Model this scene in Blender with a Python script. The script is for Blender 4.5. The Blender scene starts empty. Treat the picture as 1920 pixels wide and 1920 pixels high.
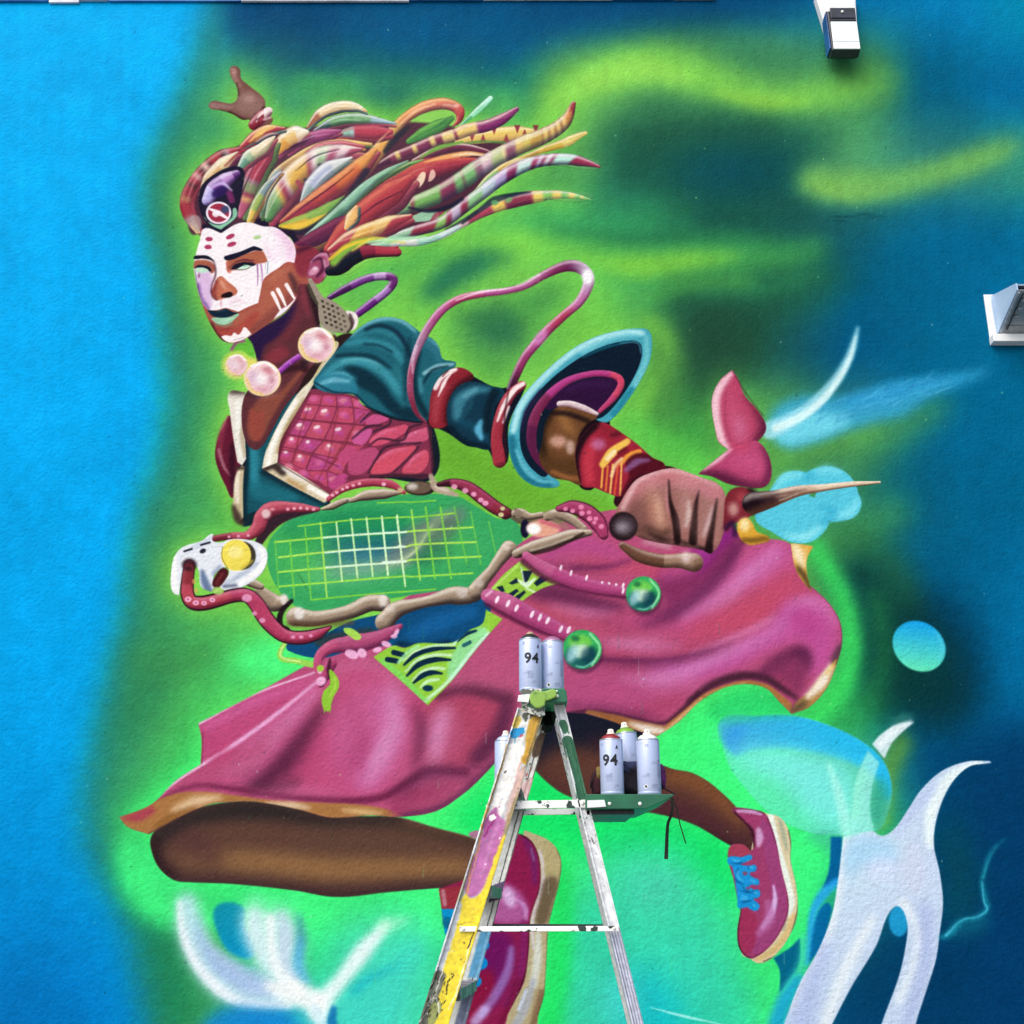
import bpy, bmesh, math, random
import numpy as np
from mathutils import Vector, geometry

SC = bpy.context.scene
COL = SC.collection
# ---------------------------------------------------------------- camera: a phone held at head height, tipped up at the wall
CAM_Y, CAM_Z, PITCH, FPX = -4.7, 1.55, math.radians(20), 2077.0
cam = bpy.data.cameras.new('camera'); cam.sensor_width = 36; cam.lens = 36 * FPX / 1920; cam.clip_start = .05; cam.clip_end = 500
cam_o = bpy.data.objects.new('camera', cam); COL.objects.link(cam_o)
cam_o.location = (0, CAM_Y, CAM_Z); cam_o.rotation_euler = (math.pi / 2 + PITCH, 0, 0)
SC.camera = cam_o
# ---------------------------------------------------------------- daylight: bright hazy sky, very soft sun from the upper left
w = bpy.data.worlds.new('World'); SC.world = w; w.use_nodes = True
nt = w.node_tree; bg = nt.nodes['Background']
sky = nt.nodes.new('ShaderNodeTexSky'); sky.sky_type = 'NISHITA'; sky.sun_disc = False
SUN_EL, SUN_AZ = math.radians(48), math.radians(215)                 # azimuth clockwise from +Y
sky.sun_elevation = SUN_EL; sky.sun_rotation = SUN_AZ; sky.dust_density = 3.0; sky.air_density = 1.0; sky.ozone_density = .6
nt.links.new(sky.outputs[0], bg.inputs[0]); bg.inputs[1].default_value = .09
sun = bpy.data.lights.new('sun', 'SUN'); sun.energy = 1.5; sun.angle = math.radians(60); sun.color = (1, .96, .9)
sun_o = bpy.data.objects.new('sun', sun); COL.objects.link(sun_o)
sd = Vector((math.sin(SUN_AZ) * math.cos(SUN_EL), math.cos(SUN_AZ) * math.cos(SUN_EL), math.sin(SUN_EL)))
sun_o.rotation_euler = sd.to_track_quat('Z', 'Y').to_euler(); sun_o.location = (-4, -8, 9)
vs = SC.view_settings; vs.view_transform = 'Standard'; vs.look = 'None'; vs.gamma = 1; vs.use_curve_mapping = False
vs.exposure = 0.93
PAINT_GAIN = (.80, .80, .80)                                         # reflectance of the brightest wall paint

# ---------------------------------------------------------------- mural paint engine (numpy)
# the mural is sprayed onto a canvas with soft fills, strokes and shaded tubes; plan units = 1/1920 of the mural's width
OX, OY, CW, CH = -200, -60, 2320, 2080
VW = {'p': (0, 0, 1), 'h1': (320, 110, 4.3636), 'h2': (720, 160, 4.3636), 'f': (330, 380, 5.189), 't': (400, 560, 4.0),
      'a': (740, 470, 3.692), 'rl': (300, 860, 4.174), 'rr': (700, 860, 3.4286), 'fi': (1060, 680, 3.0968),
      'sl': (200, 1150, 2.526), 'sr': (1000, 980, 3.0968), 'lr': (1180, 1260, 2.5946), 'll': (260, 1560, 3.2),
      'la': (780, 1480, 4.3636), 'sh': (1300, 1480, 5.333), 'ri': (1300, 560, 2.5946), 'ld': (880, 1150, 4.571),
      'r': (900, 0, 1.0706)}
class CVS: pass
CV = CVS()
CV.hair = None; CV.nu = 0; CV.view = 'p'; CV.clip = None; CV.sc = 1.0; CV.img = None; CV.grain = None
nrng = np.random.RandomState(7)

def SK_(k): return k if k > 3.3 else k ** .62
def view(v): CV.view = v
def hexc(c):
    if isinstance(c, str):
        return np.array([int(c[i:i+2], 16) / 255 for i in (0, 2, 4)], np.float32)
    return np.array(c, np.float32) / 255
def pts_of(s):
    """'x,y x,y! v: x,y' -> points in plan units and corner flags"""
    v = CV.view; P = []; K = []
    for tok in s.split():
        if tok.endswith(':'): v = tok[:-1]; continue
        k = tok.endswith('!'); tok = tok.rstrip('!')
        x, y = tok.split(','); ox, oy, s_ = VW[v]
        P.append((ox + float(x) / s_, oy + float(y) / s_)); K.append(k)
    return np.array(P, np.float64), K
def spline(s, closed, n=9):
    P, K = pts_of(s) if isinstance(s, str) else s
    N = len(P)
    if N < 3 and not closed:
        t = np.linspace(0, 1, n * 2)[:, None]
        return P[0] * (1 - t) + P[-1] * t
    out = []
    def tan(i):
        a, b = (P[(i-1) % N], P[(i+1) % N]) if closed else (P[max(i-1, 0)], P[min(i+1, N-1)])
        d = b - a; l = np.hypot(*d)
        return d / l if l > 1e-9 else d
    for i in range(N if closed else N - 1):
        p0, p1 = P[i], P[(i+1) % N]; L = np.hypot(*(p1 - p0))
        ch = (p1 - p0)
        m0 = ch if K[i] else tan(i) * L
        m1 = ch if K[(i+1) % N] else tan((i+1) % N) * L
        m = max(3, min(n, int(L / 3)))
        t = np.linspace(0, 1, m, endpoint=False)[:, None]
        out.append((2*t**3-3*t**2+1)*p0 + (t**3-2*t**2+t)*m0 + (-2*t**3+3*t**2)*p1 + (t**3-t**2)*m1)
    if not closed: out.append(P[-1:])
    return np.concatenate(out)
def raster(poly, pad):
    q = (poly - (OX, OY)) * CV.sc
    H, W = CV.img.shape[:2]
    x0 = max(int(q[:, 0].min() - pad) - 1, 0); x1 = min(int(q[:, 0].max() + pad) + 3, W)
    y0 = max(int(q[:, 1].min() - pad) - 1, 0); y1 = min(int(q[:, 1].max() + pad) + 3, H)
    if x1 - x0 < 2 or y1 - y0 < 2: return None
    q = q - (x0, y0); w, h = x1 - x0, y1 - y0
    a = q; b = np.roll(q, -1, 0); ss = 4
    lo = np.ceil(np.minimum(a[:, 1], b[:, 1]) * ss - .5).astype(int); hi = np.ceil(np.maximum(a[:, 1], b[:, 1]) * ss - .5).astype(int)
    lo = np.clip(lo, 0, h * ss); hi = np.clip(hi, 0, h * ss)
    cnt = hi - lo; idx = np.repeat(np.arange(len(a)), cnt)
    acc = np.zeros((h, w + 2), np.float32)
    if len(idx):
        k = lo[idx] + np.arange(len(idx)) - np.repeat(np.cumsum(cnt) - cnt, cnt)
        yy = (k + .5) / ss; dy = (b - a)[idx, 1]
        xx = a[idx, 0] + (yy - a[idx, 1]) / dy * (b - a)[idx, 0]
        sg = np.sign(dy).astype(np.float32) / ss
        xx = np.clip(xx, 0, w); xi = xx.astype(int); fr = (xx - xi).astype(np.float32)
        np.add.at(acc, (k // ss, xi), sg * (1 - fr)); np.add.at(acc, (k // ss, xi + 1), sg * fr)
    m = np.clip(np.abs(np.cumsum(acc, 1)[:, :w]), 0, 1)
    return x0, y0, m
def box1(m, r, ax):
    if r < 1: return m
    p = [(0, 0), (0, 0)]; p[ax] = (r + 1, r)
    c = np.cumsum(np.pad(m, p), ax, dtype=np.float32)
    n = m.shape[ax]
    return ((c[2*r+1:2*r+1+n] - c[:n]) if ax == 0 else (c[:, 2*r+1:2*r+1+n] - c[:, :n])) / (2*r + 1)
def gblur(m, s):
    if s < .35: return m
    if s > 4:
        r = max(1, int(round(s * .98)))
        for _ in range(3): m = box1(box1(m, r, 0), r, 1)
        return m
    R = max(1, int(3 * s)); k = np.exp(-.5 * (np.arange(-R, R + 1) / s) ** 2); k /= k.sum()
    h, w = m.shape; p = np.pad(m, R); t = np.zeros((h + 2*R, w), np.float32)
    for i, kk in enumerate(k): t += kk * p[:, i:i + w]
    o = np.zeros((h, w), np.float32)
    for i, kk in enumerate(k): o += kk * t[i:i + h]
    return o
def lay(x0, y0, m, col):
    h, w = m.shape
    sl = (slice(y0, y0 + h), slice(x0, x0 + w))
    if CV.clip is not None: m = m * CV.clip[sl]
    d = CV.img[sl]
    d += (col - d) * m[..., None]
def grid_xy(x0, y0, h, w):
    return (np.arange(w) + .5 + x0)[None] / CV.sc + OX, (np.arange(h) + .5 + y0)[:, None] / CV.sc + OY
def fill(s, col, soft=.5, a=1.0, col2=None, g=None, poly=None, gr=.10):
    q = spline(s, True) if poly is None else poly
    soft = max(soft / SK_(VW[CV.view][2]), .45)
    sg = soft * CV.sc
    r = raster(q, sg * 3.2)
    if r is None: return
    x0, y0, m = r
    m = gblur(m, sg)
    if soft > 3 and CV.grain is not None:
        gn = CV.grain[y0:y0+m.shape[0], x0:x0+m.shape[1]]
        m = np.clip(m + gn * gr * 4 * m * (1 - m), 0, 1)
    c = hexc(col)
    if col2 is not None:
        (gx0, gy0), (gx1, gy1) = pts_of(g)[0]
        X, Y = grid_xy(x0, y0, *m.shape)
        t = ((X - gx0) * (gx1 - gx0) + (Y - gy0) * (gy1 - gy0)) / ((gx1-gx0)**2 + (gy1-gy0)**2)
        t = np.clip(t, 0, 1)[..., None].astype(np.float32)
        c = c * (1 - t) + hexc(col2) * t
    lay(x0, y0, m * a, c)
def width_at(w, n):
    if isinstance(w, (int, float)): return np.full(n, float(w))
    return np.interp(np.linspace(0, 1, n), np.linspace(0, 1, len(w)), w)
def stroke_poly(s, w):
    """outline of a stroke whose full width is w in view units"""
    q = spline(s, False)
    k = VW[CV.view][2]
    d = np.gradient(q, axis=0); d /= np.maximum(np.hypot(d[:, 0], d[:, 1]), 1e-9)[:, None]
    nn = np.stack([-d[:, 1], d[:, 0]], 1); hw = (width_at(w, len(q)) / k / 2)[:, None]
    def cap(c, n0, r, sgn):
        th = np.linspace(0, np.pi, 7)[1:-1]
        t0 = np.array([-n0[1], n0[0]]) * sgn
        return np.array([c + r * (np.cos(t) * n0 + np.sin(t) * t0) for t in th]) if r > .3 else np.zeros((0, 2))
    e = cap(q[-1], nn[-1], hw[-1, 0], -1); b = cap(q[0], -nn[0], hw[0, 0], -1)
    return np.concatenate([q + nn * hw, e, (q - nn * hw)[::-1], b])
REG = []
def reg(name, parent, s=None, poly=None):
    """remember the outline of a painted motif, to be laid on the wall as its own coat"""
    REG.append((name, parent, spline(s, True) if poly is None else poly))
def line(s, w, col, soft=.5, a=1.0, gr=.10):
    fill(None, col, soft, a, poly=stroke_poly(s, w), gr=gr)
def ell(x, y, rx, ry, col, soft=.5, a=1.0, rot=0, col2=None, g=None):
    ox, oy, k = VW[CV.view]; t = np.linspace(0, 2*np.pi, 48, endpoint=False); r = math.radians(rot)
    ex, ey = rx * np.cos(t), ry * np.sin(t)
    q = np.stack([ox + (x + ex*math.cos(r) - ey*math.sin(r)) / k, oy + (y + ex*math.sin(r) + ey*math.cos(r)) / k], 1)
    fill(None, col, soft, a, col2, g, poly=q)
def clip(s=None, soft=.6, poly=None):
    if s is None and poly is None: CV.clip = None; return
    q = spline(s, True) if poly is None else poly
    soft = max(soft / SK_(VW[CV.view][2]), .45)
    x0, y0, m = raster(q, soft * 4)
    c = np.zeros(CV.img.shape[:2], np.float32)
    c[y0:y0+m.shape[0], x0:x0+m.shape[1]] = gblur(m, soft * CV.sc)
    CV.clip = c
def sm(x, a, b):
    t = np.clip((x - a) / (b - a), 0, 1); return t * t * (3 - 2 * t)
def tube(s, w, bands, hi='fff4e0', lo='1a1020', ha=.55, la=.75, light=(-.35, -.94), slant=0., soft=.8, a=1.0, edge=None, blend=.012, hp=.45):
    """a rounded tentacle, lock or bone; bands = [(t, colour), ...] along its length; w = full width in view units"""
    if CV.hair and len(CV.hair) > 3 and not isinstance(w, (int, float)):   # a darker lock shows beneath each one
        hv, CV.hair = CV.hair, CV.hair[:3]; P, K = pts_of(s); n_ = P[-1] - P[0]; n_ = np.array([-n_[1], n_[0]]) / max(np.hypot(*n_), 1e-6)
        n_ = n_ if n_[1] > 0 else -n_; off = np.mean(w) / VW[CV.view][2] * .42
        c_ = hv[3][CV.nu % len(hv[3])]; CV.nu += 1; keep, CV.view = CV.view, CV.view
        ox_, oy_, k_ = VW[CV.view]; s2 = ' '.join('%.1f,%.1f' % ((p[0] + n_[0]*off - ox_) * k_, (p[1] + n_[1]*off - oy_) * k_) for p in P)
        tube(s2, w, c_, hi='c88870', lo='140a1e', ha=.45, la=.8); CV.hair = hv
    if CV.hair: ha = min(.95, ha + .3); la *= .72
    if CV.hair:                                                      # locks taper at both ends and carry dark edges
        w = [w * .5, w, w * .4] if isinstance(w, (int, float)) else [w[0] * CV.hair[0]] + [x * 1.1 for x in w[1:-1]] + [w[-1] * CV.hair[1]]
        blend = max(blend, CV.hair[2]); edge = edge or '190e26'
    q = spline(s, False, 14); k = VW[CV.view][2]
    L = np.concatenate([[0], np.cumsum(np.hypot(*np.diff(q, axis=0).T))])
    n_ = max(8, int(L[-1] / 1.6)); u = np.linspace(0, L[-1], n_)
    tq = np.interp(u, L, np.linspace(0, 1, len(q)))                  # widths follow the control points
    q = np.stack([np.interp(u, L, q[:, 0]), np.interp(u, L, q[:, 1])], 1)
    hw = np.interp(tq, np.linspace(0, 1, 1 if isinstance(w, (int, float)) else len(w)), [w] if isinstance(w, (int, float)) else w) / k / 2
    L = np.concatenate([[0], np.cumsum(np.hypot(*np.diff(q, axis=0).T))]); tot = L[-1]; L /= tot
    d = np.gradient(q, axis=0); d /= np.maximum(np.hypot(d[:, 0], d[:, 1]), 1e-9)[:, None]
    R = hw.max() + 3
    H, W = CV.img.shape[:2]
    x0 = max(int((q[:, 0].min() - R - OX) * CV.sc), 0); x1 = min(int((q[:, 0].max() + R - OX) * CV.sc) + 2, W)
    y0 = max(int((q[:, 1].min() - R - OY) * CV.sc), 0); y1 = min(int((q[:, 1].max() + R - OY) * CV.sc) + 2, H)
    if x1 - x0 < 2 or y1 - y0 < 2: return
    X, Y = grid_xy(x0, y0, y1 - y0, x1 - x0)
    X = X.astype(np.float32); Y = Y.astype(np.float32)
    best = np.full((y1-y0, x1-x0), 1e9, np.float32); bi = np.zeros(best.shape, np.int32)
    for i in range(len(q)):
        dd = ((X - q[i, 0]) ** 2 + (Y - q[i, 1]) ** 2) / max(hw[i], .5) ** 2
        u = dd < best
        best[u] = dd[u]; bi[u] = i
    dx = X - q[bi, 0]; dy = Y - q[bi, 1]
    al0 = dx * d[bi, 0] + dy * d[bi, 1]; al = np.clip(al0, -1.2, 1.2); al[(bi == 0) | (bi == len(q) - 1)] = 0
    dx = dx - al * d[bi, 0]; dy = dy - al * d[bi, 1]                 # keep only the part across the tube
    D = np.hypot(dx, dy) / np.maximum(hw[bi], .5)
    ln = np.maximum(np.hypot(dx, dy), 1e-4)
    side = np.sign(dx * -d[bi, 1] + dy * d[bi, 0])
    lam = (dx * light[0] + dy * light[1]) / ln * np.clip(D, 0, 1)
    tt = L[bi] + np.clip(al0, -2, 2) / tot + slant * side * D
    if isinstance(bands, str): bands = [(0, bands)]
    col = np.broadcast_to(hexc(bands[0][1]), best.shape + (3,)).copy()
    for t0, c in bands[1:]:
        m = sm(tt, t0 - blend, t0 + blend)[..., None].astype(np.float32)
        col += (hexc(c) - col) * m
    mh = sm(lam, .05, hp + .25) * (1 - sm(D, .75, 1.0) * .6) * ha
    ml = sm(-lam, .0, .85) * la
    col += (hexc(lo) - col) * ml[..., None]
    col += (hexc(hi) - col) * mh[..., None]
    if edge is not None: col += (hexc(edge) - col) * (sm(D, .72, .98) * (.22 if CV.hair else .8))[..., None]
    px = np.maximum(hw[bi], .5)
    m = np.clip((1 - D) * px / soft + .5, 0, 1) * a
    lay(x0, y0, m.astype(np.float32), col)
def dots(s, n, r, col, soft=.6, a=.9, t0=0., t1=1., jit=0):
    q = spline(s, False, 12); k = VW[CV.view][2]
    for t in np.linspace(t0, t1, n):
        p = q[int(t * (len(q) - 1))]
        ox, oy, kk = VW[CV.view]
        rr = r * (1 + jit * (nrng.rand() - .5))
        ell((p[0] - ox) * kk, (p[1] - oy) * kk, rr, rr * .85, col, soft, a)
def bone(s, w, hl='f0e4d4', c='a08c78', lo='2e2222'):
    tube(s, w, c, hi=hl, lo=lo, ha=.8, la=.9)
def new_canvas(sc, img=None):
    CV.sc = sc
    CV.img = np.zeros((int(CH * sc), int(CW * sc), 3), np.float32) if img is None else img
    g = nrng.rand(*CV.img.shape[:2]).astype(np.float32) - .5
    CV.grain = (g + gblur(g, 1.2) * 3.0) * .9
    CV.clip = None
def upsample(im, H, W):
    h, w = im.shape[:2]
    y = np.clip((np.arange(H) + .5) * h / H - .5, 0, h - 1.001); x = np.clip((np.arange(W) + .5) * w / W - .5, 0, w - 1.001)
    yi = y.astype(int); xi = x.astype(int); fy = (y - yi)[:, None, None].astype(np.float32); fx = (x - xi)[None, :, None].astype(np.float32)
    r = im[yi] * (1 - fy) + im[yi + 1] * fy
    return r[:, xi] * (1 - fx) + r[:, xi + 1] * fx
def noise(h, w, cell, seed):
    r = np.random.RandomState(seed); gh, gw = int(h / cell) + 3, int(w / cell) + 3
    n = upsample(r.rand(gh, gw, 1).astype(np.float32), int(gh * cell), int(gw * cell))[:h, :w, 0]
    return gblur(n, cell * .35) - .5
# ---------------------------------------------------------------- the mural's picture
BG = '''00aeff 00aeff 1090c8 004878 00426e 005690 005f9c 005a90 004a74 005c8c 0070a6 007db4 0090bc
00b0ff 00acff 1e9098 3c9c74 186474 0a5a74 20806e 7cc860 86d45e 62b064 4a9c62 006084 0070a4
00b0fc 00a6f2 2ea684 50b868 58b460 5cbc5a 4aae60 2a8464 12606a 126a76 4ea06a 2e8078 30907a
00a6f0 0096d8 28a87e 5cc460 60c060 66c054 7ad452 56bc58 38985a 28845a 005a74 005f8c 00709c
00a2ec 0a96d0 2cac74 74cc60 74d054 7ad652 52a454 74cc4a 34804e 145a64 005a84 00608a 006ca0
009ce4 0a94c4 34b46a 84d85a 70c848 6cc044 68b440 5cae4c 3c9844 4c9a56 2e7a7a 006290 0070a4
0096e2 1090b8 3cb464 6cd450 70c848 6cb83c 6cb83c 66b83c 58b04a 4aa050 36885a 005e88 006ea2
0096e2 1a8ca4 3cb860 60cc56 64cc50 64c850 60c060 5cc060 50c060 48b05a 2a744c 005e88 0070a4
0096e6 149698 40be5c 48cc66 46e070 40e070 3ce070 3ce070 40e46c 3ce070 2eae58 005a84 006a9c
008ee2 1e9884 3cc060 40d86a 3ce070 38e878 34ec70 3cf074 44f47e 4af088 3ab48a 00527e 004c7e
0074d6 288c70 38c464 3ce876 3cec7a 34e874 26e070 36ea7c 3cec7e 34f07c 38e888 00406e 003e70
0066ce 00829a 24a070 34d878 38e890 34e48c 24d87a 34dca4 38dcc4 3cf47e 10707c 00426e 00346e
005cc0 006cb0 14826c 1482be 44dccc 3ce09c 38e070 34d8bc 1ad0c4 3cee86 0a6c90 00406a 00326c'''
def paint_background():
    rows = [[hexc(c) for c in r.split()] for r in BG.split('\n')]
    G = np.array(rows, np.float32)                                   # 13 x 13 swatches
    new_canvas(.25)
    H, W = CV.img.shape[:2]
    nx = noise(H, W, 26, 1) * 1.0; ny = noise(H, W, 26, 2) * 1.0
    X = (np.arange(W)[None] + .5) / .25 + OX + nx * 70; Y = (np.arange(H)[:, None] + .5) / .25 + OY + ny * 70
    u = np.clip(X / 160, 0, 11.999); v = np.clip(Y / 160, 0, 11.999)
    ui = u.astype(int); vi = v.astype(int)
    fu = (u - ui); fv = (v - vi); fu = (fu*fu*(3-2*fu))[..., None].astype(np.float32); fv = (fv*fv*(3-2*fv))[..., None].astype(np.float32)
    CV.img = (G[vi, ui] * (1-fu) + G[vi, ui+1] * fu) * (1-fv) + (G[vi+1, ui] * (1-fu) + G[vi+1, ui+1] * fu) * fv
    view('p')
    # dark band along the top and the pale green clouds right of the head
    fill('480,-60! 1500,-60! 1480,30 1300,50 1100,70 960,110 820,150 700,140 560,100 450,60', '004a78', 28, .85)
    fill('640,20 900,10 1000,50 940,110 820,140 700,120', '005a88', 26, .8)
    line('500,90 640,120 800,165 900,170', 55, '165a6a', 26, .6)
    line('380,40 350,180 330,320', 46, '4aa878', 22, .5)
    line('560,170 700,150 880,165 980,200', 40, '50b860', 16, .6)
    view('r')
    fill('100,300 120,180 220,90 420,60 560,80 700,130 830,130 840,200 700,240 560,260 420,240 320,260 240,340 150,380', '327c58', 26, .9)
    fill('140,250 160,180 240,130 350,95 450,110 560,150 680,150 800,130 820,190 720,225 600,235 480,215 380,190 300,210 230,270 170,300', '62b45c', 20, .9)
    line('130,260 160,195 230,155 330,130 410,145 490,175 580,200 670,195 760,178 805,158', [60, 80, 70, 70, 74, 60, 50, 44, 30, 10], '84d655', 17, .92)
    line('150,215 220,165 330,140 420,160', [30, 50, 50, 20], '98e25c', 12, .75); line('470,185 560,205 660,205', [10, 30, 10], '9ce450', 9, .8)
    fill('240,330 330,230 450,225 600,255 680,250 700,330 640,420 700,500 560,480 420,470 300,430', '1c5c48', 30, .9)
    fill('390,330 450,290 560,290 640,320 620,370 520,400 420,385', '064c5c', 36, .9); line('300,290 380,270 480,262 600,270', 34, '1e5440', 20, .75)
    fill('560,420 700,420 780,400 840,440 760,520 640,500', '1a5c60', 26, .8); line('420,430 560,440 660,420', 40, '165448', 20, .85)
    fill('640,345 700,325 800,345 920,320 1040,275 1100,280 1060,320 940,375 820,410 720,405 660,390', '4c9468', 18, .9)
    line('665,365 740,372 830,370 930,345 1030,310 1075,295', [50, 60, 56, 44, 34, 8], '7cc25c', 14, .9); line('680,380 760,390 850,375', [16, 30, 10], '8ccc5c', 10, .7)
    line('0,430 120,440 240,430 400,440', 40, '3cb060', 20, .6)
    line('150,462 300,478 460,475 640,492', [10, 24, 24, 10], '22704c', 9, .75); line('-40,500 100,490 230,500', 36, '7cd44c', 16, .7)
    fill('200,500 320,500 480,490 620,495 700,490 640,540 500,560 380,560 260,545', '48ac54', 18, .85); line('180,515 320,535 420,525 520,515', [10, 50, 40, 10], '84d648', 12, .85)
    fill('380,580 480,560 640,540 740,535 760,560 640,610 600,700 520,740 440,700 380,640', '1c5440', 26, .9); line('440,590 560,580 700,545', [20, 40, 10], '2c8456', 14, .7)
    line('330,600 420,570 540,565', 26, '5cb84c', 14, .6)
    fill('400,640 520,620 560,720 500,790 420,800 380,720', '1f4a38', 26, .88)
    line('330,640 365,690 355,760 320,830', [20, 40, 40, 30], '8cd848', 13, .75)
    fill('600,880 720,860 840,820 920,800 900,880 800,960 700,930', '4a9a4c', 24, .7); line('600,910 700,890 800,860', 30, '78c048', 16, .6)
    fill('780,960 900,900 960,1020 900,1092 800,1092', '145c54', 30, .6)
    view('p')
    line('860,420 1000,390 1110,410 1220,400', 40, '3cb468', 16, .6)
    line('800,545 860,500 900,490', 46, '1e7458', 16, .75)
    line('740,600 760,540 880,470 960,470', 40, '7ed850', 18, .6)
    line('1240,610 1260,680 1250,780', 36, '7cc850', 16, .5)
    # teal and navy right-hand side
    fill('1600,430 1920,400 2120,420! 2120,1000! 1920,1000 1760,900 1700,740 1680,560', '00668e', 50, .8)
    fill('1690,860 1790,820 1900,900 1880,1100 1720,1120 1640,1010', '006088', 44, .7)
    fill('1560,1080 1640,1060 1720,1130 1800,1250 1790,1340 1660,1340 1600,1260 1600,1160', '04485a', 34, .85)
    fill('1660,1140 1800,1130 1850,1280 1780,1360 1690,1330', '003452', 30, .8)
    line('1540,1040 1620,990 1680,960', 60, '4aa050', 22, .6)
    line('1470,880 1560,840 1680,800 1760,760', 40, '4c9c54', 20, .7)
    fill('1780,1400 2120,1350! 2120,2020! 1500,2020! 1560,1800 1700,1700 1780,1560', '003c68', 40, .85)
    line('1660,1300 1560,1380 1620,1500', 50, '2a9e4a', 22, .6)
    line('1690,1390 1660,1460 1650,1540', 40, '62a03e', 12, .8)
    line('1780,1560 1800,1640 1800,1720', 50, '064c50', 26, .8)
    # the bright blue field on the left meets a dark teal edge, then green
    EDGE = [(375, -60), (372, 60), (340, 160), (290, 270), (268, 340), (276, 430), (294, 520), (308, 640), (316, 760), (300, 860), (262, 960), (240, 1060), (232, 1140), (205, 1240), (176, 1355), (155, 1450), (150, 1530), (166, 1620), (205, 1690), (232, 1750), (246, 1840), (255, 2020)]
    es = lambda d, k=0: ' '.join('%d,%d' % (x + d, y) for x, y in EDGE[k:])
    line(es(110, 4), [60] + [170] * 17, '46a858', 30, .75); line(es(60, 2), [40, 80] + [110] * 17, '369460', 24, .8); line(es(22), [20, 30, 40] + [54] * 17, '247c6a', 18, .72)
    line('300,1180 280,1290 215,1380 200,1460', [30, 70, 60, 30], '2c8454', 22, .7); line('215,1640 290,1760 330,1900', [60, 80, 90], '1e8450', 22, .85)
    fill(es(-6) + ' -260,2020! -260,-60!', '00b4fc', 24, 1, '00a4ec', '0,100 0,1300'); 
    fill('-260,1200! 150,1330 120,1500 180,1680 225,1760 240,2020! -260,2020!', '009ae0', 60, .8, '007ac4', '0,1350 0,1900')
    fill('-260,1780! 150,1800 220,2020! -260,2020!', '006ab4', 60, .6)
    # dark green smoke right of the skirt
    fill('1570,1060 1640,1040 1720,1130 1790,1240 1770,1330 1660,1330 1600,1250 1610,1140', '083c38', 30, .92); line('1600,1010 1660,1040 1700,1120', 46, '2a6c40', 20, .6)
    # lime halo hugging the figure
    if REG:
        H, W = CV.img.shape[:2]; sil = np.zeros((H, W), np.float32)
        for nm, par, poly in REG:
            if nm in ('painted_splash', 'painted_dome', 'painted_antler', 'painted_egg', 'painted_blossom'): continue
            r = raster(poly, 0)
            if r is not None: x0, y0, q = r; s_ = sil[y0:y0+q.shape[0], x0:x0+q.shape[1]]; np.maximum(s_, q, out=s_)
        yy = ((np.arange(H) + .5) / .25 + OY)[:, None, None]
        t = np.clip((yy - 1150) / 300, 0, 1).astype(np.float32)
        for sg, amp, ca, cb in ((10, .6, '58b84c', '2ee066'), (4.6, .85, '86d850', '48ff7c')):
            g = np.clip(gblur(sil, sg) * amp * 1.6, 0, .9)
            xw = np.clip((1500 - ((np.arange(W) + .5) / .25 + OX)) / 500, .35, 1)[None]
            lay(0, 0, (g * xw).astype(np.float32), hexc(ca) * (1 - t) + hexc(cb) * t)
    line('812,548 850,515 900,490 960,480', [30, 50, 40, 16], '1c6a54', 14, .8); ell(930, 618, 58, 38, '28684a', 22, .95); line('860,600 950,590 1040,550', 34, '2c7848', 18, .65); line('900,660 940,700', 40, '4ea04a', 16, .5)
    line('1010,420 1100,440 1200,430', 34, '2c9058', 16, .6); line('1120,400 1180,380 1260,390', 50, '24785c', 22, .6); line('640,110 760,130 900,120', 50, '1c7470', 22, .6); line('560,150 660,170', 30, '48b45c', 14, .5)
    line('960,560 1000,600 1010,650', 26, '5cb84a', 12, .5); line('1220,640 1260,720 1240,800', 50, '3a7c40', 20, .65)
    line('820,840 960,930 1130,960', [30, 60, 30], '58962c', 14, .7); line('700,510 760,500 820,470', 30, '44b058', 14, .5)
    line('240,1230 320,1240 400,1230', [30, 60, 30], '3a8c4c', 20, .55); line('1240,1590 1300,1640', 20, '30e070', 12, .4)
    fill('500,1190 560,1220 600,1250 540,1280 470,1270 430,1250', '4cff84', 16, .9)
    line('1530,1030 1575,1110 1596,1200 1578,1290 1500,1370', 34, '3ce464', 13, .95); line('1640,1120 1660,1220 1630,1320', 30, '2a8c48', 16, .6)
    fill('780,760 960,860 1150,940 1180,980 1100,1000 950,960 830,910', '6cb634', 12, .9)
    line('1180,800 1280,850 1330,900', 50, '62d850', 18, .7)
    for s in ('1552,408 1580,405 1612,408', '1618,409 1660,407', '1560,414 1590,416', '1600,402 1640,404'): line(s, [1, 3, 1], '06303c', 1, .7)
    line('1700,1180 1780,1300 1760,1360', [40, 90, 40], '06343c', 26, .6)
    # the bright green under the figure
    fill('330,1560 240,1620 260,1690 420,1720 620,1740 820,1740 860,1640 980,1560 1200,1600 1400,1640 1520,1800 1500,1900 1400,1830 1280,1760 1150,1700 1020,1640', '3af482', 26, .6)
    fill('240,1560 320,1680 560,1690 760,1690 830,1660 830,1760 560,1740 330,1740 240,1690', '44ff86', 16, .8)
    fill('860,1530 960,1450 1020,1420 1060,1480 1200,1520 1280,1540 1370,1580 1380,1690 1250,1620 1080,1600 980,1570 880,1560', '12e468', 16, .9)
    fill('1230,1400 1340,1310 1420,1300 1470,1350 1440,1500 1420,1530 1300,1450', '3cff80', 20, .9)
    fill('1130,1600 1250,1590 1340,1680 1380,1800 1440,2010! 1060,2010! 1070,1850 1100,1700', '38d8b0', 34, .8)
    fill('1180,1820 1260,1850 1300,2010! 1180,2010!', '10c4d4', 24, .8)
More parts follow.
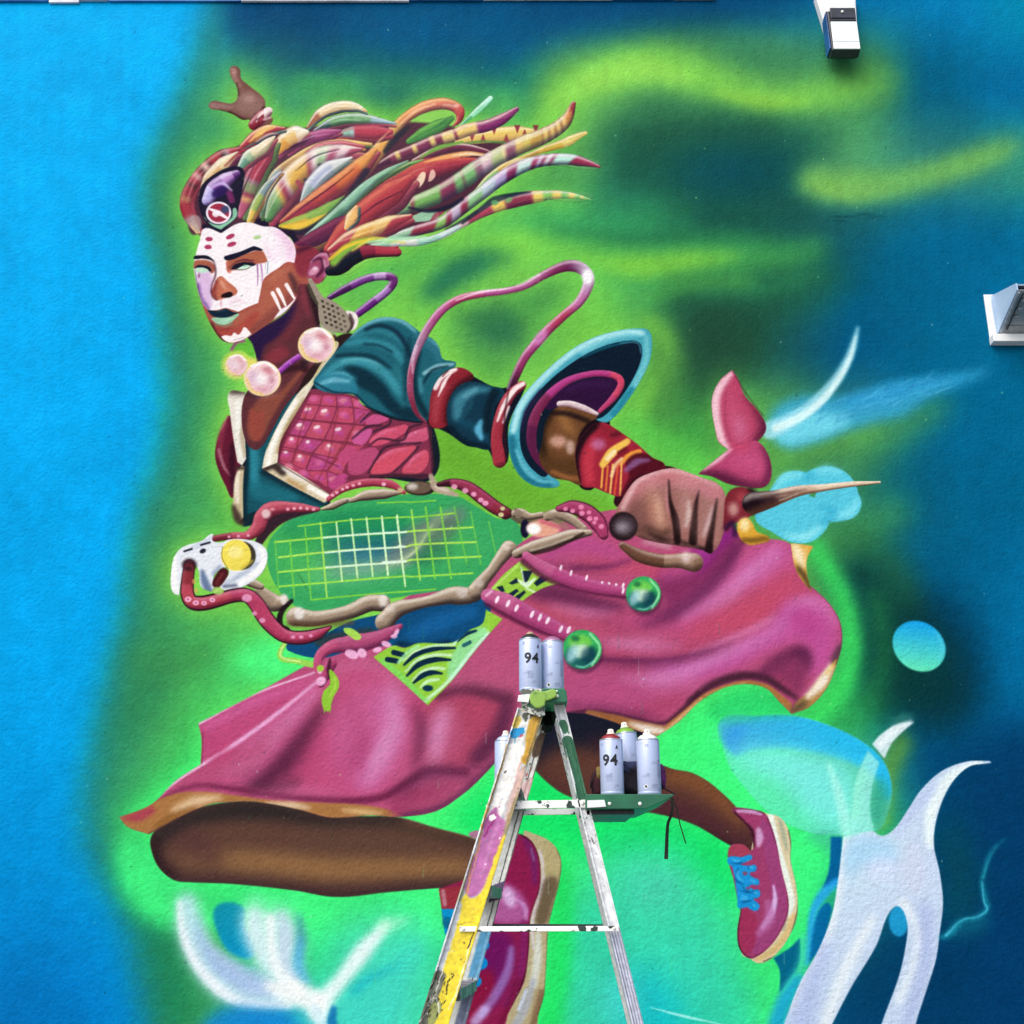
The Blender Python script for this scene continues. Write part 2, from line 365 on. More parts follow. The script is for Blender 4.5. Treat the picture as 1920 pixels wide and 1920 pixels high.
    ell(1160, 1880, 40, 60, '4cd4d0', 20, .6); ell(1230, 1660, 60, 50, '5cdcc8', 30, .5)
    line('1040,1600 1050,1750 1030,1920', 50, '20e666', 10, .85)
    fill('1380,1540 1440,1840 1420,2010! 1470,2010! 1480,1880 1530,1700 1560,1560 1500,1500', '3cf882', 16, .85)
    fill('640,1740 800,1730 800,1850 760,1960 620,1960 640,1850', '48d8c8', 30, .7)
    img = upsample(CV.img, int(CH), int(CW))
    new_canvas(1.0, img)
    # spray mottling
    H, W = img.shape[:2]
    for cell, amp, sd in ((60, .05, 3), (18, .035, 4), (6, .03, 5)):
        img *= (1 + noise(H, W, cell, sd) * amp * 2)[..., None]

def paint_splashes():
    view('ll')
    fill('460,450 620,440 640,560 690,740 560,730 480,620', '0a88b0', 6, .9, '0090d0', '500,450 600,740')
    fill('640,470 760,440 900,480 980,640 960,860 1000,960 900,960 800,860 700,740 650,620', 'c8f0f0', 30, .75)
    line('290,420 310,560 380,740 500,880 660,970 860,1000', [120, 160, 180, 210, 190, 120], 'c4e4f6', 22, .92)
    line('430,700 560,820 700,900 800,930', [40, 120, 150, 90], 'b0c4f0', 14, .8)
    line('350,520 380,650 480,820 640,930', [20, 50, 60, 30], '98b8e8', 12, .6)
    line('245,420 265,600 340,780 470,930 620,1020 900,1040', [30, 50, 55, 70, 60, 40], 'eef8ff', 9, .95)
    line('700,420 690,560 740,720 800,840 900,900', [60, 130, 110, 90, 60], 'e0f4ff', 20, .9)
    line('850,470 880,620 880,800 960,900', [60, 120, 100, 80], 'd0dcf8', 18, .85)
    line('790,520 800,700 850,850 960,960', [60, 60, 70, 90], 'f4feff', 9, .9)
    line('960,500 975,640 960,760', [30, 60, 30], '3a8aa8', 10, .7)
    line('970,640 960,800 1010,900', [30, 70, 30], '58b4f0', 10, .7)
    line('1480,560 1340,720 1220,880 1120,1000 1080,1080', [60, 110, 90, 110, 140], 'f0ffff', 12, .95)
    line('1620,520 1480,560', [20, 90], 'b8ffd8', 14, .7)
    line('780,920 900,960 1060,1010', [60, 150, 140], 'f8ffff', 12, .95)
    fill('1220,1040 1300,920 1500,800 1640,640 1700,720 1600,900 1560,1100 1400,1200 1200,1200', '40dcc8', 24, .7)
    line('1290,960 1380,880 1560,800', [50, 50, 20], '1ab4c8', 12, .7)
    fill('560,1050 760,1060 900,1090 960,1200 1000,1400! 300,1400! 400,1130', '1288d8', 20, .85)
    line('1060,1060 1090,1120 1130,1300', [60, 70, 60], 'd8f4ff', 6, .8)
    line('1170,1060 1160,1140 1200,1300', [40, 60, 50], '1478b8', 5, .9)
    line('640,400 800,430 960,400', 60, '4cf890', 16, .6)
    # dome, blue bands
    view('lr')
    fill('470,240 620,210 800,210 1000,270 1150,350 1240,440 1275,560 1260,680 1210,770 1090,800 1000,790 880,780 700,700 560,560 470,420', '70ecd8', 3, .55)
    clip('440,235 620,212 800,212 1000,270 1150,350 1240,440 1275,560 1260,680 1210,770 1090,800 1000,790 880,780 700,700 560,560 470,420', .8)
    fill('450,220 800,200 1000,260 1150,340 1250,440 1290,560 1240,620 1200,520 1100,450 940,400 740,370 600,380 500,400', '22bcf8', 8, .9, '40a8e8', '1000,300 460,300')
    fill('460,240 560,230 560,300 500,380', '38a0e8', 12, .8)
    fill('500,400 700,370 940,410 1080,470 1100,760 900,760 760,560 560,480', '7ef2ec', 30, .85)
    fill('520,480 700,560 820,700 1000,790 760,760 600,640', '60f0b8', 30, .6)
    fill('1200,520 1260,560 1250,680 1200,760 1170,680', '30a890', 12, .8)
    clip()
    fill('380,200 470,120 600,70 720,110 790,190 820,210 700,215 480,240', '24c868', 12, .6)
    line('420,330 470,240 560,210', 30, '58e8b0', 14, .5)
    fill('870,790 1000,770 1040,800 980,900 960,850', '4aa8a8', 16, .5)
    fill('980,800! 1035,800! 1030,900 1010,1020 940,1050! 970,960', '005c9c', 2.5, .95)
    fill('985,1150! 960,1120 910,1180 880,1300 870,1420! 940,1320', '0064a8', 2.5, .9)
    line('1010,1020 950,1070 900,1150 880,1250 860,1420', [40, 50, 40, 30, 20], '28a8f4', 5, .85)
    fill('830,1290! 780,1340 700,1390! 730,1450 730,1560! 800,1470 830,1400', '00608c', 2, .95)
    line('850,1290 830,1440 770,1540 700,1700', [30, 40, 50, 60], '40d8b8', 8, .8)
    line('820,1500 760,1600 720,1712', [60, 80, 80], '18a8e0', 10, .8)
    # white antler
    reg('painted_dome', None, 'lr: 470,240 620,210 800,210 1000,270 1150,350 1240,440 1275,560 1260,680 1210,770 1090,800 1000,790 880,780 700,700 560,560 470,420')
    reg('painted_antler', None, 'lr: 1760,440 1650,460 1560,550 1500,690 1480,830 1510,980 1525,1120 1510,1260 1490,1400 1440,1560 1390,1720 1380,1800! 1200,1800! 1225,1712 1310,1480 1345,1320 1350,1220 1310,1140 1260,1175 1200,1330 1080,1530 985,1712 940,1800! 720,1800! 755,1700 830,1510 920,1350 985,1180 1015,1010 1040,800! 1110,780 1180,770! 1230,795 1290,760 1360,660 1420,570 1520,480 1640,435 1750,432!')
    ell(1310, 1210, 48, 75, '20a0d8', 3, .95)
    fill('1760,440 1650,460 1560,550 1500,690 1480,830 1510,980 1525,1120 1510,1260 1490,1400 1440,1560 1390,1720 1380,1800! 1200,1800! 1225,1712 1310,1480 1345,1320 1350,1220 1310,1140 1260,1175 1200,1330 1080,1530 985,1712 940,1800! 720,1800! 755,1700 830,1510 920,1350 985,1180 1015,1010 1040,800! 1110,780 1180,770! 1230,795 1290,760 1360,660 1420,570 1520,480 1640,435 1750,432!', 'd2e4fc', 1.2, .95)
    clip('1760,440 1650,460 1560,550 1500,690 1480,830 1510,980 1525,1120 1510,1260 1490,1400 1440,1560 1390,1720 1380,1800! 1200,1800! 1225,1712 1310,1480 1345,1320 1350,1220 1310,1140 1260,1175 1200,1330 1080,1530 985,1712 940,1800! 720,1800! 755,1700 830,1510 920,1350 985,1180 1015,1010 1040,800! 1110,780 1180,770! 1230,795 1290,760 1360,660 1420,570 1520,480 1640,435 1750,432!')
    line('1700,440 1560,520 1470,680 1460,840', [40, 60, 60, 40], 'f0ffff', 8, .9)
    line('1040,820 1020,1000 970,1230 880,1420 790,1620', [40, 50, 60, 60, 50], 'eaf6ff', 8, .9)
    line('1180,1200 1060,1430 950,1712', [40, 60, 60], 'f0faff', 10, .8)
    line('1330,1120 1400,1250 1390,1400 1310,1600', [50, 40, 40, 40], 'f0faff', 8, .7)
    line('1440,1150 1440,1400 1350,1712', [60, 60, 50], 'a8b8e8', 14, .7)
    line('940,1330 880,1530 830,1712', [80, 110, 120], 'b0c0f0', 20, .7)
    fill('1060,830 1200,800 1300,860 1260,960 1120,950 1060,1010', 'a8d8f8', 16, .8)
    ell(1230, 960, 80, 60, 'd8e4ff', 14, .8); ell(1380, 960, 60, 140, 'd4dcf4', 18, .7)
    line('1300,780 1400,640 1480,560', [40, 60, 30], 'c0d0f4', 10, .8)
    clip()
    fill('1385,240! 1300,255 1220,305 1180,350! 1240,420! 1280,340', 'd4ecf4', 2, .95)
    line('1370,240 1290,280 1220,350', [16, 40, 40], 'eefcff', 5, .8)
    line('1270,245 1320,225 1375,215', [10, 26, 16], '5cb8a0', 9, .6)
    fill('1160,380! 1215,440! 1180,560 1170,680 1190,765! 1080,800! 1080,680 1110,500', 'a0f4ec', 3, .75)
    line('1150,420 1110,560 1095,700', [16, 40, 50], '90f8d0', 10, .5)
    line('970,450 1020,600 1060,780', [20, 50, 60], 'b0fff0', 7, .75)
    # electric wisps
    line('1830,810 1760,870 1730,950 1715,1020 1730,1100 1740,1150 1690,1195 1620,1210 1560,1270 1520,1290', [6, 10, 14, 16, 22, 24, 26, 22, 40, 24], '1898b0', 6, .75)
    line('1715,1020 1725,1120 1740,1155 1690,1190 1620,1205 1540,1280', [5, 7, 8, 8, 8, 14], '58d0f0', 2, .8)
    line('1560,1290 1640,1240 1700,1230 1745,1190', [20, 60, 70, 30], '0c6c88', 16, .6)
    line('1790,840 1745,920 1720,1000', [4, 8, 10], '30a8b8', 3, .6)
    line('100,1630 260,1672 460,1715', [3, 14, 3], 'b0fff8', 1.2, .9)
    # splash behind the pink flower
    view('ri')
    fill('365,590 420,510 540,470 700,480 860,440 1000,400 1200,380 1360,350 1440,345 1300,420 1150,480 1040,560 900,600 760,640 600,700 470,730 410,700', '38aadc', 14, .8)
    fill('380,640 440,560 560,540 660,560 760,580 680,650 560,690 450,710', '78e0f4', 12, .85)
    line('760,500 900,470 1050,430 1250,390', [60, 70, 50, 30], '2e9cd4', 14, .7)
    for i in range(60):
        x = 560 + nrng.rand()*620; y = 590 - (x-560)*.27 + (nrng.rand()-.5)*110
        line('%d,%d %d,%d' % (x, y, x + 30 + nrng.rand()*60, y - 18 - nrng.rand()*20), 6, ('64c8f0', '2888c0')[i % 2], 3, .4)
    line('370,640 480,590 600,500 690,400 750,300 780,220 800,140', [90, 70, 60, 52, 42, 34, 14], 'a8e8f8', 5, .8)
    line('400,630 520,575 620,500 700,400 760,290 790,180', [40, 36, 34, 28, 22, 6], 'e0ffff', 4, .9)
    # egg
    reg('painted_egg', None, 'ri: 1097,1567 1190,1605 1224,1690 1190,1775 1097,1813 1005,1775 970,1690 1005,1605')
    reg('painted_splash', None, 'ri: 365,590 420,510 540,470 700,480 860,440 1000,400 1200,380 1360,350 1440,345 1300,420 1150,480 1040,560 900,600 760,640 600,700 470,730 410,700')
    reg('painted_splash', None, 'll: 220,420 340,430 460,640 600,750 640,430 900,440 930,700 1060,900 1250,680 1480,520 1620,540 1400,720 1150,1060 1150,1180! 900,1080 560,1040 380,890 260,640')
    reg('painted_blossom', None, 'ri: 300,1060 380,920 440,850 540,830 620,818 710,828 775,880 815,980 800,1045 740,1078 660,1080 620,1150 560,1186 480,1185 390,1140')
    ell(1097, 1690, 136, 116, '18a6ec', 2, 1, 38, '68f0c0', '1110,1580 1080,1810')
    line('1180,1620 1215,1700 1190,1760', [10, 18, 10], '60d8f0', 5, .5)
    # blue blossom behind the thorn
    for s in ('300,1060 380,920 440,850 530,840 580,880 560,960 420,1000', '540,870 620,818 710,828 775,880 790,950 640,960', '600,940 760,910 815,980 800,1045 740,1078 640,1070', '300,1060 420,960 620,980 660,1080 620,1150 560,1186 480,1185 390,1140'):
        fill(s, '58cce4', 1.5, 1)
    for s, c in (('380,960 440,870 530,855', '88ecf4'), ('560,870 640,830 720,845', '7ce4f4'), ('660,1060 760,1040 800,980', '8ceaf8'), ('440,1150 540,1160 620,1110', 'a0f4fc'), ('600,1010 680,1040 620,1090', '38b0d4'), ('540,900 560,860 600,870', '3ab0d0')):
        line(s, [10, 40, 20], c, 8, .8)

def paint_lower():
    SK = 'p: 560,1255 480,1300 372,1356! sl: 450,600 445,715! 330,790 210,905 60,965! 100,1010 200,1045! 350,960 480,905 560,893 700,890 900,925 1060,965 1250,955 1400,962 1560,935 1680,860 1760,790 1840,705 p: 965,1385 985,1340 1040,1335 1097,1337! 1145,1351 1190,1368 1232,1380! 1274,1351 1310,1316 1355,1290 1397,1282 1436,1290 1462,1316 1484,1338! 1517,1325 1549,1290 1568,1245 1578,1206 1575,1167 1555,1132 1530,1107 1507,1086 1510,1057 1480,1019 1452,1011 1400,1010 1340,960 1200,950 1050,980 900,1060 760,1120 660,1200'
    # far leg and its shorts
    view('p')
    fill('985,1305 1060,1312 1110,1325 1180,1348 1222,1372 1212,1415 1256,1440 1300,1450 1340,1475 1390,1525 1412,1565 1408,1600 1365,1582 1300,1545 1230,1525 1120,1510 1060,1490 1030,1470 1000,1440 970,1400', '50302e', 1, 1)
    clip('985,1305 1060,1312 1110,1325 1180,1348 1222,1372 1212,1415 1256,1440 1300,1450 1340,1475 1390,1525 1412,1565 1408,1600 1365,1582 1300,1545 1230,1525 1120,1510 1060,1490 1030,1470 1000,1440 970,1400')
    fill('1000,1400 1100,1395 1300,1450 1400,1560 1330,1540 1200,1500 1050,1470', '5e3a30', 12, .9)
    line('1250,1450 1320,1470 1390,1540', [30, 36, 20], '865430', 10, .8)
    line('1180,1500 1280,1520 1390,1585', [40, 40, 30], '4a2630', 12, .8)
    line('1240,1540 1320,1570 1390,1600', 20, '241820', 7, .8)
    fill('960,1295 1180,1310 1240,1380 1180,1410 1100,1400 1040,1405 1000,1430 960,1400', '161a2a', 12, .97)
    line('1120,1390 1180,1420 1240,1440', 26, '402028', 10, .6)
    clip()
    reg('painted_leg', 'painted_woman', 'p: 985,1305 1060,1312 1110,1325 1180,1348 1222,1372 1212,1415 1256,1440 1300,1450 1340,1475 1390,1525 1412,1565 1408,1600 1365,1582 1300,1545 1230,1525 1120,1510 1060,1490 1030,1470 1000,1440 970,1400')
    # near leg
    LEG = 'sl: 210,1060 260,1000 400,930 560,895 700,890 900,925 1060,960 1200,960 1380,965 1560,1015 1750,1070 1790,1120 1740,1290 1560,1300 1300,1322 1150,1340 1040,1338 900,1312 600,1280 400,1272 320,1262 250,1205 215,1130'
    reg('painted_leg', 'painted_woman', LEG)
    fill(LEG, '5e4036', 1, 1)
    clip(LEG)
    view('sl')
    fill('330,1150 600,1130 900,1150 1200,1160 1700,1180 1700,1250 1300,1240 1000,1250 700,1220 450,1200', '80603e', 26, .95)
    line('560,1170 800,1180 1060,1215 1300,1210 1700,1200', [40, 60, 60, 60, 50], '9c7048', 22, .85)
    fill('200,1050 400,930 700,880 1060,950 1400,960 1400,1000 1200,1010 1000,1010 800,980 600,980 400,1010 260,1100 230,1150', '2a2426', 16, .95)
    line('340,1060 460,1120 520,1180', [60, 80, 60], '4c2c34', 30, .85)
    fill('210,1100 260,1180 330,1240 600,1260 900,1290 1080,1310 1300,1300 1700,1270 1700,1330 1000,1380 300,1300 200,1200', '34222a', 20, .95)
    line('220,1080 240,1180 310,1240', 50, '2a181e', 14, .8)
    line('1300,985 1500,1040 1750,1090', [20, 34, 30], '44352c', 9, .8)
    line('1380,962 1560,1012 1750,1066', 5, 'a07868', 1.2, .7)
    line('900,1040 1200,1060 1500,1100', [30, 70, 50], '5c4438', 26, .7)
    for i in range(420):
        x = 230 + nrng.rand()*1480; y = 920 + nrng.rand()*400
        ell(x, y, 3, 2.4, ('241a1a', 'a08060')[i % 2], .5, .3)
    clip()
    # skirt
    reg('painted_skirt', 'painted_woman', SK)
    fill(SK, 'b64c76', 1, 1)
    clip(SK)
    fill('440,500 700,370 990,270 1040,300 760,520 460,700', 'c0487c', 12, .8)
    fill('1000,330 1150,250 1400,300 1500,420 1480,560 1420,760 1300,870 1000,860 880,800 900,640 960,480', 'c04a78', 24, .95)
    fill('1100,450 1300,330 1440,520 1340,800 1200,850 1060,700', 'c65c96', 34, .8)
    line('1340,380 1350,560 1280,700 1220,800', [60, 90, 80, 60], 'd07cb4', 24, .8)
    line('1330,560 1300,640 1250,720', [20, 34, 20], 'dc94c4', 10, .7)
    line('1240,560 1210,650 1190,740', [20, 40, 20], 'a03468', 14, .8)
    line('1060,400 1000,480 900,600 820,720 680,810', [20, 34, 56, 90, 90], '4c2036', 20, .85)
    line('980,520 900,680 800,800', [60, 110, 80], '842a50', 34, .6)
    line('690,800 800,830 900,800', 40, '4c2036', 12, .7)
    line('560,820 700,760 800,640 960,480', [40, 60, 60, 40], 'c45088', 16, .7)
    line('440,520 700,382 990,278', [14, 10, 8], 'f4c8e8', 1.5, .95)
    line('470,540 700,420 940,330', [30, 40, 20], 'd46aa8', 9, .6)
    line('460,710 620,610 800,480 1000,320', [14, 20, 20, 12], 'f0b4e0', 3, .95)
    line('210,900 330,795 460,710', [8, 12, 14], 'f4c8e8', 2, .9)
    line('640,640 820,510 1000,360', [20, 40, 30], 'd878b4', 12, .6)
    line('450,600 560,640 500,690', 40, 'b8406c', 12, .6)
    line('455,560 452,640 450,710', 8, '7a2848', 2, .7)
    # hem, lining
    line('200,915 340,840 440,815 600,830 800,860 1000,880 1200,885 1330,860 1440,790 1520,740 1700,750', [10, 16, 16, 24, 26, 30, 34, 36, 40, 40, 40], '6c2044', 6, .95)
    fill('60,965! 200,900 340,850 480,845 600,860 800,885 1000,895 1200,905 1340,930 1400,962 1250,985 1060,985 900,945 700,905 500,910 350,970 200,1050! 100,1015', 'a87440', 2.5, 1)
    line('320,930 420,890 540,870', [30, 50, 20], 'e8c8a0', 8, .9)
    line('760,900 880,908 960,920', [16, 30, 12], 'f0dcc0', 6, .8); line('1120,930 1220,940 1300,945', [16, 30, 12], 'e8c890', 6, .7)
    line('210,930 150,960 70,970', [40, 50, 10], 'a83850', 7, .9)
    line('240,1010 340,950 420,920', [30, 30, 20], '7a5020', 8, .7)
    line('200,1042 350,968 500,912 640,896', 8, '30202a', 3, .7)
    fill('1340,900 1440,830 1560,800 1720,790 1860,690 1900,760 1720,900 1560,950 1380,970', 'a03a62', 10, .95)
    line('1420,940 1560,900 1680,820', [30, 50, 40], 'c05a80', 16, .5)
    line('1400,960 1560,925 1690,850 1850,690', 24, '4c2248', 8, .85)
    fill('1520,400 1640,370 1900,400 1900,560 1780,690 1640,730 1540,700 1500,600', 'aa3c5c', 14, .9)
    line('1600,470 1560,560 1540,680', [70, 130, 80], 'd07cac', 26, .85)
    line('1660,500 1660,600 1640,680', [40, 80, 40], 'b85078', 20, .7)
    line('1560,390 1700,360 1900,400', [30, 40, 60], '5a2036', 8, .85)
    line('1900,420 1860,560 1760,680', [50, 70, 70], '582244', 14, .85)
    line('1480,420 1500,540 1470,700', 60, 'a43460', 18, .6)
    line('940,320 1040,280 1240,240 1420,380', [20, 40, 40, 20], 'cc6c9c', 14, .55); line('1040,330 1180,470 1170,640 1120,800', [20, 50, 60, 30], 'a83c68', 20, .55)
    line('1460,300 1600,340 1760,330 1900,370', [20, 40, 50, 50], 'c0587c', 14, .7); line('560,760 700,700 840,560', [30, 50, 20], 'd07ca8', 18, .5); line('700,850 900,840 1100,850', [20, 50, 30], 'cc6c98', 14, .5)
    line('1400,860 1500,780 1620,760 1760,780', [30, 50, 50, 30], '6a2850', 14, .6)
    # right lobe
    view('sr')
    fill('-200,380 0,420 200,420 500,470 700,520 640,600 300,620 0,580 -200,560', 'b84a66', 26, .8)
    fill('-60,330 150,340 400,440 540,480 500,520 200,470 -40,430', '6a2850', 16, .85)
    fill('250,230 560,210 800,190 900,240 800,330 560,290 300,280', 'c04868', 14, .8)
    line('60,190 250,120 480,180 520,210', [60, 90, 60, 30], 'b84890', 18, .8)
    line('220,260 420,255 560,220', [20, 30, 20], '70285a', 8, .85)
    fill('700,330 900,280 1050,100 1130,20 1200,100 1150,260 960,430 760,540 640,590 560,570 760,480', '7c2858', 16, .9)
    fill('1000,40 1120,20 1170,80 1080,150 1000,260 900,270', '8a1a88', 18, .8)
    line('760,300 880,260 1000,170', [60, 70, 50], 'b04890', 18, .7)
    line('1200,110 1140,240 1000,400 820,520 640,590', [50, 60, 50, 40, 20], '702458', 10, .85)
    fill('1330,120 1480,120 1500,240 1480,300 1300,360 1120,430 960,560 800,600 960,420 1160,240', 'c45496', 22, .9)
    line('1420,130 1380,240 1260,330', [50, 90, 60], 'd070b4', 20, .7)
    fill('1480,260 1560,330 1600,420 1460,480 1360,600 1100,660 800,700 860,610 1080,520 1300,400', 'c2486a', 26, .85)
    line('1060,600 1250,520 1460,380', [60, 90, 50], 'c84a60', 30, .5)
    line('420,560 560,560 760,600 900,640', [40, 90, 90, 40], 'b84a80', 22, .7)
    fill('380,640 700,660 1000,690 1200,640 1240,680 1000,750 760,790 400,790', 'b04468', 16, .8)
    line('360,790 560,800 800,795 1000,750 1160,700', [26, 28, 28, 20, 10], '6a2450', 7, .9)
    fill('1450,470 1560,440 1660,440 1740,530 1770,640 1740,780 1640,900 1580,820 1600,740 1560,700 1440,720 1300,780 1100,880 900,900 700,860 640,830 1000,800 1240,710 1400,600', 'c05098', 20, .95)
    line('660,870 1000,810 1250,710 1420,600 1520,490', [40, 60, 70, 70, 40], 'cc70b8', 18, .85)
    line('1480,540 1580,560 1620,660', [60, 90, 60], 'b43c84', 24, .8)
    line('1540,440 1680,460 1750,580', [20, 36, 30], 'd880c0', 12, .6)
    line('640,950 800,930 960,900', [60, 100, 60], 'c868a8', 26, .8)
    fill('200,900 500,860 700,1000 640,1120 400,1090 200,1060', 'b44a80', 24, .7)
    line('560,1120 700,1090 860,1020', [60, 80, 60], 'a83c62', 22, .8)
    fill('1300,860 1430,760 1560,720 1600,780 1590,880 1540,1000 1440,930 1320,890', '802e58', 14, .9)
    line('1500,750 1580,760 1590,850', [30, 60, 30], '5c2048', 12, .8)
    line('1380,890 1450,930 1530,1010', [40, 50, 30], '943458', 14, .8)
    line('340,700 560,690 760,670', [16, 40, 16], 'd484b4', 14, .6); line('240,500 420,560 560,640', [20, 50, 20], '8c3460', 18, .55); line('1000,520 1160,420 1300,250', [14, 40, 14], 'd88cc4', 14, .6); line('900,760 1100,690 1300,600 1400,540', [10, 26, 30, 14], 'e090cc', 9, .6); line('380,850 560,870 760,850', [20, 50, 20], 'a03c68', 16, .5)
    line('900,1040 1040,940 1200,890 1340,900 1440,960 1530,1020', [30, 46, 50, 46, 36, 20], '3c1a2c', 7, .95)
    line('160,1120 300,1095 450,1105 600,1140 750,1165 860,1090 960,990', [30, 24, 20, 24, 22, 26, 28], '3c1a2c', 5, .95)
    fill('300,1110 450,1110 600,1145 760,1180! 860,1100 980,1000 1100,945 1240,915 1360,940 1440,1000 1500,1050! 1500,1110! 1430,1045 1350,965 1230,940 1100,965 960,1045 850,1155 720,1245! 560,1205 450,1155', 'a8703c', 2, 1)
    line('560,1165 680,1200 760,1210', [20, 50, 30], 'f4ece0', 7, .95); line('770,1210 880,1110 980,1020', [24, 22, 12], 'dcb080', 3, .9)
    line('400,1120 520,1160', 30, '8a5424', 8, .7); line('1000,1000 1100,958 1230,928', 7, 'd0a070', 2, .7)
    fill('1500,1110! 1520,1050 1600,980 1680,870 1760,790 1790,780 1760,900 1680,1000 1600,1075', 'b08448', 2.5, 1)
    line('1590,1010 1670,930 1730,830', [30, 60, 30], 'fff8e8', 8, .95); line('1510,1090 1570,1050', 46, '4a3c30', 9, .8); line('1740,800 1780,720', 34, '3a3038', 7, .8)
    line('1700,880 1760,800', 16, 'e0b850', 4, .7)
    # deep folds and bright ridges, sharpest along one side
    for s, w in (('-40,400 160,430 340,470 520,490', [10, 50, 60, 20]), ('300,800 560,815 820,805 1020,760 1180,700', [20, 46, 46, 36, 8]), ('640,600 800,540 960,430 1100,280 1180,140', [20, 70, 80, 70, 30]), ('200,1060 420,1080 620,1120 740,1150', [30, 40, 40, 20]), ('1300,900 1420,800 1540,745 1590,800', [20, 50, 50, 40]), ('60,250 240,270 420,262', [20, 40, 20])):
        line(s, w, '561c44', 15, .62)
    for s, w in (('420,690 640,720 860,710', [20, 60, 20]), ('500,900 700,910 900,860 1100,760 1300,670', [20, 60, 60, 40, 10]), ('860,560 1060,440 1240,290 1400,160', [20, 50, 60, 30]), ('1480,480 1600,460 1700,520', [16, 40, 20]), ('100,480 300,520 460,520', [20, 50, 20])):
        line(s, w, 'd88cc8', 14, .55)
    view('sl')
    for s, w in (('1040,420 960,540 860,690 740,800', [20, 60, 80, 70]), ('1560,380 1720,355 1900,395', [30, 46, 60]), ('1900,440 1850,580 1740,700', [50, 80, 70]), ('1330,860 1460,780 1560,735 1720,740', [20, 36, 36, 20]), ('1460,440 1490,560 1460,720', [20, 60, 30])):
        line(s, w, '4c1a3a', 15, .55)
    for s, w in (('1350,340 1370,520 1310,680 1240,800', [30, 70, 60, 30]), ('1610,460 1570,570 1560,680', [40, 80, 40]), ('760,620 900,480 1000,360', [20, 50, 20])):
        line(s, w, 'dc90c4', 15, .5)
    view('sr')
    fill('-1000,-100 2000,-100 2000,1400 -1000,1400', 'd4b4c8', 1, .03)
    view('sl'); fill('60,250 2000,250 2000,1060 60,1060', 'd4b4c8', 1, .03); view('sr')
    line('1560,330 1650,395 1730,475 1785,580 1793,700 1760,820', 12, '4a1e38', 2.5, .8)
    clip()
    # far shoe
    view('sh')
    SOLE = '640,230 740,242 860,275 945,390 975,520 970,700 1020,930 1042,1120 1030,1290 960,1460 860,1610 740,1715 640,1735 560,1690 480,1640'
    reg('painted_shoe', 'painted_woman', 'sh: 385,192 480,182 620,205 740,242 860,275 945,390 975,520 970,700 1020,930 1042,1120 1030,1290 960,1460 860,1610 740,1715 640,1735 510,1660 450,1560 440,1400 470,1200 440,1100 400,900 350,720 350,600 400,545 510,555 580,610 590,500 545,380 420,250')
    fill(SOLE, 'dccfa8', .9, 1)
    clip(SOLE); line('770,270 850,600 930,900 980,1120 960,1250', [60, 60, 70, 70, 40], 'eefaf0', 6, .95); line('860,300 900,450 930,600', [30, 50, 30], '9aa890', 8, .7)
    line('1000,1250 940,1420 820,1590 640,1700', [40, 60, 60, 50], 'd8b878', 8, .8); line('950,400 975,560 975,700 1040,1000 1040,1200 960,1480 850,1640 700,1720', 14, '4a4434', 3, .8); line('930,1250 900,1400', 30, '98988c', 7, .6); clip()
    SHOE = '385,192 480,182 620,205 715,240 770,340 830,540 880,800 945,1080 945,1230 880,1400 760,1570 600,1685 510,1660 450,1560 440,1400 470,1200 440,1100 400,900 350,720 350,600 400,545 510,555 580,610 590,500 545,380 420,250'
    fill(SHOE, 'a03e6c', .8, 1); clip(SHOE)
    fill('700,300 860,700 930,1100 900,1350 760,1560 600,1640 520,1500 700,1300 780,1000 700,600', '9c4480', 10, .7)
    fill('430,1200 600,1240 640,1400 560,1640 460,1600', 'a03058', 12, .9)
    line('440,215 560,215 680,250', [30, 50, 20], 'd0a0d0', 6, .9); line('650,400 660,480 650,560', [50, 80, 40], 'd8b0dc', 10, .85)
    line('800,960 815,1100 770,1260 690,1380', [20, 50, 70, 40], 'e0bcf0', 8, .95); line('740,1120 760,1300 650,1440', [60, 110, 60], 'bc6ca8', 14, .7)
    line('400,215 480,320 570,420 590,560', [20, 60, 70, 50], '3a1424', 7, .9); fill('350,580 510,550 560,640 360,660', 'a84058', 3, .9)
    line('730,250 850,620 945,1100 920,1300 760,1570 600,1680', 12, '5c1c40', 3, .7); line('440,1100 470,1200 445,1400 455,1560 520,1660 640,1700', 14, '2c1020', 3, .8); line('380,190 620,205 720,245', 9, '3c1020', 2.5, .7); clip()
    LC = '340,690 380,665 480,675 570,652 585,690 500,735 470,750 560,760 620,755 622,815 560,835 600,880 655,905 645,955 590,950 560,965 600,1000 650,1000 668,1050 640,1085 600,1095 640,1130 662,1165 630,1212 570,1200 540,1175 450,1185 440,1100 425,980 405,850 385,770 345,740'
    fill(LC, '1a96dc', 1.2, 1); clip(LC)
    for s, w in (('370,740 470,735 540,745', 26), ('430,850 420,900 500,950', 24), ('480,965 560,1030 620,1000', 22), ('460,1010 560,1030', 18), ('470,1130 580,1110', 30), ('560,760 540,800', 16), ('450,780 430,840', 18)): line(s, [8, w, 8], '0a5a94', 6, .85)
    for s in ('380,690 440,715 470,700', '560,770 600,790', '450,800 440,870 500,920', '560,900 630,930', '480,1060 540,1080', '610,1020 640,1050', '590,1150 630,1170', '470,1090 540,1100'): line(s, [8, 26, 8], '4cc0f4', 6, .8)
    clip(); ell(515, 838, 26, 20, '8a4868', 3, .9); ell(545, 985, 22, 16, '8a4868', 3, .85)
    # near shoe
    view('la')
    S2 = '880,345 960,360 1060,400 1140,470 1185,580 1175,730 1130,920 1085,1100 1070,1300 1060,1500 1045,1680 1000,1840 960,2000 600,2000 740,1700'
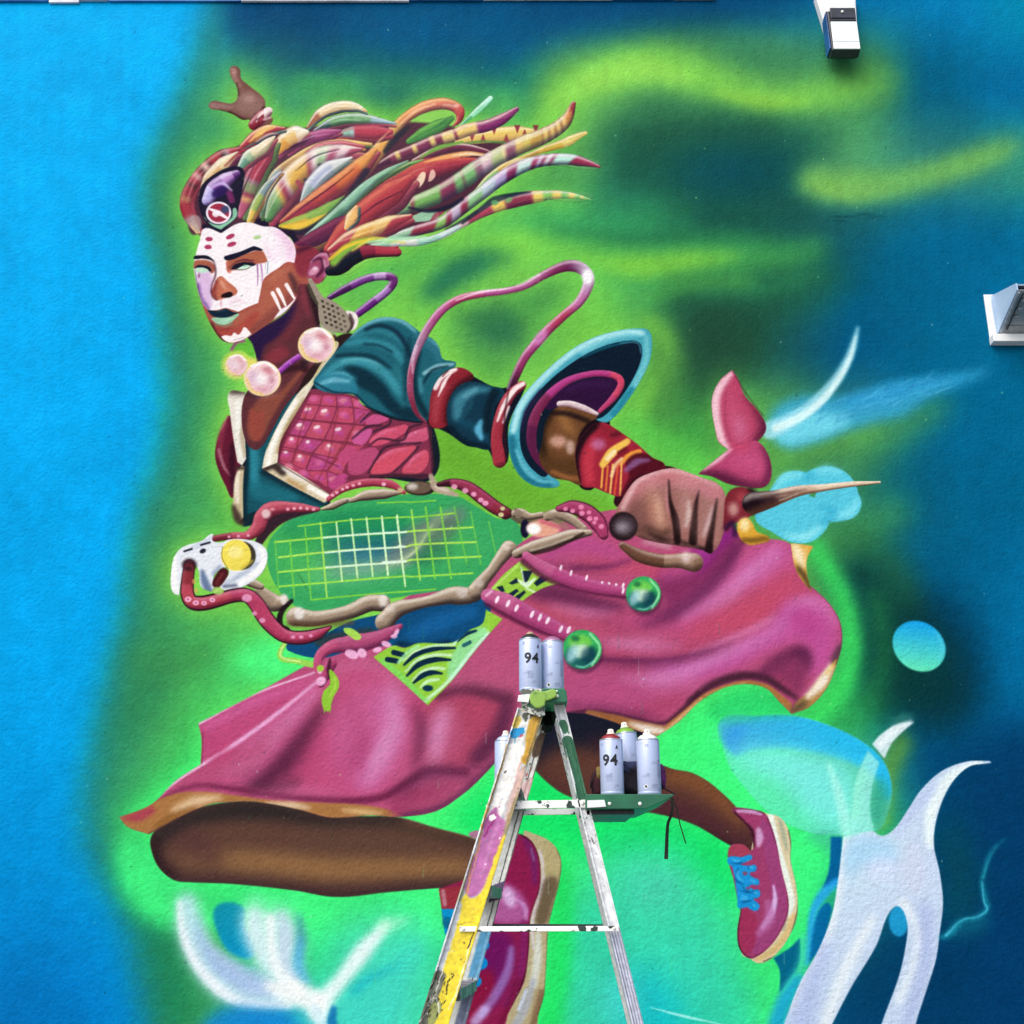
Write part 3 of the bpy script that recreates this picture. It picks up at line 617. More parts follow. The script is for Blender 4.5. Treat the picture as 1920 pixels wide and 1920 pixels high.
    reg('painted_shoe', 'painted_woman', 'la: 700,440 800,370 880,345 960,360 1060,400 1140,470 1185,580 1175,730 1130,920 1085,1100 1070,1300 1060,1500 1045,1680 1000,1840 960,2000! 330,2000! 400,1700 480,1300 560,1000 620,700')
    fill(S2, 'b8ac84', .9, 1); clip(S2)
    line('1010,500 1040,620 1040,760 990,930 950,1100 960,1300', [20, 30, 36, 30, 30, 20], 'dcd4e0', 5, .8); fill('1060,420 1160,480 1190,600 1160,740 1060,720 1050,560', 'b4a878', 9, .9)
    fill('1060,720 1160,740 1110,960 1060,1100 980,1100 1010,900', '5a4a38', 14, .8); line('1000,1180 990,1400 960,1600', [40, 70, 60], 'd8e0d8', 12, .9); line('960,1560 900,1760 800,1960', [40, 70, 80], 'a8b0c0', 10, .8)
    line('900,1640 840,1800', 26, 'c8d8f4', 6, .9); line('1150,470 1190,600 1150,860 1085,1120 1070,1400 1050,1660 1000,1840', 14, '4c4430', 4, .8); line('1030,1660 980,1840 940,2000', 60, '6a4c34', 14, .7); clip()
    S0 = '700,440 560,420 430,700 190,812! 208,960 225,1100 300,1260 260,1500 220,1800 200,2000! 700,2000 700,900'
    fill(S0, '8a2048', .9, 1)
    S3 = '700,440 800,370 870,370 950,430 1000,540 1018,680 1005,830 960,960 930,1080 925,1250 910,1420 880,1580 800,1740 720,1900 680,2000! 330,2000! 400,1700 480,1300 560,1000 620,700'
    fill(S3, '8a1c4c', .9, 1); clip(S3)
    fill('700,780 800,800 890,900 900,1060 760,1100 620,1060', 'b060a0', 20, .9); ell(760, 880, 50, 90, 'dcb8e4', 16, .9, -20); line('820,900 890,960 900,1060', [20, 40, 30], 'c890cc', 8, .8)
    line('890,400 960,560 970,760', [40, 60, 40], '6c2064', 14, .8); line('940,480 965,580', 16, '8a78a0', 5, .6)
    fill('560,1180 760,1180 800,1400 700,1700 520,1800 480,1600', '641260', 30, .8); fill('520,1500 620,1480 640,1700 480,1900 380,1950', '8c1438', 24, .8)
    line('780,1300 750,1480 660,1660 540,1840', [50, 70, 80, 60], '9a78c0', 14, .8); line('560,1800 480,1900', 80, 'c8b8f0', 16, .8)
    line('880,1100 880,1300 840,1560 740,1760', [60, 60, 60, 60], '7a2068', 14, .7); line('840,1560 760,1780 680,1960', 60, '701438', 16, .7)
    line('860,372 955,440 1005,560 1020,690 1005,830 960,970 930,1090 920,1300 900,1480 800,1750 700,1960', 12, '30101c', 3, .8); clip()
    for x, y, r in ((540, 1270, 60), (520, 1420, 66), (480, 1570, 56)):
        ell(x, y, r, r*.85, '0a88cc', 1, 1); ell(x - 8, y - 14, r*.5, r*.3, '2ca8e8', 8, .7)
    fill('185,810! 480,780! 470,975! 208,975!', '98303e', 1, 1); line('220,830 235,940', 34, 'c08898', 5, .8)
    fill('208,976! 430,976! 330,1250 235,1180! ', '0a92cc', 1.2, 1); ell(255, 1090, 40, 50, '0a5a78', 6, .7)
    fill('430,370 480,335 530,345 520,400', 'b86c98', 2, .9)
def paint_body():
    view('t')
    # dark ground under torso and arm
    fill('130,880 150,1480 240,1690 860,1545 900,1465 1250,1350 1650,1340 1640,930 1500,900 1100,790 740,640 700,700 400,1100 240,780', '121c28', 2, 1)
    fill('560,500 760,440 900,300 1040,262 1010,330 800,560 620,780', '2a1a1c', 3, 1)
    fill('a: 225,1200 240,1000 330,850 440,808 545,870 720,950 900,920 890,980 790,1200 780,1460 700,1470 640,1375 500,1350 380,1270 300,1230', '0a1422', 2, 1)
    fill('a: 1230,1320 1330,1160 1440,1145 1490,1200 1380,1640 1280,1630', '180a14', 2, 1)
    fill('fi: 290,830 340,700 420,640 575,598 660,640 420,780', '2c0c18', 2, 1)
    view('t')
    # left sleeve, lapels and teal top
    fill('125,880 70,960 25,1080 12,1180 40,1290 90,1400 150,1490 200,1300 180,1100', '601830', 1, 1)
    line('90,930 50,1060 45,1180', [30, 50, 40], '8a3048', 8, .8); line('40,1130 80,1260 130,1330', [20, 26, 10], 'b07080', 5, .8); line('110,880 60,980', 14, 'c06a78', 4, .6)
    line('150,1100 140,1260 160,1440', 50, '2a0c1c', 10, .7)
    TE = '235,760! 290,900 320,1000! 345,1020! 380,960 450,860 560,730! 640,720 560,860 470,1000 390,1160 370,1290! 520,1370 860,1530! 780,1570 600,1545 450,1540 340,1600 300,1680 220,1700 220,1400 250,1200 230,1000'
    reg('painted_woman', None, 'p: 430,740 460,735 600,700 640,640 760,740 806,795 812,870 800,900 615,945 520,950 460,985 440,960 405,850 415,800')
    fill(TE, '14505e', 1, 1); clip(TE)
    line('310,1000 300,1200 310,1400', [30, 90, 60], '2a8a9c', 16, .9); fill('280,1380 500,1420 640,1500 420,1520 300,1500', '1c7080', 18, .8)
    line('240,1000 250,1250 230,1500 240,1680', 40, '08222e', 10, .9); line('370,1300 560,1400 820,1530', 40, '08222e', 10, .8); line('380,960 350,1040 310,1020 270,900', 24, '0a2a36', 7, .9); clip()
    fill('120,700 240,700! 232,900 245,1200! 215,1250! 180,1225! 150,1050 125,850', 'e8e4d8', 1, 1)
    clip('120,700 240,700! 232,900 245,1200! 215,1250! 180,1225! 150,1050 125,850')
    line('140,690 230,690', 60, '40342c', 16, .9); line('180,780 185,950 205,1180', [30, 40, 30], 'f8f8f0', 8, .9); line('230,900 215,1030 240,1180', [20, 40, 30], 'a89878', 10, .7); clip()
    fill('210,1250! 232,1260! 222,1400 224,1640! 190,1680 150,1600 150,1480 165,1330!', 'c8b894', 1, 1)
    line('190,1290 175,1400 180,1520', [20, 40, 30], 'f4ecd8', 8, .9); line('170,1270 230,1270', 24, '40302c', 7, .9); line('150,1560 190,1660 220,1680', [30, 60, 50], '3a2824', 10, .9)
    fill('225,1640! 330,1600 300,1690 240,1695', '102830', 4, 1)
    # quilted armour
    AR = '700,690 900,700 1080,735 1100,780 1170,830 1330,900 1500,930 1620,950 1640,1100 1655,1250! 1620,1340 1450,1340 1250,1340 1050,1370 880,1470! 700,1370 480,1240! 490,1100 540,980 620,840'
    reg('painted_armour', 'painted_woman', AR)
    fill(AR, '7a2440', 1, 1); clip(AR)
    cells = []
    VX = [[(735,715),(820,720),(920,725),(1030,735),(1100,770)], [(690,790),(800,800),(930,810),(1050,815),(1190,840)], [(640,905),(745,915),(890,930),(1060,940),(1130,950)],
          [(565,1020),(680,1040),(830,1060),(1000,1080),(1150,1090)], [(520,1110),(620,1130),(740,1160),(930,1200),(1010,1210)], [(490,1210),(580,1240),(690,1290),(850,1290),(960,1330)], [(560,1270),(670,1330),(800,1380),(860,1420),(960,1400)]]
    rng = np.random.RandomState(3)
    for r in range(6):
        for c in range(4):
            q = [VX[r][c], VX[r][c+1], VX[r+1][c+1], VX[r+1][c]]
            cx = sum(p[0] for p in q)/4; cy = sum(p[1] for p in q)/4
            s = ' '.join('%d,%d %d,%d!' % (cx + ((p[0]+o[0])/2-cx)*.93, cy + ((p[1]+o[1])/2-cy)*.93, cx + (p[0]-cx)*.9, cy + (p[1]-cy)*.88) for o, p in zip(q[-1:] + q[:-1], q))
            fill(s, ('b43c60', 'bc405f', 'b03c74', 'bc4460')[(r*3+c) % 4], 1.2, 1)
            ell(cx - 8, cy - 6, 34, 22, ('d8609a', 'c44890', 'e08098')[(r+c) % 3], 6, .8)
            if c < 2 and r in (1, 2, 3, 4) or (c == 2 and r in (2, 3)): ell(cx - 10, cy - 24, 26 if r < 3 else 16, 13, 'fff0f0', 3.5, .9, -15)
            if c >= 1: ell(cx + 16, cy + 12, 16, 16, 'b040a8', 6, .55)
    for s, c in (('1140,930 1180,880 1250,860 1320,890 1260,930 1180,950', 'c44a80'), ('1040,1060 1080,1000 1180,975 1190,1000 1140,1080 1080,1100', 'c85090'), ('1170,1085 1240,1000 1360,960 1460,960 1380,1040 1260,1095', 'd04868'),
                 ('1400,1085 1470,1010 1560,975 1610,970 1610,1050 1520,1080', 'c84c70'), ('1180,1310 1230,1200 1340,1130 1440,1110 1520,1115 1460,1210 1350,1290 1250,1320', 'd44860'), ('1415,1300 1470,1210 1560,1140 1605,1140 1610,1230 1560,1300 1480,1325', 'cc4860'),
                 ('1010,1290 1030,1180 1120,1130 1230,1130 1200,1230 1120,1310 1040,1320', 'b4406c'), ('870,1400 960,1310 1010,1330 1000,1370 900,1430', 'b83c78'), ('930,1200 1010,1110 1060,1120 1000,1230', 'bc4070'), ('1090,1340 1150,1310 1180,1330', '902c50')):
        fill(s, c, 1.4, 1)
    for s in ('1180,1070 1260,1010 1380,975', '1410,1070 1500,1010 1590,985', '1220,1230 1330,1150 1460,1125', '1450,1270 1510,1190 1590,1150'):
        line(s, [8, 26, 10], 'dc6890', 5, .7)
    for s in ('1100,930 1170,860', '1040,1050 1160,960 1260,950', '1170,1100 1250,1050 1420,1060 1470,970 1560,940', '1160,1310 1230,1190 1300,1110 1560,1080', '1340,1310 1450,1210 1540,1110', '1180,850 1330,910 1200,1000'):
        line(s, [12, 20, 16], '2a1024', 3, .85)
    line('860,1290 960,1110 1060,950 1130,860', 16, '8a2c38', 2.5, .8); line('600,1240 640,1040 720,800', 12, '74202c', 3, .6); line('780,1370 860,1200 900,1000 940,820', 11, '74202c', 3, .55)
    line('640,900 900,930 1140,950', 12, '681c30', 3, .7); line('560,1020 800,1060 1100,1100', 12, '681c30', 3, .7); line('500,1130 720,1170 940,1260', 12, '681c30', 3, .7)
    line('1620,960 1645,1150 1650,1300', 30, '28101e', 5, .9); line('1180,1335 1400,1330 1600,1330', 34, '28101e', 6, .9); line('1000,1350 1150,1330', 24, '5a1c34', 6, .8)
    fill('400,600 1700,600 1700,1500 400,1500', 'd0a4b8', 1, .10)
    line('480,1230 520,1060 620,850 720,700', 20, '501828', 5, .7); clip()
    # right lapel
    LP = '930,320 870,400 800,500 740,600 660,680 590,770 500,920 420,1080 385,1170 365,1275! 480,1230! 500,1080 560,960 650,810 740,660 800,560 900,420'
    reg('painted_lapel', 'painted_woman', LP)
    fill(LP, 'e4dcc4', 1, 1); clip(LP)
    line('620,760 500,960 430,1130 410,1240', [30, 40, 44, 40], 'fdfaf2', 8, .95); line('680,750 560,950 480,1150', [14, 30, 20], '8a7038', 9, .75); line('600,740 470,950 400,1130', [8, 18, 10], '9a8850', 6, .6)
    line('930,320 800,500 720,640', 34, 'b8b070', 8, .8); line('900,380 830,470', 14, '406a78', 4, .7); line('760,570 700,680', [10, 20], 'f4f0d8', 4, .9); clip()
    L2 = '365,1275! 480,1230! 620,1300 880,1470! 865,1510! 830,1530! 600,1410'
    reg('painted_lapel', 'painted_woman', L2)
    fill(L2, 'd8c8a8', 1, 1); clip(L2)
    line('370,1275 450,1250 520,1300', 60, '2c2020', 9, .9); line('520,1270 600,1320 700,1370', [20, 40, 20], 'f0ece8', 8, .9); line('560,1360 680,1430', 24, 'b08448', 9, .8); line('720,1410 860,1490', 40, 'fffcf4', 7, .95); clip()
    line('480,1232 880,1472', 7, '40202c', 1.5, .7)
    # shoulder
    SH = '750,630 790,560 880,440 960,350 1030,280 1120,200 1220,150 1310,138 1420,160 1500,210 1560,260 1640,300 1690,360 1720,450 1820,490 1720,560 1640,720 1650,880 1560,915 1430,905 1330,880 1230,840 1140,800 1080,740 1040,715 900,710 790,680'
    reg('painted_sleeve', 'painted_woman', SH)
    fill(SH, '1c6070', 1, 1); clip(SH)
    fill('1060,640 1200,720 1340,860 1480,920 1560,900 1480,820 1360,760 1280,640 1120,520 980,500 1080,600', '082838', 12, .9)
    fill('760,640 860,540 980,560 1060,620 1080,700 1000,715 860,700', '2c8098', 10, .9); line('800,640 900,610 1020,620', [20, 40, 20], '7cc4d8', 10, .85); line('880,560 980,560 1050,600', [10, 24, 10], '5ab0c4', 7, .8)
    line('840,560 960,480 1120,470 1300,570 1400,700 1460,740', [30, 60, 70, 60, 70, 40], '3c98a8', 14, .9); line('960,470 1120,450 1260,500', [14, 26, 14], '68b8c4', 9, .8)
    line('920,430 1050,420 1200,440 1330,520', [26, 30, 34, 20], '0a2c3c', 8, .85); line('1000,340 1150,320 1330,370 1420,470', [40, 50, 60, 50], '348c9c', 12, .9)
    line('1130,340 1240,350 1340,400', 20, '0c3444', 7, .8); line('1060,300 1180,240 1320,260 1440,350', [40, 40, 50, 40], '2c7c8c', 12, .9)
    line('1140,230 1240,200 1360,240 1440,340 1480,440', [30, 30, 30, 36, 30], '0a2438', 8, .85); line('1030,280 1140,190 1290,145 1420,170 1520,250', [20, 36, 40, 36, 20], '78c0d0', 9, .85)
    line('1360,500 1410,620 1420,800', [40, 60, 40], '2a7c8a', 16, .7); line('1470,300 1450,500 1440,760', [30, 50, 40], '0a3040', 14, .7)
    line('1540,280 1640,340 1700,450', [60, 90, 50], '2c7284', 14, .9); line('1600,290 1690,360 1720,440', [10, 24, 10], '64aec0', 6, .7); line('1540,400 1510,560 1520,720 1600,880', [40, 40, 50, 50], '06222e', 12, .85)
    line('1580,560 1680,510 1800,490', [30, 40, 20], '9cd0dc', 6, .8); line('1570,640 1640,540 1760,505', [20, 24, 14], '0a2c3a', 5, .8); line('1550,600 1560,700', 30, '4c98a8', 9, .7)
    line('760,630 900,700 1060,720 1160,810 1340,885 1480,915', 16, '062434', 5, .8); clip()
    # sleeve chain: bands, blue segment, ring
    view('a')
    B1 = '250,1215 240,1100 255,980 300,890 370,830 440,808 510,830 545,880 460,930 400,1000 370,1100 360,1210'
    reg('painted_armband', 'painted_woman', B1)
    fill(B1, '8c2430', 1, 1); clip(B1); line('280,1180 290,1050 340,930', [40, 60, 50], 'b04450', 12, .7); line('280,950 320,870 420,820', [34, 50, 30], 'fff4f4', 5, .95); line('330,870 370,830', 10, '602028', 2, .8); line('300,1010 350,900 390,850', [6, 26, 10], 'fff4f4', 3, .95)
    line('370,1180 385,1060 440,950 545,880', 60, '2a0a14', 14, .8); clip()
    BS = '370,1210 360,1100 390,1000 450,930 540,905 660,935 760,975 700,1070 680,1180 655,1290 660,1370 560,1360 480,1330 400,1270'
    reg('painted_sleeve', 'painted_woman', BS)
    fill(BS, '0e3448', 1, 1); clip(BS); line('430,1150 450,1040 540,970 660,960', [60, 90, 60, 30], '3a8094', 14, .95); line('480,1010 560,960', 30, '64a8b8', 10, .7); line('460,1180 560,1230 640,1290', [50, 60, 30], '144c64', 14, .7)
    line('540,1010 520,1080 470,1150', [16, 30, 16], '1c5468', 7, .7); line('600,1180 580,1240 600,1300', [30, 60, 30], '5cb0d0', 8, .95); line('690,980 650,1100 640,1240', 60, '061824', 12, .8); line('380,1220 480,1320 640,1360', 40, '051a28', 10, .9); clip()
    # big cuff
    CF = '785,1310 800,1190 850,1060 950,930 1080,800 1230,680 1380,600 1560,550 1690,538 1755,550 1780,620 1765,760 1700,900 1610,1040 1510,1160 1450,1190 1300,1130 1000,1140 960,1300 1000,1480 1090,1560 1140,1620 1050,1640 950,1620 860,1550 805,1440'
    reg('painted_armband', 'painted_woman', poly=stroke_poly('725,1455 705,1300 740,1120 800,1000 880,930', [95, 80, 80, 76, 60]))
    reg('painted_cuff', 'painted_woman', CF)
    fill(CF, '44a4b8', 1, 1); clip(CF)
    line('1300,690 1500,600 1700,570', [60, 50, 40], '7cd0dc', 12, .8)
    line('820,1250 870,1080 990,920 1180,740 1380,620 1600,560 1720,570', [40, 50, 46, 44, 36, 30, 30], 'b8f0f4', 9, .9); line('810,1300 830,1440 920,1570 1060,1620', [50, 60, 70, 60], '1c7088', 10, .95); line('840,1380 900,1510 1000,1590 1100,1600', [20, 34, 30, 16], '68c4d4', 6, .8)
    line('1740,600 1740,750 1660,930 1540,1110', [30, 40, 50, 50], '78d0d8', 10, .8); line('1640,960 1520,1130', 50, '1a7c94', 10, .85); clip()
    IN = '865,1300 880,1180 930,1060 1020,950 1140,840 1300,730 1450,660 1600,625 1690,635 1712,700 1690,800 1630,920 1540,1050 1440,1150 1300,1200 1050,1560 960,1520 890,1420'
    fill(IN, '081a2c', 1.5, 1); line('1300,740 1460,670 1620,632', [8, 16, 8], '0a6a80', 4, .8); line('1560,640 1680,640 1705,710', 10, '4a98b0', 3, .7)
    line('880,1250 910,1120 1010,970', [20, 40, 30], '2a1c44', 8, .7)
    fill('1040,1090 1130,980 1260,910 1420,875 1530,890 1540,950 1470,1040 1380,1130 1200,1060', '2c1038', 2, 1)
    line('1200,960 1330,920 1480,930', 40, '3a1a4c', 14, .6)
    tube('1060,1530 975,1420 945,1300 970,1150 1050,1020 1180,910 1320,860 1450,850 1550,880 1565,930 1510,1020 1420,1110', [30, 50, 70, 74, 66, 60, 50, 44, 44, 48, 46, 30], [(0, '5a1c44'), (.25, '7a2850'), (.42, 'b43c88'), (.6, 'b83c84'), (.75, 'd04868'), (.9, 'c04070')], hi='d880b0', lo='5a1434', ha=.25, la=.55)
    # forearm
    FA = '1020,1330 1040,1200 1090,1110 1150,1075 1260,1090 1400,1140 1330,1200 1270,1300 1270,1420 1290,1540 1310,1620 1200,1590 1080,1560 1000,1440'
    reg('painted_forearm', 'painted_woman', FA)
    fill(FA, '6a4428', 1, 1); clip(FA)
    line('1030,1430 1020,1250 1080,1120', 50, '22160e', 14, .9); line('1160,1120 1180,1200 1240,1260', [60, 90, 40], '9a6a3c', 18, .85); line('1140,1210 1130,1300 1150,1400', [40, 60, 40], '7c4c30', 14, .6); ell(1130, 1320, 60, 40, 'd8a898', 14, .85); ell(1215, 1360, 30, 50, 'e0c0b8', 10, .7)
    fill('1000,1420 1150,1440 1280,1460 1300,1640 1050,1600', '50341c', 20, .85); line('1090,1530 1200,1570 1290,1580', 30, 'a8683c', 10, .8); line('1090,1120 1200,1130 1340,1180', 36, '1c1012', 8, .85); line('1350,1190 1290,1280 1270,1420', 30, '2c1a14', 9, .8); clip()
    tube('1140,1060 1210,1060 1310,1090 1400,1130', [40, 46, 44, 26], 'dcc4c8', hi='fff8f8', lo='6a4858')
    # wristband
    WB = '1250,1400 1270,1320 1320,1250 1380,1200 1450,1190 1540,1240 1680,1340 1780,1430 1870,1490 1780,1530 1680,1560 1620,1620 1570,1700 1480,1680 1380,1640 1300,1630 1262,1520'
    reg('painted_wristband', 'painted_woman', WB)
    fill(WB, '9c2438', 1, 1); clip(WB)
    line('1265,1620 1255,1430 1310,1290 1400,1200', 50, '180a14', 9, .95); line('1350,1600 1340,1450 1380,1330', [60, 80, 50], 'c83a4c', 16, .85); ell(1410, 1340, 50, 40, 'c070a0', 14, .8); line('1420,1220 1540,1270', 40, '8a2030', 12, .7); line('1500,1280 1560,1260', 30, '501020', 10, .8)
    line('1440,1480 1500,1400 1610,1320', [50, 66, 44], 'f4c858', 4, .97); line('1560,1480 1620,1420 1695,1390', [20, 44, 34], 'f0a040', 4, .95); line('1470,1440 1520,1390', 30, 'fff4d0', 6, .8)
    line('1550,1400 1600,1370', 26, '6a1420', 4, .9); line('1540,1430 1620,1390', 14, '7a1824', 3, .8)
    for s, c in (('1440,1500 1430,1640', 'f0b048'), ('1475,1490 1460,1660', 'e07838'), ('1510,1480 1490,1680', 'f0c060'), ('1545,1480 1520,1690', 'd85838'), ('1570,1470 1560,1690', 'f0b058')): line(s, 14, c, 1.6, .95)
    line('1570,1440 1530,1480 1500,1560', 24, 'f8dca0', 4, .8)
    fill('1620,1560 1600,1460 1700,1400 1870,1490 1700,1560 1600,1690 1560,1700', '4a0c1c', 6, .9); line('1600,1520 1680,1460 1760,1450', [30, 50, 20], '9068a0', 8, .75); clip()
    # pink tube loop
    reg('painted_hose', None, poly=stroke_poly('215,1190 150,1120 112,1000 108,880 130,760 170,650 240,520 340,400 460,330 600,300 760,280 900,245 1050,160 1180,108 1270,112 1330,160 1340,230 1280,350 1180,440 1070,540 980,640 900,740 840,860 800,960', 54))
    tube('215,1190 150,1120 112,1000 108,880 130,760 170,650 240,520 340,400 460,330 600,300 760,280 900,245 1050,160 1180,108 1270,112 1330,160 1340,230 1280,350 1180,440 1070,540 980,640 900,740 840,860 800,960',
         [20, 36, 46, 46, 48, 58, 60, 58, 54, 50, 46, 46, 46, 54, 66, 84, 80, 70, 60, 62, 66, 66, 60, 60, 56],
         [(0, '7a2840'), (.07, 'a04868'), (.16, 'a87898'), (.24, 'b85890'), (.32, 'c04870'), (.4, 'b85c98'), (.5, 'b06090'), (.56, '8a3060'), (.6, '6a2858'), (.635, 'd0c0d8'), (.70, 'c070a8'), (.76, 'b83c5c'), (.83, 'bc5898'), (.9, '9a3868'), (.96, '3c1430')], hi='fff0fc', lo='4a1432', ha=.6, la=.6, blend=.03)
    tube('725,1455 705,1300 740,1120 800,1000 880,930', [95, 80, 80, 76, 60], 'a03040', hi='d06870', lo='4a1020')
    line('710,1180 750,1080 830,960 890,920', [14, 26, 36, 30], 'fff6f4', 4, .95); line('750,1190 790,1080', 16, 'fff0f0', 4, .9); line('740,1040 780,1000', 10, 'c86070', 2, .7)
    line('790,960 760,1150 770,1460', [10, 14, 18], '3a0e1a', 3, .7)
    line('420,345 600,285 800,262', [8, 20, 6], 'ffe8f8', 3, .75); line('850,240 1000,165', [6, 18], 'ffe8f8', 4, .6); ell(1335, 180, 36, 52, 'ffffff', 9, .95); ell(1010, 600, 36, 60, 'd890c8', 10, .6, 35); line('150,660 125,760 125,850', [20, 18, 10], 'e8d0e8', 5, .7)

def paint_head():
    # raised hand behind the hair
    view('h1')
    HD = '310,380 350,345 440,360 505,365 545,320 540,230 495,150 485,80 520,58 565,85 575,160 640,220 730,290 770,340 775,400 800,440 835,510 760,560 680,560 650,500 590,500 500,450 400,420 330,410'
    reg('painted_hand', 'painted_woman', HD)
    fill(HD, '785048', 2, 1); clip(HD)
    fill('520,330 600,260 720,300 760,380 700,460 560,440', '94706a', 20, .9); ell(640, 330, 50, 36, 'b08a84', 14, .8); line('500,80 520,150 560,230', [40, 36, 30], 'b48880', 16, .9); line('330,380 420,390 520,400', [40, 30, 20], 'ac8888', 16, .9); line('540,200 560,300', 16, '3c2420', 6, .7)
    line('480,440 600,500 680,500 770,400', 26, '2c1614', 8, .8); line('400,420 500,450', 14, '2c1614', 4, .7); line('700,460 700,520', 30, '4a1c24', 8, .7); ell(520, 110, 20, 30, 'c09488', 8, .7)
    clip()
    tube('680,540 740,480 800,430', [90, 100, 70], [(0, '8c2c3c'), (.4, 'b04858'), (.7, 'f0dce0')], hi='fff0f0', lo='4a1020', slant=.2)
    line('700,520 730,460 780,430', [8, 20, 24], 'fff0ee', 3, .9); line('760,500 820,480', 16, 'f0d0d0', 4, .7); line('700,500 760,470', 10, '5c1424', 3, .8)
    fill('f: 236,255 440,300 600,210 860,240 1100,330 1190,440 1420,420 1500,200 1200,0 300,0', '1c1630', 2, 1)
    # hair mass
    view('p')
    fill('362,440 350,408 341,380 352,348 377,310 405,287 448,273 470,250 495,235 530,238 575,240 600,235 660,225 740,228 790,230 840,235 880,250 960,262 960,290 920,325 885,365 830,400 800,425 740,445 690,460 650,480 620,505 600,475 560,450 545,425 500,410 450,418 415,432! 385,420', '401c30', 1.5, 1)
    reg('painted_hair', 'painted_woman', '362,440 350,408 341,380 352,348 377,310 405,287 448,273 470,250 495,235 530,238 575,240 600,205 640,195 690,210 740,230 790,195 840,187 868,200 866,230 920,215 965,205 970,215 900,245 960,250 1030,235 1070,190 1080,200 1060,240 1100,245 1020,290 1120,300 1120,318 1000,310 930,360 1040,355 1110,372 1000,375 900,410 830,450 745,460 745,480 690,490 650,515 610,500 600,475 560,450 545,425 500,410 450,418 415,432! 385,420')
    # back locks (right)
    CV.hair = (.7, .6, .012)
    view('h2')
    tube('-440,1130 -200,1190 0,1320 60,1340 110,1320', [70, 90, 100, 110, 40], 'b03048', lo='5a1028', hi='d06070', ha=.4)
    tube('200,460 330,390 450,330 560,270', [60, 90, 100, 60], '3c9440', hi='6cc050', lo='1a4a30', ha=.5)
    for s in ('210,450 360,370 520,300', '230,470 400,390 560,330'): line(s, 8, '2a6a34', 2, .7)
    line('420,350 480,300 560,250', [8, 16, 8], '1c5a38', 4, .7)
    tube('560,400 660,300 760,210 870,105', [14, 24, 46, 70], [(0, '5ab878'), (.5, '98e8b8'), (.8, 'b8f4dc')], hi='e8fff8', lo='5aa890', la=.4)
    tube('600,460 760,430 920,405 1080,390 1250,380', [70, 90, 110, 110, 60], 'e8c868', hi='fff0b8', lo='7a4a30', la=.5)
    for i, (x, y) in enumerate(((720, 440), (810, 420), (900, 380), (1000, 420), (1090, 370), (1150, 380), (1240, 370))):
        d = 1 if i % 2 else -1
        fill('%d,%d! %d,%d! %d,%d!' % (x-26, y+45*d, x+26, y+45*d, x, y-25*d), '8a2c40', 1.2, .9)
    line('640,480 800,460 1000,470', 20, '4a8a3a', 4, .8)
    tube('-60,660 100,580 250,520 420,450 560,410 700,360 840,330 960,280 1085,195', [60, 70, 74, 80, 84, 96, 90, 84, 66], [(0, '3a1430'), (.1, '7a2848'), (.14, 'e0c868'), (.17, '6c2444'), (.24, '6c2444'), (.26, 'e8d070'), (.29, '7a2850'), (.36, '702848'), (.385, 'ecd878'), (.42, '7a2c48'), (.47, 'f0d878'), (.53, 'f0e088'), (.55, '8a3048'), (.57, 'f0d070'), (.70, 'e8c070'), (.71, '8c3470'), (1, '8c3470')], hi='ffe8d8', lo='2a1030', ha=.4)
    tube('240,620 420,540 600,500 800,530 900,560', [50, 60, 50, 50, 30], '6a2444', lo='2a1028')
    line('300,590 450,510 640,465', [16, 40, 20], '62a83c', 3, .9)
    # big red sweep
    tube('-500,1200 -300,1050 -100,930 100,790 300,700 500,650 760,610', [150, 170, 180, 190, 170, 130, 50], 'a83044', hi='d8604c', lo='3a1028', ha=.55, la=.85)
    line('0,880 160,770 340,690', [20, 60, 30], 'c84c4c', 12, .7)
    line('330,630 480,590 680,560 850,570', [10, 36, 44, 14], 'f4b068', 3, .95); line('560,575 700,560 820,575', [8, 18, 8], 'fff0d0', 3, .9)
    fill('225,860! 260,780 310,710 340,720 320,800 270,850', 'f8e0c0', 1.5, .95); fill('360,790! 380,700 405,690 420,740 390,780', 'f4c8b8', 1.5, .9)
    tube('-100,800 60,730 200,650 320,610', [30, 40, 40, 20], '5ca850', lo='1a3a30', hi='a0d078', la=.8)
    # long curl that ends top right
    tube('-160,1120 20,1050 220,980 430,900 620,790 800,660 960,570 1120,490 1290,420 1420,350 1500,270 1550,150', [60, 80, 110, 130, 140, 140, 130, 130, 130, 120, 100, 66],
         [(0, '284868'), (.1, 'd8e8e0'), (.15, '7cc078'), (.2, '882c44'), (.215, '6cb058'), (.325, '70b85c'), (.33, '7c2c50'), (.38, '78284c'), (.40, '6cb068'), (.435, '6a9458'), (.44, '78284c'), (.445, '70bc70'), (.495, '80c078'), (.5, '8c6078'), (.535, 'd8b8c8'), (.58, 'b4c888'), (.63, 'f0e0a0'), (.645, '8c5068'), (.68, '946078'), (.69, 'e0c068'), (.73, 'd8c860'), (.755, 'c8a048'), (.8, 'e0c468'), (.805, '8a5030'), (.812, 'ecd070'), (.835, '7a4030'), (.842, 'f0d078'), (.865, '7a4030'), (.872, 'f0d078'), (.895, '6a3428'), (.902, 'f0c878'), (.925, 'd89050'), (.955, 'c87850'), (.97, '9c3438')],
         hi='fffce8', lo='101830', ha=.4, la=.92, blend=.006, slant=.012)
    tube('740,880 860,760 1000,660 1150,590 1320,520 1480,470 1600,410 1650,390', [40, 56, 60, 40, 36, 56, 70, 50], [(0, '7cb868'), (.25, 'c09838'), (.5, 'b89448'), (.6, 'd8b850'), (.8, 'f0dc80')], hi='fff8c0', lo='6a5020', la=.5)
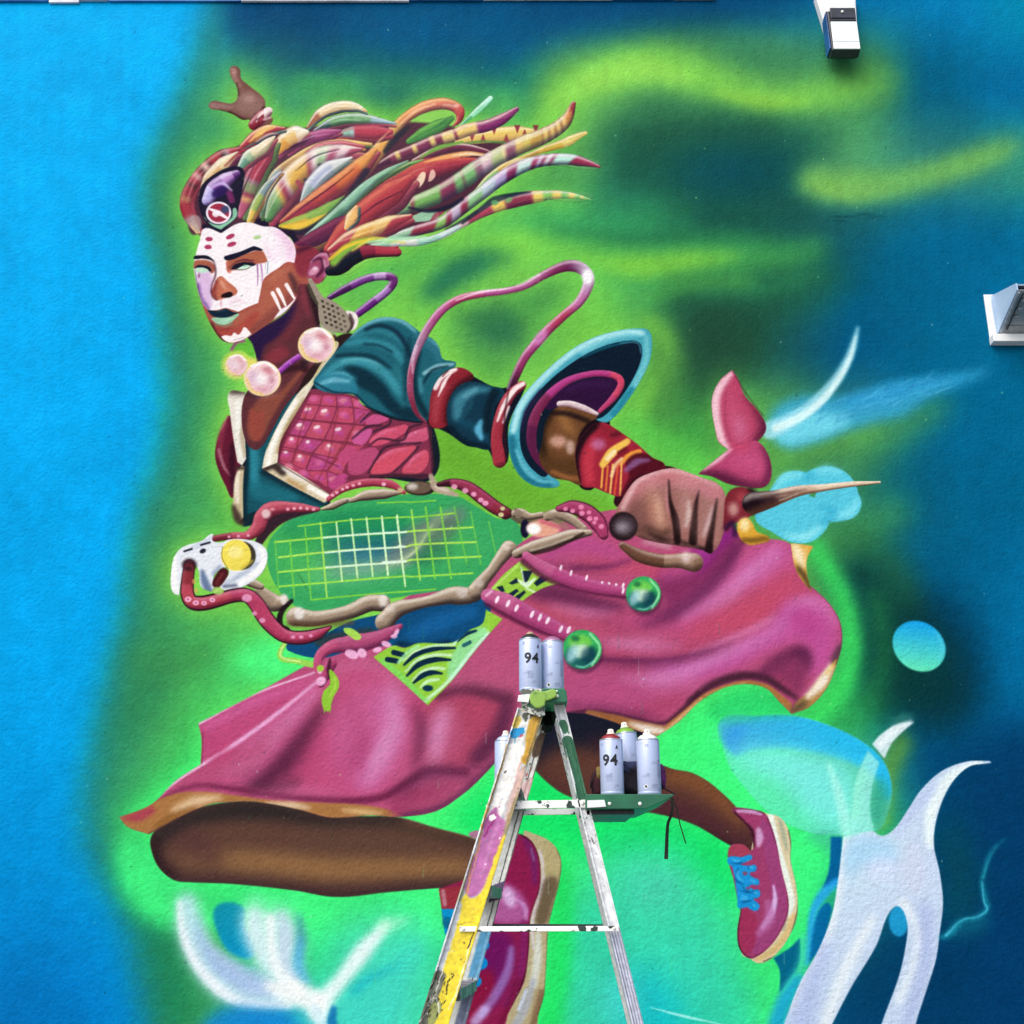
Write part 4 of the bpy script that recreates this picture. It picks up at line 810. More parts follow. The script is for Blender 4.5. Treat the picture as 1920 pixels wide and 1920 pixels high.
    tube('60,1240 260,1190 480,1120 640,1000 800,880 960,760 1120,670 1300,615 1500,605 1640,630 1760,665', [70, 80, 90, 100, 100, 100, 100, 90, 90, 80, 36],
         [(0, '90c8a0'), (.09, '8c2840'), (.2, '84c060'), (.25, '8c2848'), (.28, 'c0b0d0'), (.33, '8c2848'), (.37, '88c888'), (.45, 'b0c8d8'), (.52, 'b8a8d8'), (.58, '8c3060'), (.63, 'c8f0e8'), (.7, 'a03060'), (.725, 'd0c0e0'), (.745, '8c3058'), (.76, 'e8dce8'), (.785, '984068'), (.8, 'c0f0e0'), (.865, 'a8e0d0'), (.88, '98284c'), (1, 'c03c50')],
         hi='fff8ff', lo='0a1428', ha=.4, la=.95, slant=.02, blend=.006)
    tube('-100,1310 100,1290 300,1280 480,1225 650,1130 800,1040 960,970 1120,930 1250,910 1400,895 1560,905 1690,935', [40, 50, 56, 50, 44, 60, 90, 110, 100, 70, 46, 14],
         [(0, '9cd8b8'), (.08, 'e8f0e8'), (.2, 'a0e0c8'), (.3, 'c8e8e8'), (.4, 'f0c8c8'), (.44, 'b83c58'), (.56, 'f0d060'), (.62, '882c48'), (.73, '98304c'), (.745, 'f4dc68'), (.79, '80c860'), (.83, 'f0d868'), (.87, '78d070'), (.9, 'f4e070'), (.93, '80d870'), (.955, 'f0e880'), (.97, '80d870')], hi='ffffff', lo='102030', ha=.3, la=.55, blend=.008)
    line('640,1130 800,1010 900,940 1080,890 1200,875', [20, 40, 60, 30, 8], '0c2230', 4, .85); line('500,1180 640,1110 760,1030', [10, 26, 20], '0c1a28', 4, .8)
    ell(905, 960, 30, 22, '58a868', 3, .8); ell(1020, 940, 34, 20, '6cb868', 3, .8, -30)
    tube('-320,1280 -160,1220 0,1150 150,1110 260,1080', [80, 100, 110, 90, 60], 'b03048', hi='f0b0a0', lo='40102c', ha=.5)
    line('-100,1200 0,1160 120,1120', [20, 60, 10], 'f4d090', 5, .9); line('260,1090 340,1070 420,1060', [60, 90, 60], '98d8b0', 3, .9); line('390,1100 430,1060 480,1040', [20, 40, 16], 'a03050', 2, .8)
    line('200,1000 360,1030 540,990 640,930', [16, 26, 40, 30], '0a0e28', 5, .9)
    # orange loop
    tube('-520,1090 -340,880 -180,700 -60,560 30,430 150,290 300,190 460,150 570,170 620,220 610,290 570,330', [90, 120, 130, 120, 110, 90, 80, 80, 90, 90, 80, 30],
         [(0, 'c04848'), (.2, 'e08848'), (.4, 'e8a850'), (.5, 'd8a858'), (.6, 'e08050'), (.72, 'd87860'), (.85, 'cc5850'), (.93, 'a02c3c')], hi='ffd890', lo='2c1a28', ha=.5, la=.9, blend=.04)
    line('10,540 90,440 200,340', [40, 60, 30], '101828', 6, .9); line('120,330 260,210 420,150', [10, 30, 14], 'ffd0a0', 5, .8); line('480,160 600,170', [10, 30], 'ffe0d0', 6, .6)
    # left locks
    CV.hair = (.6, .45, .035, ('9c3448', '8c3058', '4c7c44', 'b07c44', 'a04058', '44706c'))
    view('h1')
    tube('1180,590 1350,510 1550,490 1840,530', [50, 80, 80, 40], [(0, '2a4a50'), (.2, '4c9450'), (.5, '6caa70'), (.7, '98c0d0')], hi='d8f0e8', lo='10202c', la=.9)
    tube('1120,560 1230,440 1380,385 1520,390 1600,430', [36, 66, 76, 66, 40], [(0, 'a06048'), (.25, 'f0dca8'), (.75, 'f4e8c0'), (.95, 'e8b878')], hi='fffff0', lo='8a5838', la=.5)
    tube('1360,620 1500,600 1640,600 1800,600', [60, 90, 110, 100], [(0, '88c8b0'), (.25, 'a8d8d8'), (.32, 'b03048')], hi='d06878', lo='401028', ha=.3)
    tube('960,760 1080,670 1230,625 1390,590', [60, 80, 90, 50], '94346c', hi='c878a8', lo='2a1034')
    tube('740,1300 750,1150 840,960 1000,830 1180,730 1380,690 1640,700', [40, 50, 56, 56, 56, 60, 50], [(0, '50785c'), (.2, '88a8b8'), (.35, 'b08858'), (.5, 'd8a850'), (.7, 'e8b850')], hi='f8e0a0', lo='3a2838')
    tube('1000,880 1200,740 1400,710 1580,720', [60, 70, 80, 50], 'a83448', hi='e898a0', lo='401028')
    tube('800,1310 870,1150 1010,960 1180,830 1350,770 1560,740', [110, 160, 180, 170, 130, 50], [(0, '4c8c50'), (.14, '68a860'), (.2, 'e8c050'), (.24, '9c3450'), (.3, 'e8e0e0'), (.335, 'e0b048'), (.5, 'e8b850'), (.54, 'a03c60'), (.58, 'f4ece8'), (.63, '98c890'), (.68, 'a8d8a8'), (.72, 'b05078'), (.8, 'f0d8e0'), (.9, 'a84060')], hi='fffaf0', lo='3a1430', ha=.5, la=.8, slant=.05)
    ell(1105, 990, 22, 14, '1a2a30', 3, .8); ell(1220, 870, 20, 14, '1a2a30', 3, .8); line('1040,1010 1080,1060', 40, '98304c', 3, .8)
    tube('1060,1195 1150,1040 1280,910 1480,810', [30, 110, 120, 40], [(0, '88a8a8'), (.3, 'a8b8d8'), (.7, 'd8e4e4')], hi='f8ffff', lo='28483c')
    line('1090,1180 1240,1080 1380,980', [20, 60, 20], '5c9c48', 8, .85)
    tube('905,1340 1060,1240 1240,1110 1420,980 1560,860 1680,740', [60, 100, 120, 120, 110, 70], [(0, 'a03044'), (.3, 'b83c40'), (.55, 'd86838'), (.8, 'e89c48')], hi='f0b070', lo='4c1428', ha=.45)
    tube('895,1370 1040,1350 1200,1290 1330,1210 1420,1130', [50, 110, 120, 100, 40], [(0, 'd8b040'), (.4, '78a848'), (.7, '60a048')], hi='90c058', lo='2a3c28')
    line('910,1375 1060,1370 1200,1310 1290,1270', [20, 50, 40, 10], 'f0c840', 4, .95)
    line('860,1390 1060,1420 1240,1330 1420,1170 1600,920', [20, 40, 50, 60, 60], '10142c', 7, .85)
    tube('1060,1500 1240,1370 1440,1190 1600,1040 1780,920 1940,840', [60, 80, 80, 70, 50, 40], [(0, '4a8868'), (.4, '78b898'), (.7, '5a9870')], hi='b0e0c8', lo='14283c')
    tube('980,1560 1180,1470 1360,1370 1520,1260', [90, 120, 120, 60], '581c40', hi='8a3858', lo='180e28', ha=.4)
    tube('1280,1560 1420,1420 1600,1250 1800,1100 1960,980', [100, 150, 180, 190, 160], 'b03440', hi='d86858', lo='3c1028', ha=.5)
    tube('1430,1390 1480,1300 1520,1210', [40, 90, 50], 'f0c070', hi='fff0d0', lo='a86040', la=.5)
    tube('1300,1570 1460,1470 1640,1400 1800,1340 1960,1290', [80, 110, 120, 110, 90], [(0, 'a83048'), (.3, 'e0a848'), (.55, 'e8c070'), (.75, 'b03848')], hi='fff0c0', lo='4c1428', slant=.12)
    tube('870,780 920,690 1000,625 1120,600', [40, 120, 130, 60], [(0, 'e0a040'), (.4, 'ecc878'), (.7, 'f4ecd0')], hi='fffff4', lo='8a5030', la=.6)
    tube('570,1290 620,1120 700,920 780,780 850,680', [70, 120, 130, 130, 60], [(0, 'b05070'), (.18, 'd09868'), (.25, '8c3050'), (.3, '789060'), (.42, '8c6878'), (.47, 'a02c44'), (.7, 'a83048'), (.8, '983050')], hi='e8a8c0', lo='2a1024', ha=.45)
    tube('640,1330 700,1190 790,1040 900,930', [70, 70, 56, 40], [(0, 'ecc850'), (.2, '98b858'), (.5, '7898a0'), (.8, 'a8b0c8')], hi='e8f0d8', lo='1a2838')
    tube('560,900 640,800 740,730 850,640', [70, 100, 100, 40], [(0, '5c9c88'), (.25, 'a0c8a0'), (.4, 'f0e4b8'), (.75, 'f0d8b0')], hi='fffff0', lo='3a4830')
    tube('580,720 680,640 790,580 930,570', [60, 80, 70, 50], [(0, 'a82c40'), (.3, 'd07048'), (.45, 'f0b858'), (.65, 'b04040'), (.8, 'a83044')], hi='ffe0b0', lo='50101c', slant=.2)
    line('640,680 740,600 850,560', [10, 36, 16], 'f4c870', 4, .9); line('700,680 800,620 880,610', [8, 20, 6], 'f0b8b8', 4, .8)
    tube('225,1420 150,1300 120,1180 160,1060 260,920 400,810 570,735', [70, 80, 90, 90, 90, 100, 60], [(0, 'e8c090'), (.08, 'a88890'), (.16, '9c2c3c'), (.3, 'b07858'), (.34, '8c2838'), (.44, '302028'), (.47, '9c2c3c'), (.53, 'f0d8d0'), (.56, '802434'), (.6, '302028'), (.63, 'f0d0c0'), (.68, '381c28'), (.71, '9c2838'), (.82, '302430'), (.86, 'a0a0a8'), (.89, '9c2c40')], hi='e8a8a0', lo='3c1020', ha=.35)
    tube('240,1120 320,970 430,860 550,770', [40, 90, 100, 50], [(0, 'a88050'), (.3, 'd8b078'), (.6, 'ecdca8'), (.9, 'f4e8c0')], hi='fffbe8', lo='6a4028', la=.6)
    line('440,880 560,770 700,700', [10, 20, 10], '881c30', 4, .85)
    CV.hair = None
    for nm, par, poly in REG:                                        # a chalky veil over the locks
        if nm == 'painted_hair': clip(poly=poly, soft=1.0)
    view('p'); fill('330,180 1130,160 1130,400 700,520 330,460', 'f4c8c0', 10, .08); fill('470,235 700,200 900,230 820,300 600,380 480,360', 'fce0d0', 40, .07); clip()
    view('h1')
    for s, c in (('800,1250 880,1100 1000,950', 'f8f0d8'), ('1100,860 1240,790 1400,750', 'fce8ec'), ('1000,1240 1200,1110 1400,960', 'f4a868'), ('1480,1250 1660,1120 1820,1020', 'e88068'), ('1380,1500 1540,1440 1700,1390', 'fce0a8'), ('1100,1440 1280,1310 1460,1160', 'c8ecd4'), ('640,1080 700,940 780,820', 'e8a0b8'), ('1040,690 1160,640 1300,615', 'e0a8d0'), ('1220,440 1360,390 1500,395', 'fffdf0'), ('1260,540 1400,500 1560,505', 'c8f0d8'), ('300,980 400,860 500,800', 'fff8e0'), ('700,760 780,700 840,650', 'fffff0'), ('1160,1060 1260,950 1400,850', 'ffffff'), ('1600,780 1700,680 1800,580', 'ffd89c'), ('130,1180 200,1000 330,870', 'e0a0a8'), ('760,1230 800,1100 880,980', 'e0ecd0'), ('1560,1080 1700,960 1850,880', 'b8e8c8'), ('h2: 40,720 200,640 300,600', 'b0e090'), ('h2: 100,800 260,700 420,650', 'e88878'), ('h2: 260,920 420,860 560,790', 'a8e098'), ('h2: 660,730 820,620 940,560', 'f0f0d8'), ('h2: 1040,490 1200,430 1340,370', 'fff4b8'), ('h2: 660,960 800,850 940,750', 'e8f0ff'), ('h2: 960,690 1080,620 1200,590', 'f8f8ff')):
        line(s, [5, 17, 5], c, 4, .6)
    for s, c in (('880,800 1000,720 1180,640', '1a1430'), ('1020,920 1180,800 1380,740', '1a1430'), ('940,1330 1100,1200 1300,1060 1500,900', '1c1230'), ('760,1290 800,1130 900,960', '142030'), ('1500,1330 1700,1180 1900,1080', '1a1230'), ('560,1200 600,1060 680,880', '200c24')):
        line(s, [4, 12, 5], c, 3, .7)
    # jewel on the forehead
    fill('230,1130 260,1030 400,920 540,880 600,920 590,1060 560,1200 540,1290 420,1420! 290,1340 240,1240', '1c1a30', 1.5, 1)
    tube('300,1160 360,1060 440,1000 540,940', [90, 130, 120, 60], [(0, 'b8b0e8'), (.3, '8a58a8'), (.6, 'c090d0'), (.9, '70408a')], hi='f0e8ff', lo='241040', ha=.7)
    ell(400, 1090, 70, 40, '2c1858', 8, .9, -25); line('330,1060 420,1020 500,1080', [10, 26, 14], 'e0d0ff', 5, .8); line('480,1100 500,1160', 50, '8a3070', 8, .8)
    fill('270,1290 330,1360 410,1400! 540,1290 520,1220 500,1300 400,1360 300,1330', '8cc8a8', 2, 1)
    ell(392, 1262, 104, 92, 'f8f0fc', 1, 1); ell(392, 1262, 86, 76, 'a03048', 1, 1)
    line('320,1230 392,1262 470,1310', [16, 40, 16], 'fcf4fc', 1.5, 1); ell(370, 1270, 30, 26, 'fcf4fc', 2, .9); ell(445, 1235, 34, 32, '384870', 3, .9)
    fill('160,1300 220,1420 250,1380 230,1290', 'b0a0a0', 4, .7)
    # neck and face
    view('f')
    NK = '700,1280 900,1180 1080,1060 1160,930 1180,760 1300,740 1370,830 1390,1000 1400,1180 1440,1290 1500,1290 1560,1300 1400,1500 1260,1680 1180,1830 1050,2000 940,2200 800,2400 700,2360 640,2150 660,1900 780,1700 780,1500 740,1380'
    reg('painted_neck', 'painted_woman', NK)
    fill(NK, '5a2c34', 1.2, 1); clip(NK)
    fill('640,1300 950,1150 1170,940 1200,1000 1120,1180 980,1320 860,1400 800,1600 740,1600', '241440', 16, .95)
    line('1190,900 1200,1050 1100,1250 960,1420', [60, 90, 90, 60], '70303a', 24, .85); line('1230,800 1250,950 1290,1100', [50, 60, 40], '8a3848', 16, .7); line('1300,830 1350,1000 1400,1200', [60, 60, 60], '1c1018', 14, .85)
    fill('860,1500 1050,1400 1100,1480 940,1560', '8a3440', 16, .8); fill('820,1900 1000,1840 1200,1640 1240,1640 1080,1860 940,2080 820,2300 720,2300 700,2100', '8a4a3c', 12, .95)
    fill('720,2000 800,2050 860,2000 820,2300 740,2300', '98463c', 14, .9); line('1010,1640 1200,1600 1260,1620', 60, '241018', 12, .7); line('1240,1560 1420,1420', 60, '1c1216', 12, .8); line('680,1850 760,1880 900,1850', 40, '2c1620', 10, .7); clip()
    fill('530,1440 560,1370 620,1340 720,1340 760,1500 700,1480 650,1440', '60b83c', 3, .9); line('540,1430 590,1360 660,1345', 30, '9c4888', 4, .8)
    HDF = '284,258! 238,362 202,490 180,580 188,680 216,860 265,1020 320,1150 370,1240 420,1310 470,1350 560,1365 660,1330 750,1280 880,1190 1000,1110 1100,1030 1170,930 1195,800 1300,790 1380,700 1400,500 1300,420 1180,420 1080,320 956,250 848,240 700,202 594,212 440,303!'
    reg('painted_face', 'painted_woman', HDF)
    fill(HDF, 'a65548', 1.2, 1); clip(HDF)
    fill('860,780 1000,660 1120,600 1180,700 1160,900 1040,1020 880,1120 760,1200 620,1280 560,1180 640,1080 800,1000', 'b0614e', 16, .9); line('900,760 1000,690 1080,650', [40, 70, 40], 'bc7058', 18, .7)
    fill('950,1130 1100,1030 1180,920 1200,780 1130,740 1100,860 980,990 800,1140 700,1240 760,1290', '84443e', 20, .75)
    fill('370,1210 430,1200 560,1220 650,1150 800,1060 760,1180 640,1290 480,1340 400,1290', 'a8443c', 16, .8); line('340,1180 400,1290 480,1350', 40, '3a1420', 10, .8); line('1110,700 1150,780 1170,860', 50, '4a2a30', 14, .8); line('760,1290 940,1170 1100,1040', 14, '3c1830', 5, .7)
    fill('1160,440 1330,420 1420,480 1380,640 1220,720 1150,600', '882e40', 14, .95); line('1180,470 1300,430', 50, '401830', 12, .7)
    clip()
    WH = '275,250 440,296! 590,205 720,192 850,230 965,240 1085,325 1145,400 1165,490 1150,585! 1080,578 990,640 905,695 850,750 825,850 800,975! 700,1015 605,1062! 540,1040 480,1025 400,1045 320,1048! 265,990 215,860 190,740 172,620 190,510 230,370'
    fill(WH, 'fcf6fa', 1, 1); clip(WH)
    line('1000,280 1110,400 1120,540', [90, 110, 80], 'f0c4e4', 26, .8); line('870,380 900,500 960,560', [20, 50, 40], 'f4dcf0', 16, .7)
    fill('200,700 330,680 350,900 330,1040 280,1000 220,870', 'd8b4e0', 16, .85); line('215,800 240,920 310,1030', 40, '7c509c', 10, .8); line('180,600 200,760 230,900', 10, '5a3a70', 4, .7)
    ell(1000, 460, 60, 90, 'f8e4f4', 20, .6); line('520,980 600,940 640,960', 40, 'f0d0e0', 14, .6); line('440,960 436,1000', 20, 'e0a0b8', 5, .8); clip()
    # eyes, brows
    fill('500,560 620,520 760,470 840,470 880,540 885,575 780,600 640,650 540,662 505,680 490,630', 'b0624c', 4, 1); line('560,580 700,540 850,540', [20, 40, 30], 'b4684c', 10, .7); line('510,640 600,570 760,560', [10, 16, 12], '6a2c34', 4, .8)
    fill('495,560 505,640 540,670 520,690 495,650', 'd87868', 5, .7)
    fill('570,635 640,600 730,598 750,605 700,640 630,652', 'c4ecd0', 1.5, 1); line('600,632 690,622', 20, 'eafff0', 5, .7)
    line('585,652 640,655 700,640 745,612', [4, 8, 7, 3], '3c1c28', 2, .8)
    fill('530,650! 570,602 650,578 720,580 780,600! 745,618 690,606 635,622 585,648', '161428', 1, 1); line('580,575 680,555 770,590', [5, 14, 6], '4c1c30', 3, .8)
    ell(670, 612, 16, 10, '70b890', 3, .7)
    fill('470,525 500,512 620,478 740,428 765,424 845,458 830,468 760,466 660,508 560,550 490,562 468,545', '12142c', 1.2, 1)
    fill('172,600 185,565 260,560 330,570 375,610 380,660 340,690 320,640 240,610 175,640', 'a45c4c', 4, 1); line('190,590 260,570 330,590', [10, 30, 10], 'b86848', 7, .8)
    fill('186,648 235,632 290,645 310,665 260,685 200,672', 'c0e8d0', 1.5, 1)
    fill('175,640! 215,608 270,610 320,625 345,660 330,672 300,645 240,630', '141226', 1.2, 1); fill('178,520 230,513 300,515 350,545 365,575 340,560 260,545 175,548', '14142a', 1.2, 1)
    line('225,690 220,730', [20, 8], '9c6090', 4, .8); ell(225, 715, 10, 16, '8a5078', 3, .7)
    line('365,560 385,650 380,720 350,800 340,880', [12, 18, 18, 16, 14], '5a2c3c', 6, .85)
    # nose
    NS = '395,740 440,715 500,765 570,820 598,862 575,900 520,915 460,935 400,948 355,915 345,860 370,800'
    fill(NS, 'c06c54', 3, 1); clip(NS, 3); line('390,770 370,860 380,930', 36, '8a3838', 10, .9); line('450,740 480,830 540,860', [30, 60, 40], 'd48468', 14, .75); clip()
    line('420,740 455,800 480,840', [6, 24, 10], 'f0c0a8', 8, .6)
    fill('435,910 480,878 530,868 552,890 535,918 470,925', '180c14', 3, 1); line('345,850 355,920 400,948', 14, '501c28', 4, .8)
    # mouth
    fill('345,1125 440,1118 540,1108 610,1080 575,1130 530,1170 470,1190 415,1182 370,1158', '98ccaa', 1.5, 1); line('420,1150 500,1140 560,1120', [10, 26, 8], 'c4f0d4', 8, .6); line('380,1180 480,1205 550,1175', 10, '60a080', 4, .7)
    fill('302,1042! 380,1052 430,1048 478,1030 520,1046 560,1066 622,1070! 560,1092 500,1116 420,1118 350,1100', '0a2438', 1.2, 1); line('400,1062 480,1045', 12, '24506a', 4, .6)
    line('420,1240 520,1225', 20, '7a2c30', 8, .6)
    # painted marks
    for x, y, r in ((322, 355, 0), (312, 432, 0), (528, 330, -25), (542, 405, -18)): ell(x, y, 36 if r == 0 else 46, 22, 'a83058', 2, .95, r)
    ell(790, 338, 40, 18, 'a8d088', 4, .9, -10)
    line('790,600 796,700 794,810', [14, 12, 6], '9c5a9c', 1.5, .9); line('826,600 838,700 835,790', [16, 14, 6], 'b080b8', 1.5, .9); line('893,575 888,690', [8, 6], '3c8090', 1.5, .8); line('870,590 868,650', 6, 'a070a0', 1.5, .6)
    for s in ('940,880 975,950 1015,1040', '990,845 1030,920 1065,1000', '1075,800 1110,860 1150,930'): line(s, [40, 34, 22], 'fff4f4', 1.8, 1)
    fill('945,1140! 1020,1040 1090,1000 1170,915! 1155,950 1060,1060', 'f8f0fa', 1.5, 1)
    fill('438,1305! 480,1290 540,1295 565,1262 605,1285 640,1250 660,1212 690,1225 735,1280! 660,1330 600,1350 540,1362 480,1345', 'fcf4f4', 1.5, 1); line('560,1340 660,1310', 12, 'c8b0c0', 4, .6)
    # ear
    fill('1290,640 1310,560 1390,495 1465,490 1490,560 1480,660 1440,740 1385,790 1310,760 1270,700', '9c4868', 1.5, 1); clip('1290,640 1310,560 1390,495 1465,490 1490,560 1480,660 1440,740 1385,790 1310,760 1270,700')
    line('1310,580 1390,510 1465,505', [14, 34, 30], 'd08cb0', 7, .9); line('1470,520 1485,600 1450,720', [24, 40, 30], 'c478a0', 8, .9); line('1330,570 1400,540 1430,590 1420,660 1370,720', [16, 26, 30, 30, 20], '4c1838', 7, .95)
    fill('1290,690 1320,640 1370,620 1390,660 1350,700 1310,710', 'd898b4', 6, .95); line('1440,560 1450,620', 22, 'e8b4cc', 7, .8); line('1300,740 1360,770 1410,740', 40, '9c3850', 12, .8); ell(1352, 640, 22, 14, 'fce8f0', 7, .8); clip()
    line('1300,570 1390,490 1470,485 1495,560 1480,670 1420,770', 8, '3c1028', 3, .6)
    # lock behind the ear
    view('p')
    tube('618,508 634,503 654,486 684,473 745,473', [18, 32, 30, 22, 16], [(0, '101828'), (.3, '141c2c'), (.5, '8a2440'), (.7, 'b03448')], hi='c86870', lo='100c18', ha=.3)
    line('625,492 650,466 690,450 740,452', [14, 16, 10, 6], '8cc848', 2, .9); line('618,486 650,462 700,446', [5, 7, 3], 'f0cc40', 1.2, .95); line('660,470 700,448 760,455', [3, 6, 3], 'e8d858', 1.2, .9)
    line('690,455 740,448 800,445', [4, 9, 4], 'b8f0c8', 1.6, .9)
    tube('618,558 650,540 690,522 728,518 738,526 726,545 700,566 668,590', [10, 15, 15, 15, 16, 15, 16, 14], [(0, '4a1c58'), (.2, '7a3c90'), (.4, 'b890c8'), (.5, '6a2c70'), (.65, 'a070b8'), (.8, '6a2480'), (1, '5a1c58')], hi='f4e8ff', lo='2a0c38', ha=.6)
    # earring, a small racket
    view('f')
    fill('1650,1060 1720,1060 1765,1100 1770,1170 1740,1230 1680,1240', 'f4ece8', 3, 1); line('1690,1090 1720,1160 1700,1220', 30, '3c2028', 6, .8)
    tube('1290,800 1330,900 1400,1000', [30, 46, 50], '4a4438', hi='706858', lo='141414'); tube('1305,755 1350,840 1410,950', [44, 54, 70], 'a09484', hi='c8bcb0', lo='484038', ha=.4, la=.5)
    RK = '1400,930 1470,930 1570,985 1650,1060 1700,1150 1705,1220 1660,1265 1580,1262 1480,1240 1410,1180 1385,1080'
    reg('painted_earring', 'painted_woman', RK)
    fill(RK, '9c9080', 1, 1); line('1690,1120 1710,1200 1670,1260', 24, '3c2c2c', 4, .8)
    for r in range(5):
        for c in range(5):
            x = 1425 + c*48 + r*10; y = 960 + r*52 + c*22
            if (c < 4 or 0 < r < 4) and x < 1660: fill('%d,%d! %d,%d! %d,%d! %d,%d!' % (x-15, y-14, x+12, y-8, x+15, y+14, x-10, y+10), ('2a241e', '4a4238', '141210')[(r*2+c) % 3], 1.2, .9 if c < 3 else .6)
    line('1400,1190 1480,1250 1560,1280', [16, 30, 16], 'b0a8a0', 5, .8); line('1330,1270 1450,1290 1540,1290', 20, '3c3430', 6, .6)
    # necklace
    tube('1010,1640 1090,1570 1190,1500', 56, 'a040b0', hi='e0a0f0', lo='4a1860', ha=.6)
    ell(590, 1580, 150, 140, 'f0e860', 14, .6); ell(740, 1560, 60, 50, 'f4e070', 12, .8)
    for x, y, r in ((590, 1580, 105), (840, 1712, 170), (1368, 1385, 172)):
        reg('painted_bead', 'painted_woman', 'f: %d,%d %d,%d %d,%d %d,%d' % (x-r, y, x, y-r, x+r, y, x, y+r))
        ell(x, y, r*1.06, r, 'f8e8a0', 2.5, 1); ell(x, y, r*.97, r*.92, 'f4d8d8', 2, 1)
        ell(x, y + r*.3, r*.8, r*.6, 'ecc4d0', 30, .8); ell(x + r*.3, y - r*.45, r*.38, r*.2, 'b85468', 22, .8, 20); ell(x - r*.5, y - r*.1, r*.22, r*.3, 'b080b8', 24, .7); ell(x, y + r*.55, r*.42, r*.2, 'c4607c', 26, .65); ell(x - r*.08, y + r*.05, r*.36, r*.4, 'ffffff', 32, .95)
        ell(x + r*.55, y + r*.1, r*.14, r*.22, 'a04868', 18, .6); line('%d,%d %d,%d %d,%d' % (x-r*.9, y, x-r*.6, y+r*.65, x, y+r*.9), r*.14, 'f0d050', 5, .6)
        line('%d,%d %d,%d %d,%d' % (x-r*.6, y-r*.7, x+r*.2, y-r*.92, x+r*.8, y-r*.45), r*.16, 'ffffff', 4, .9)

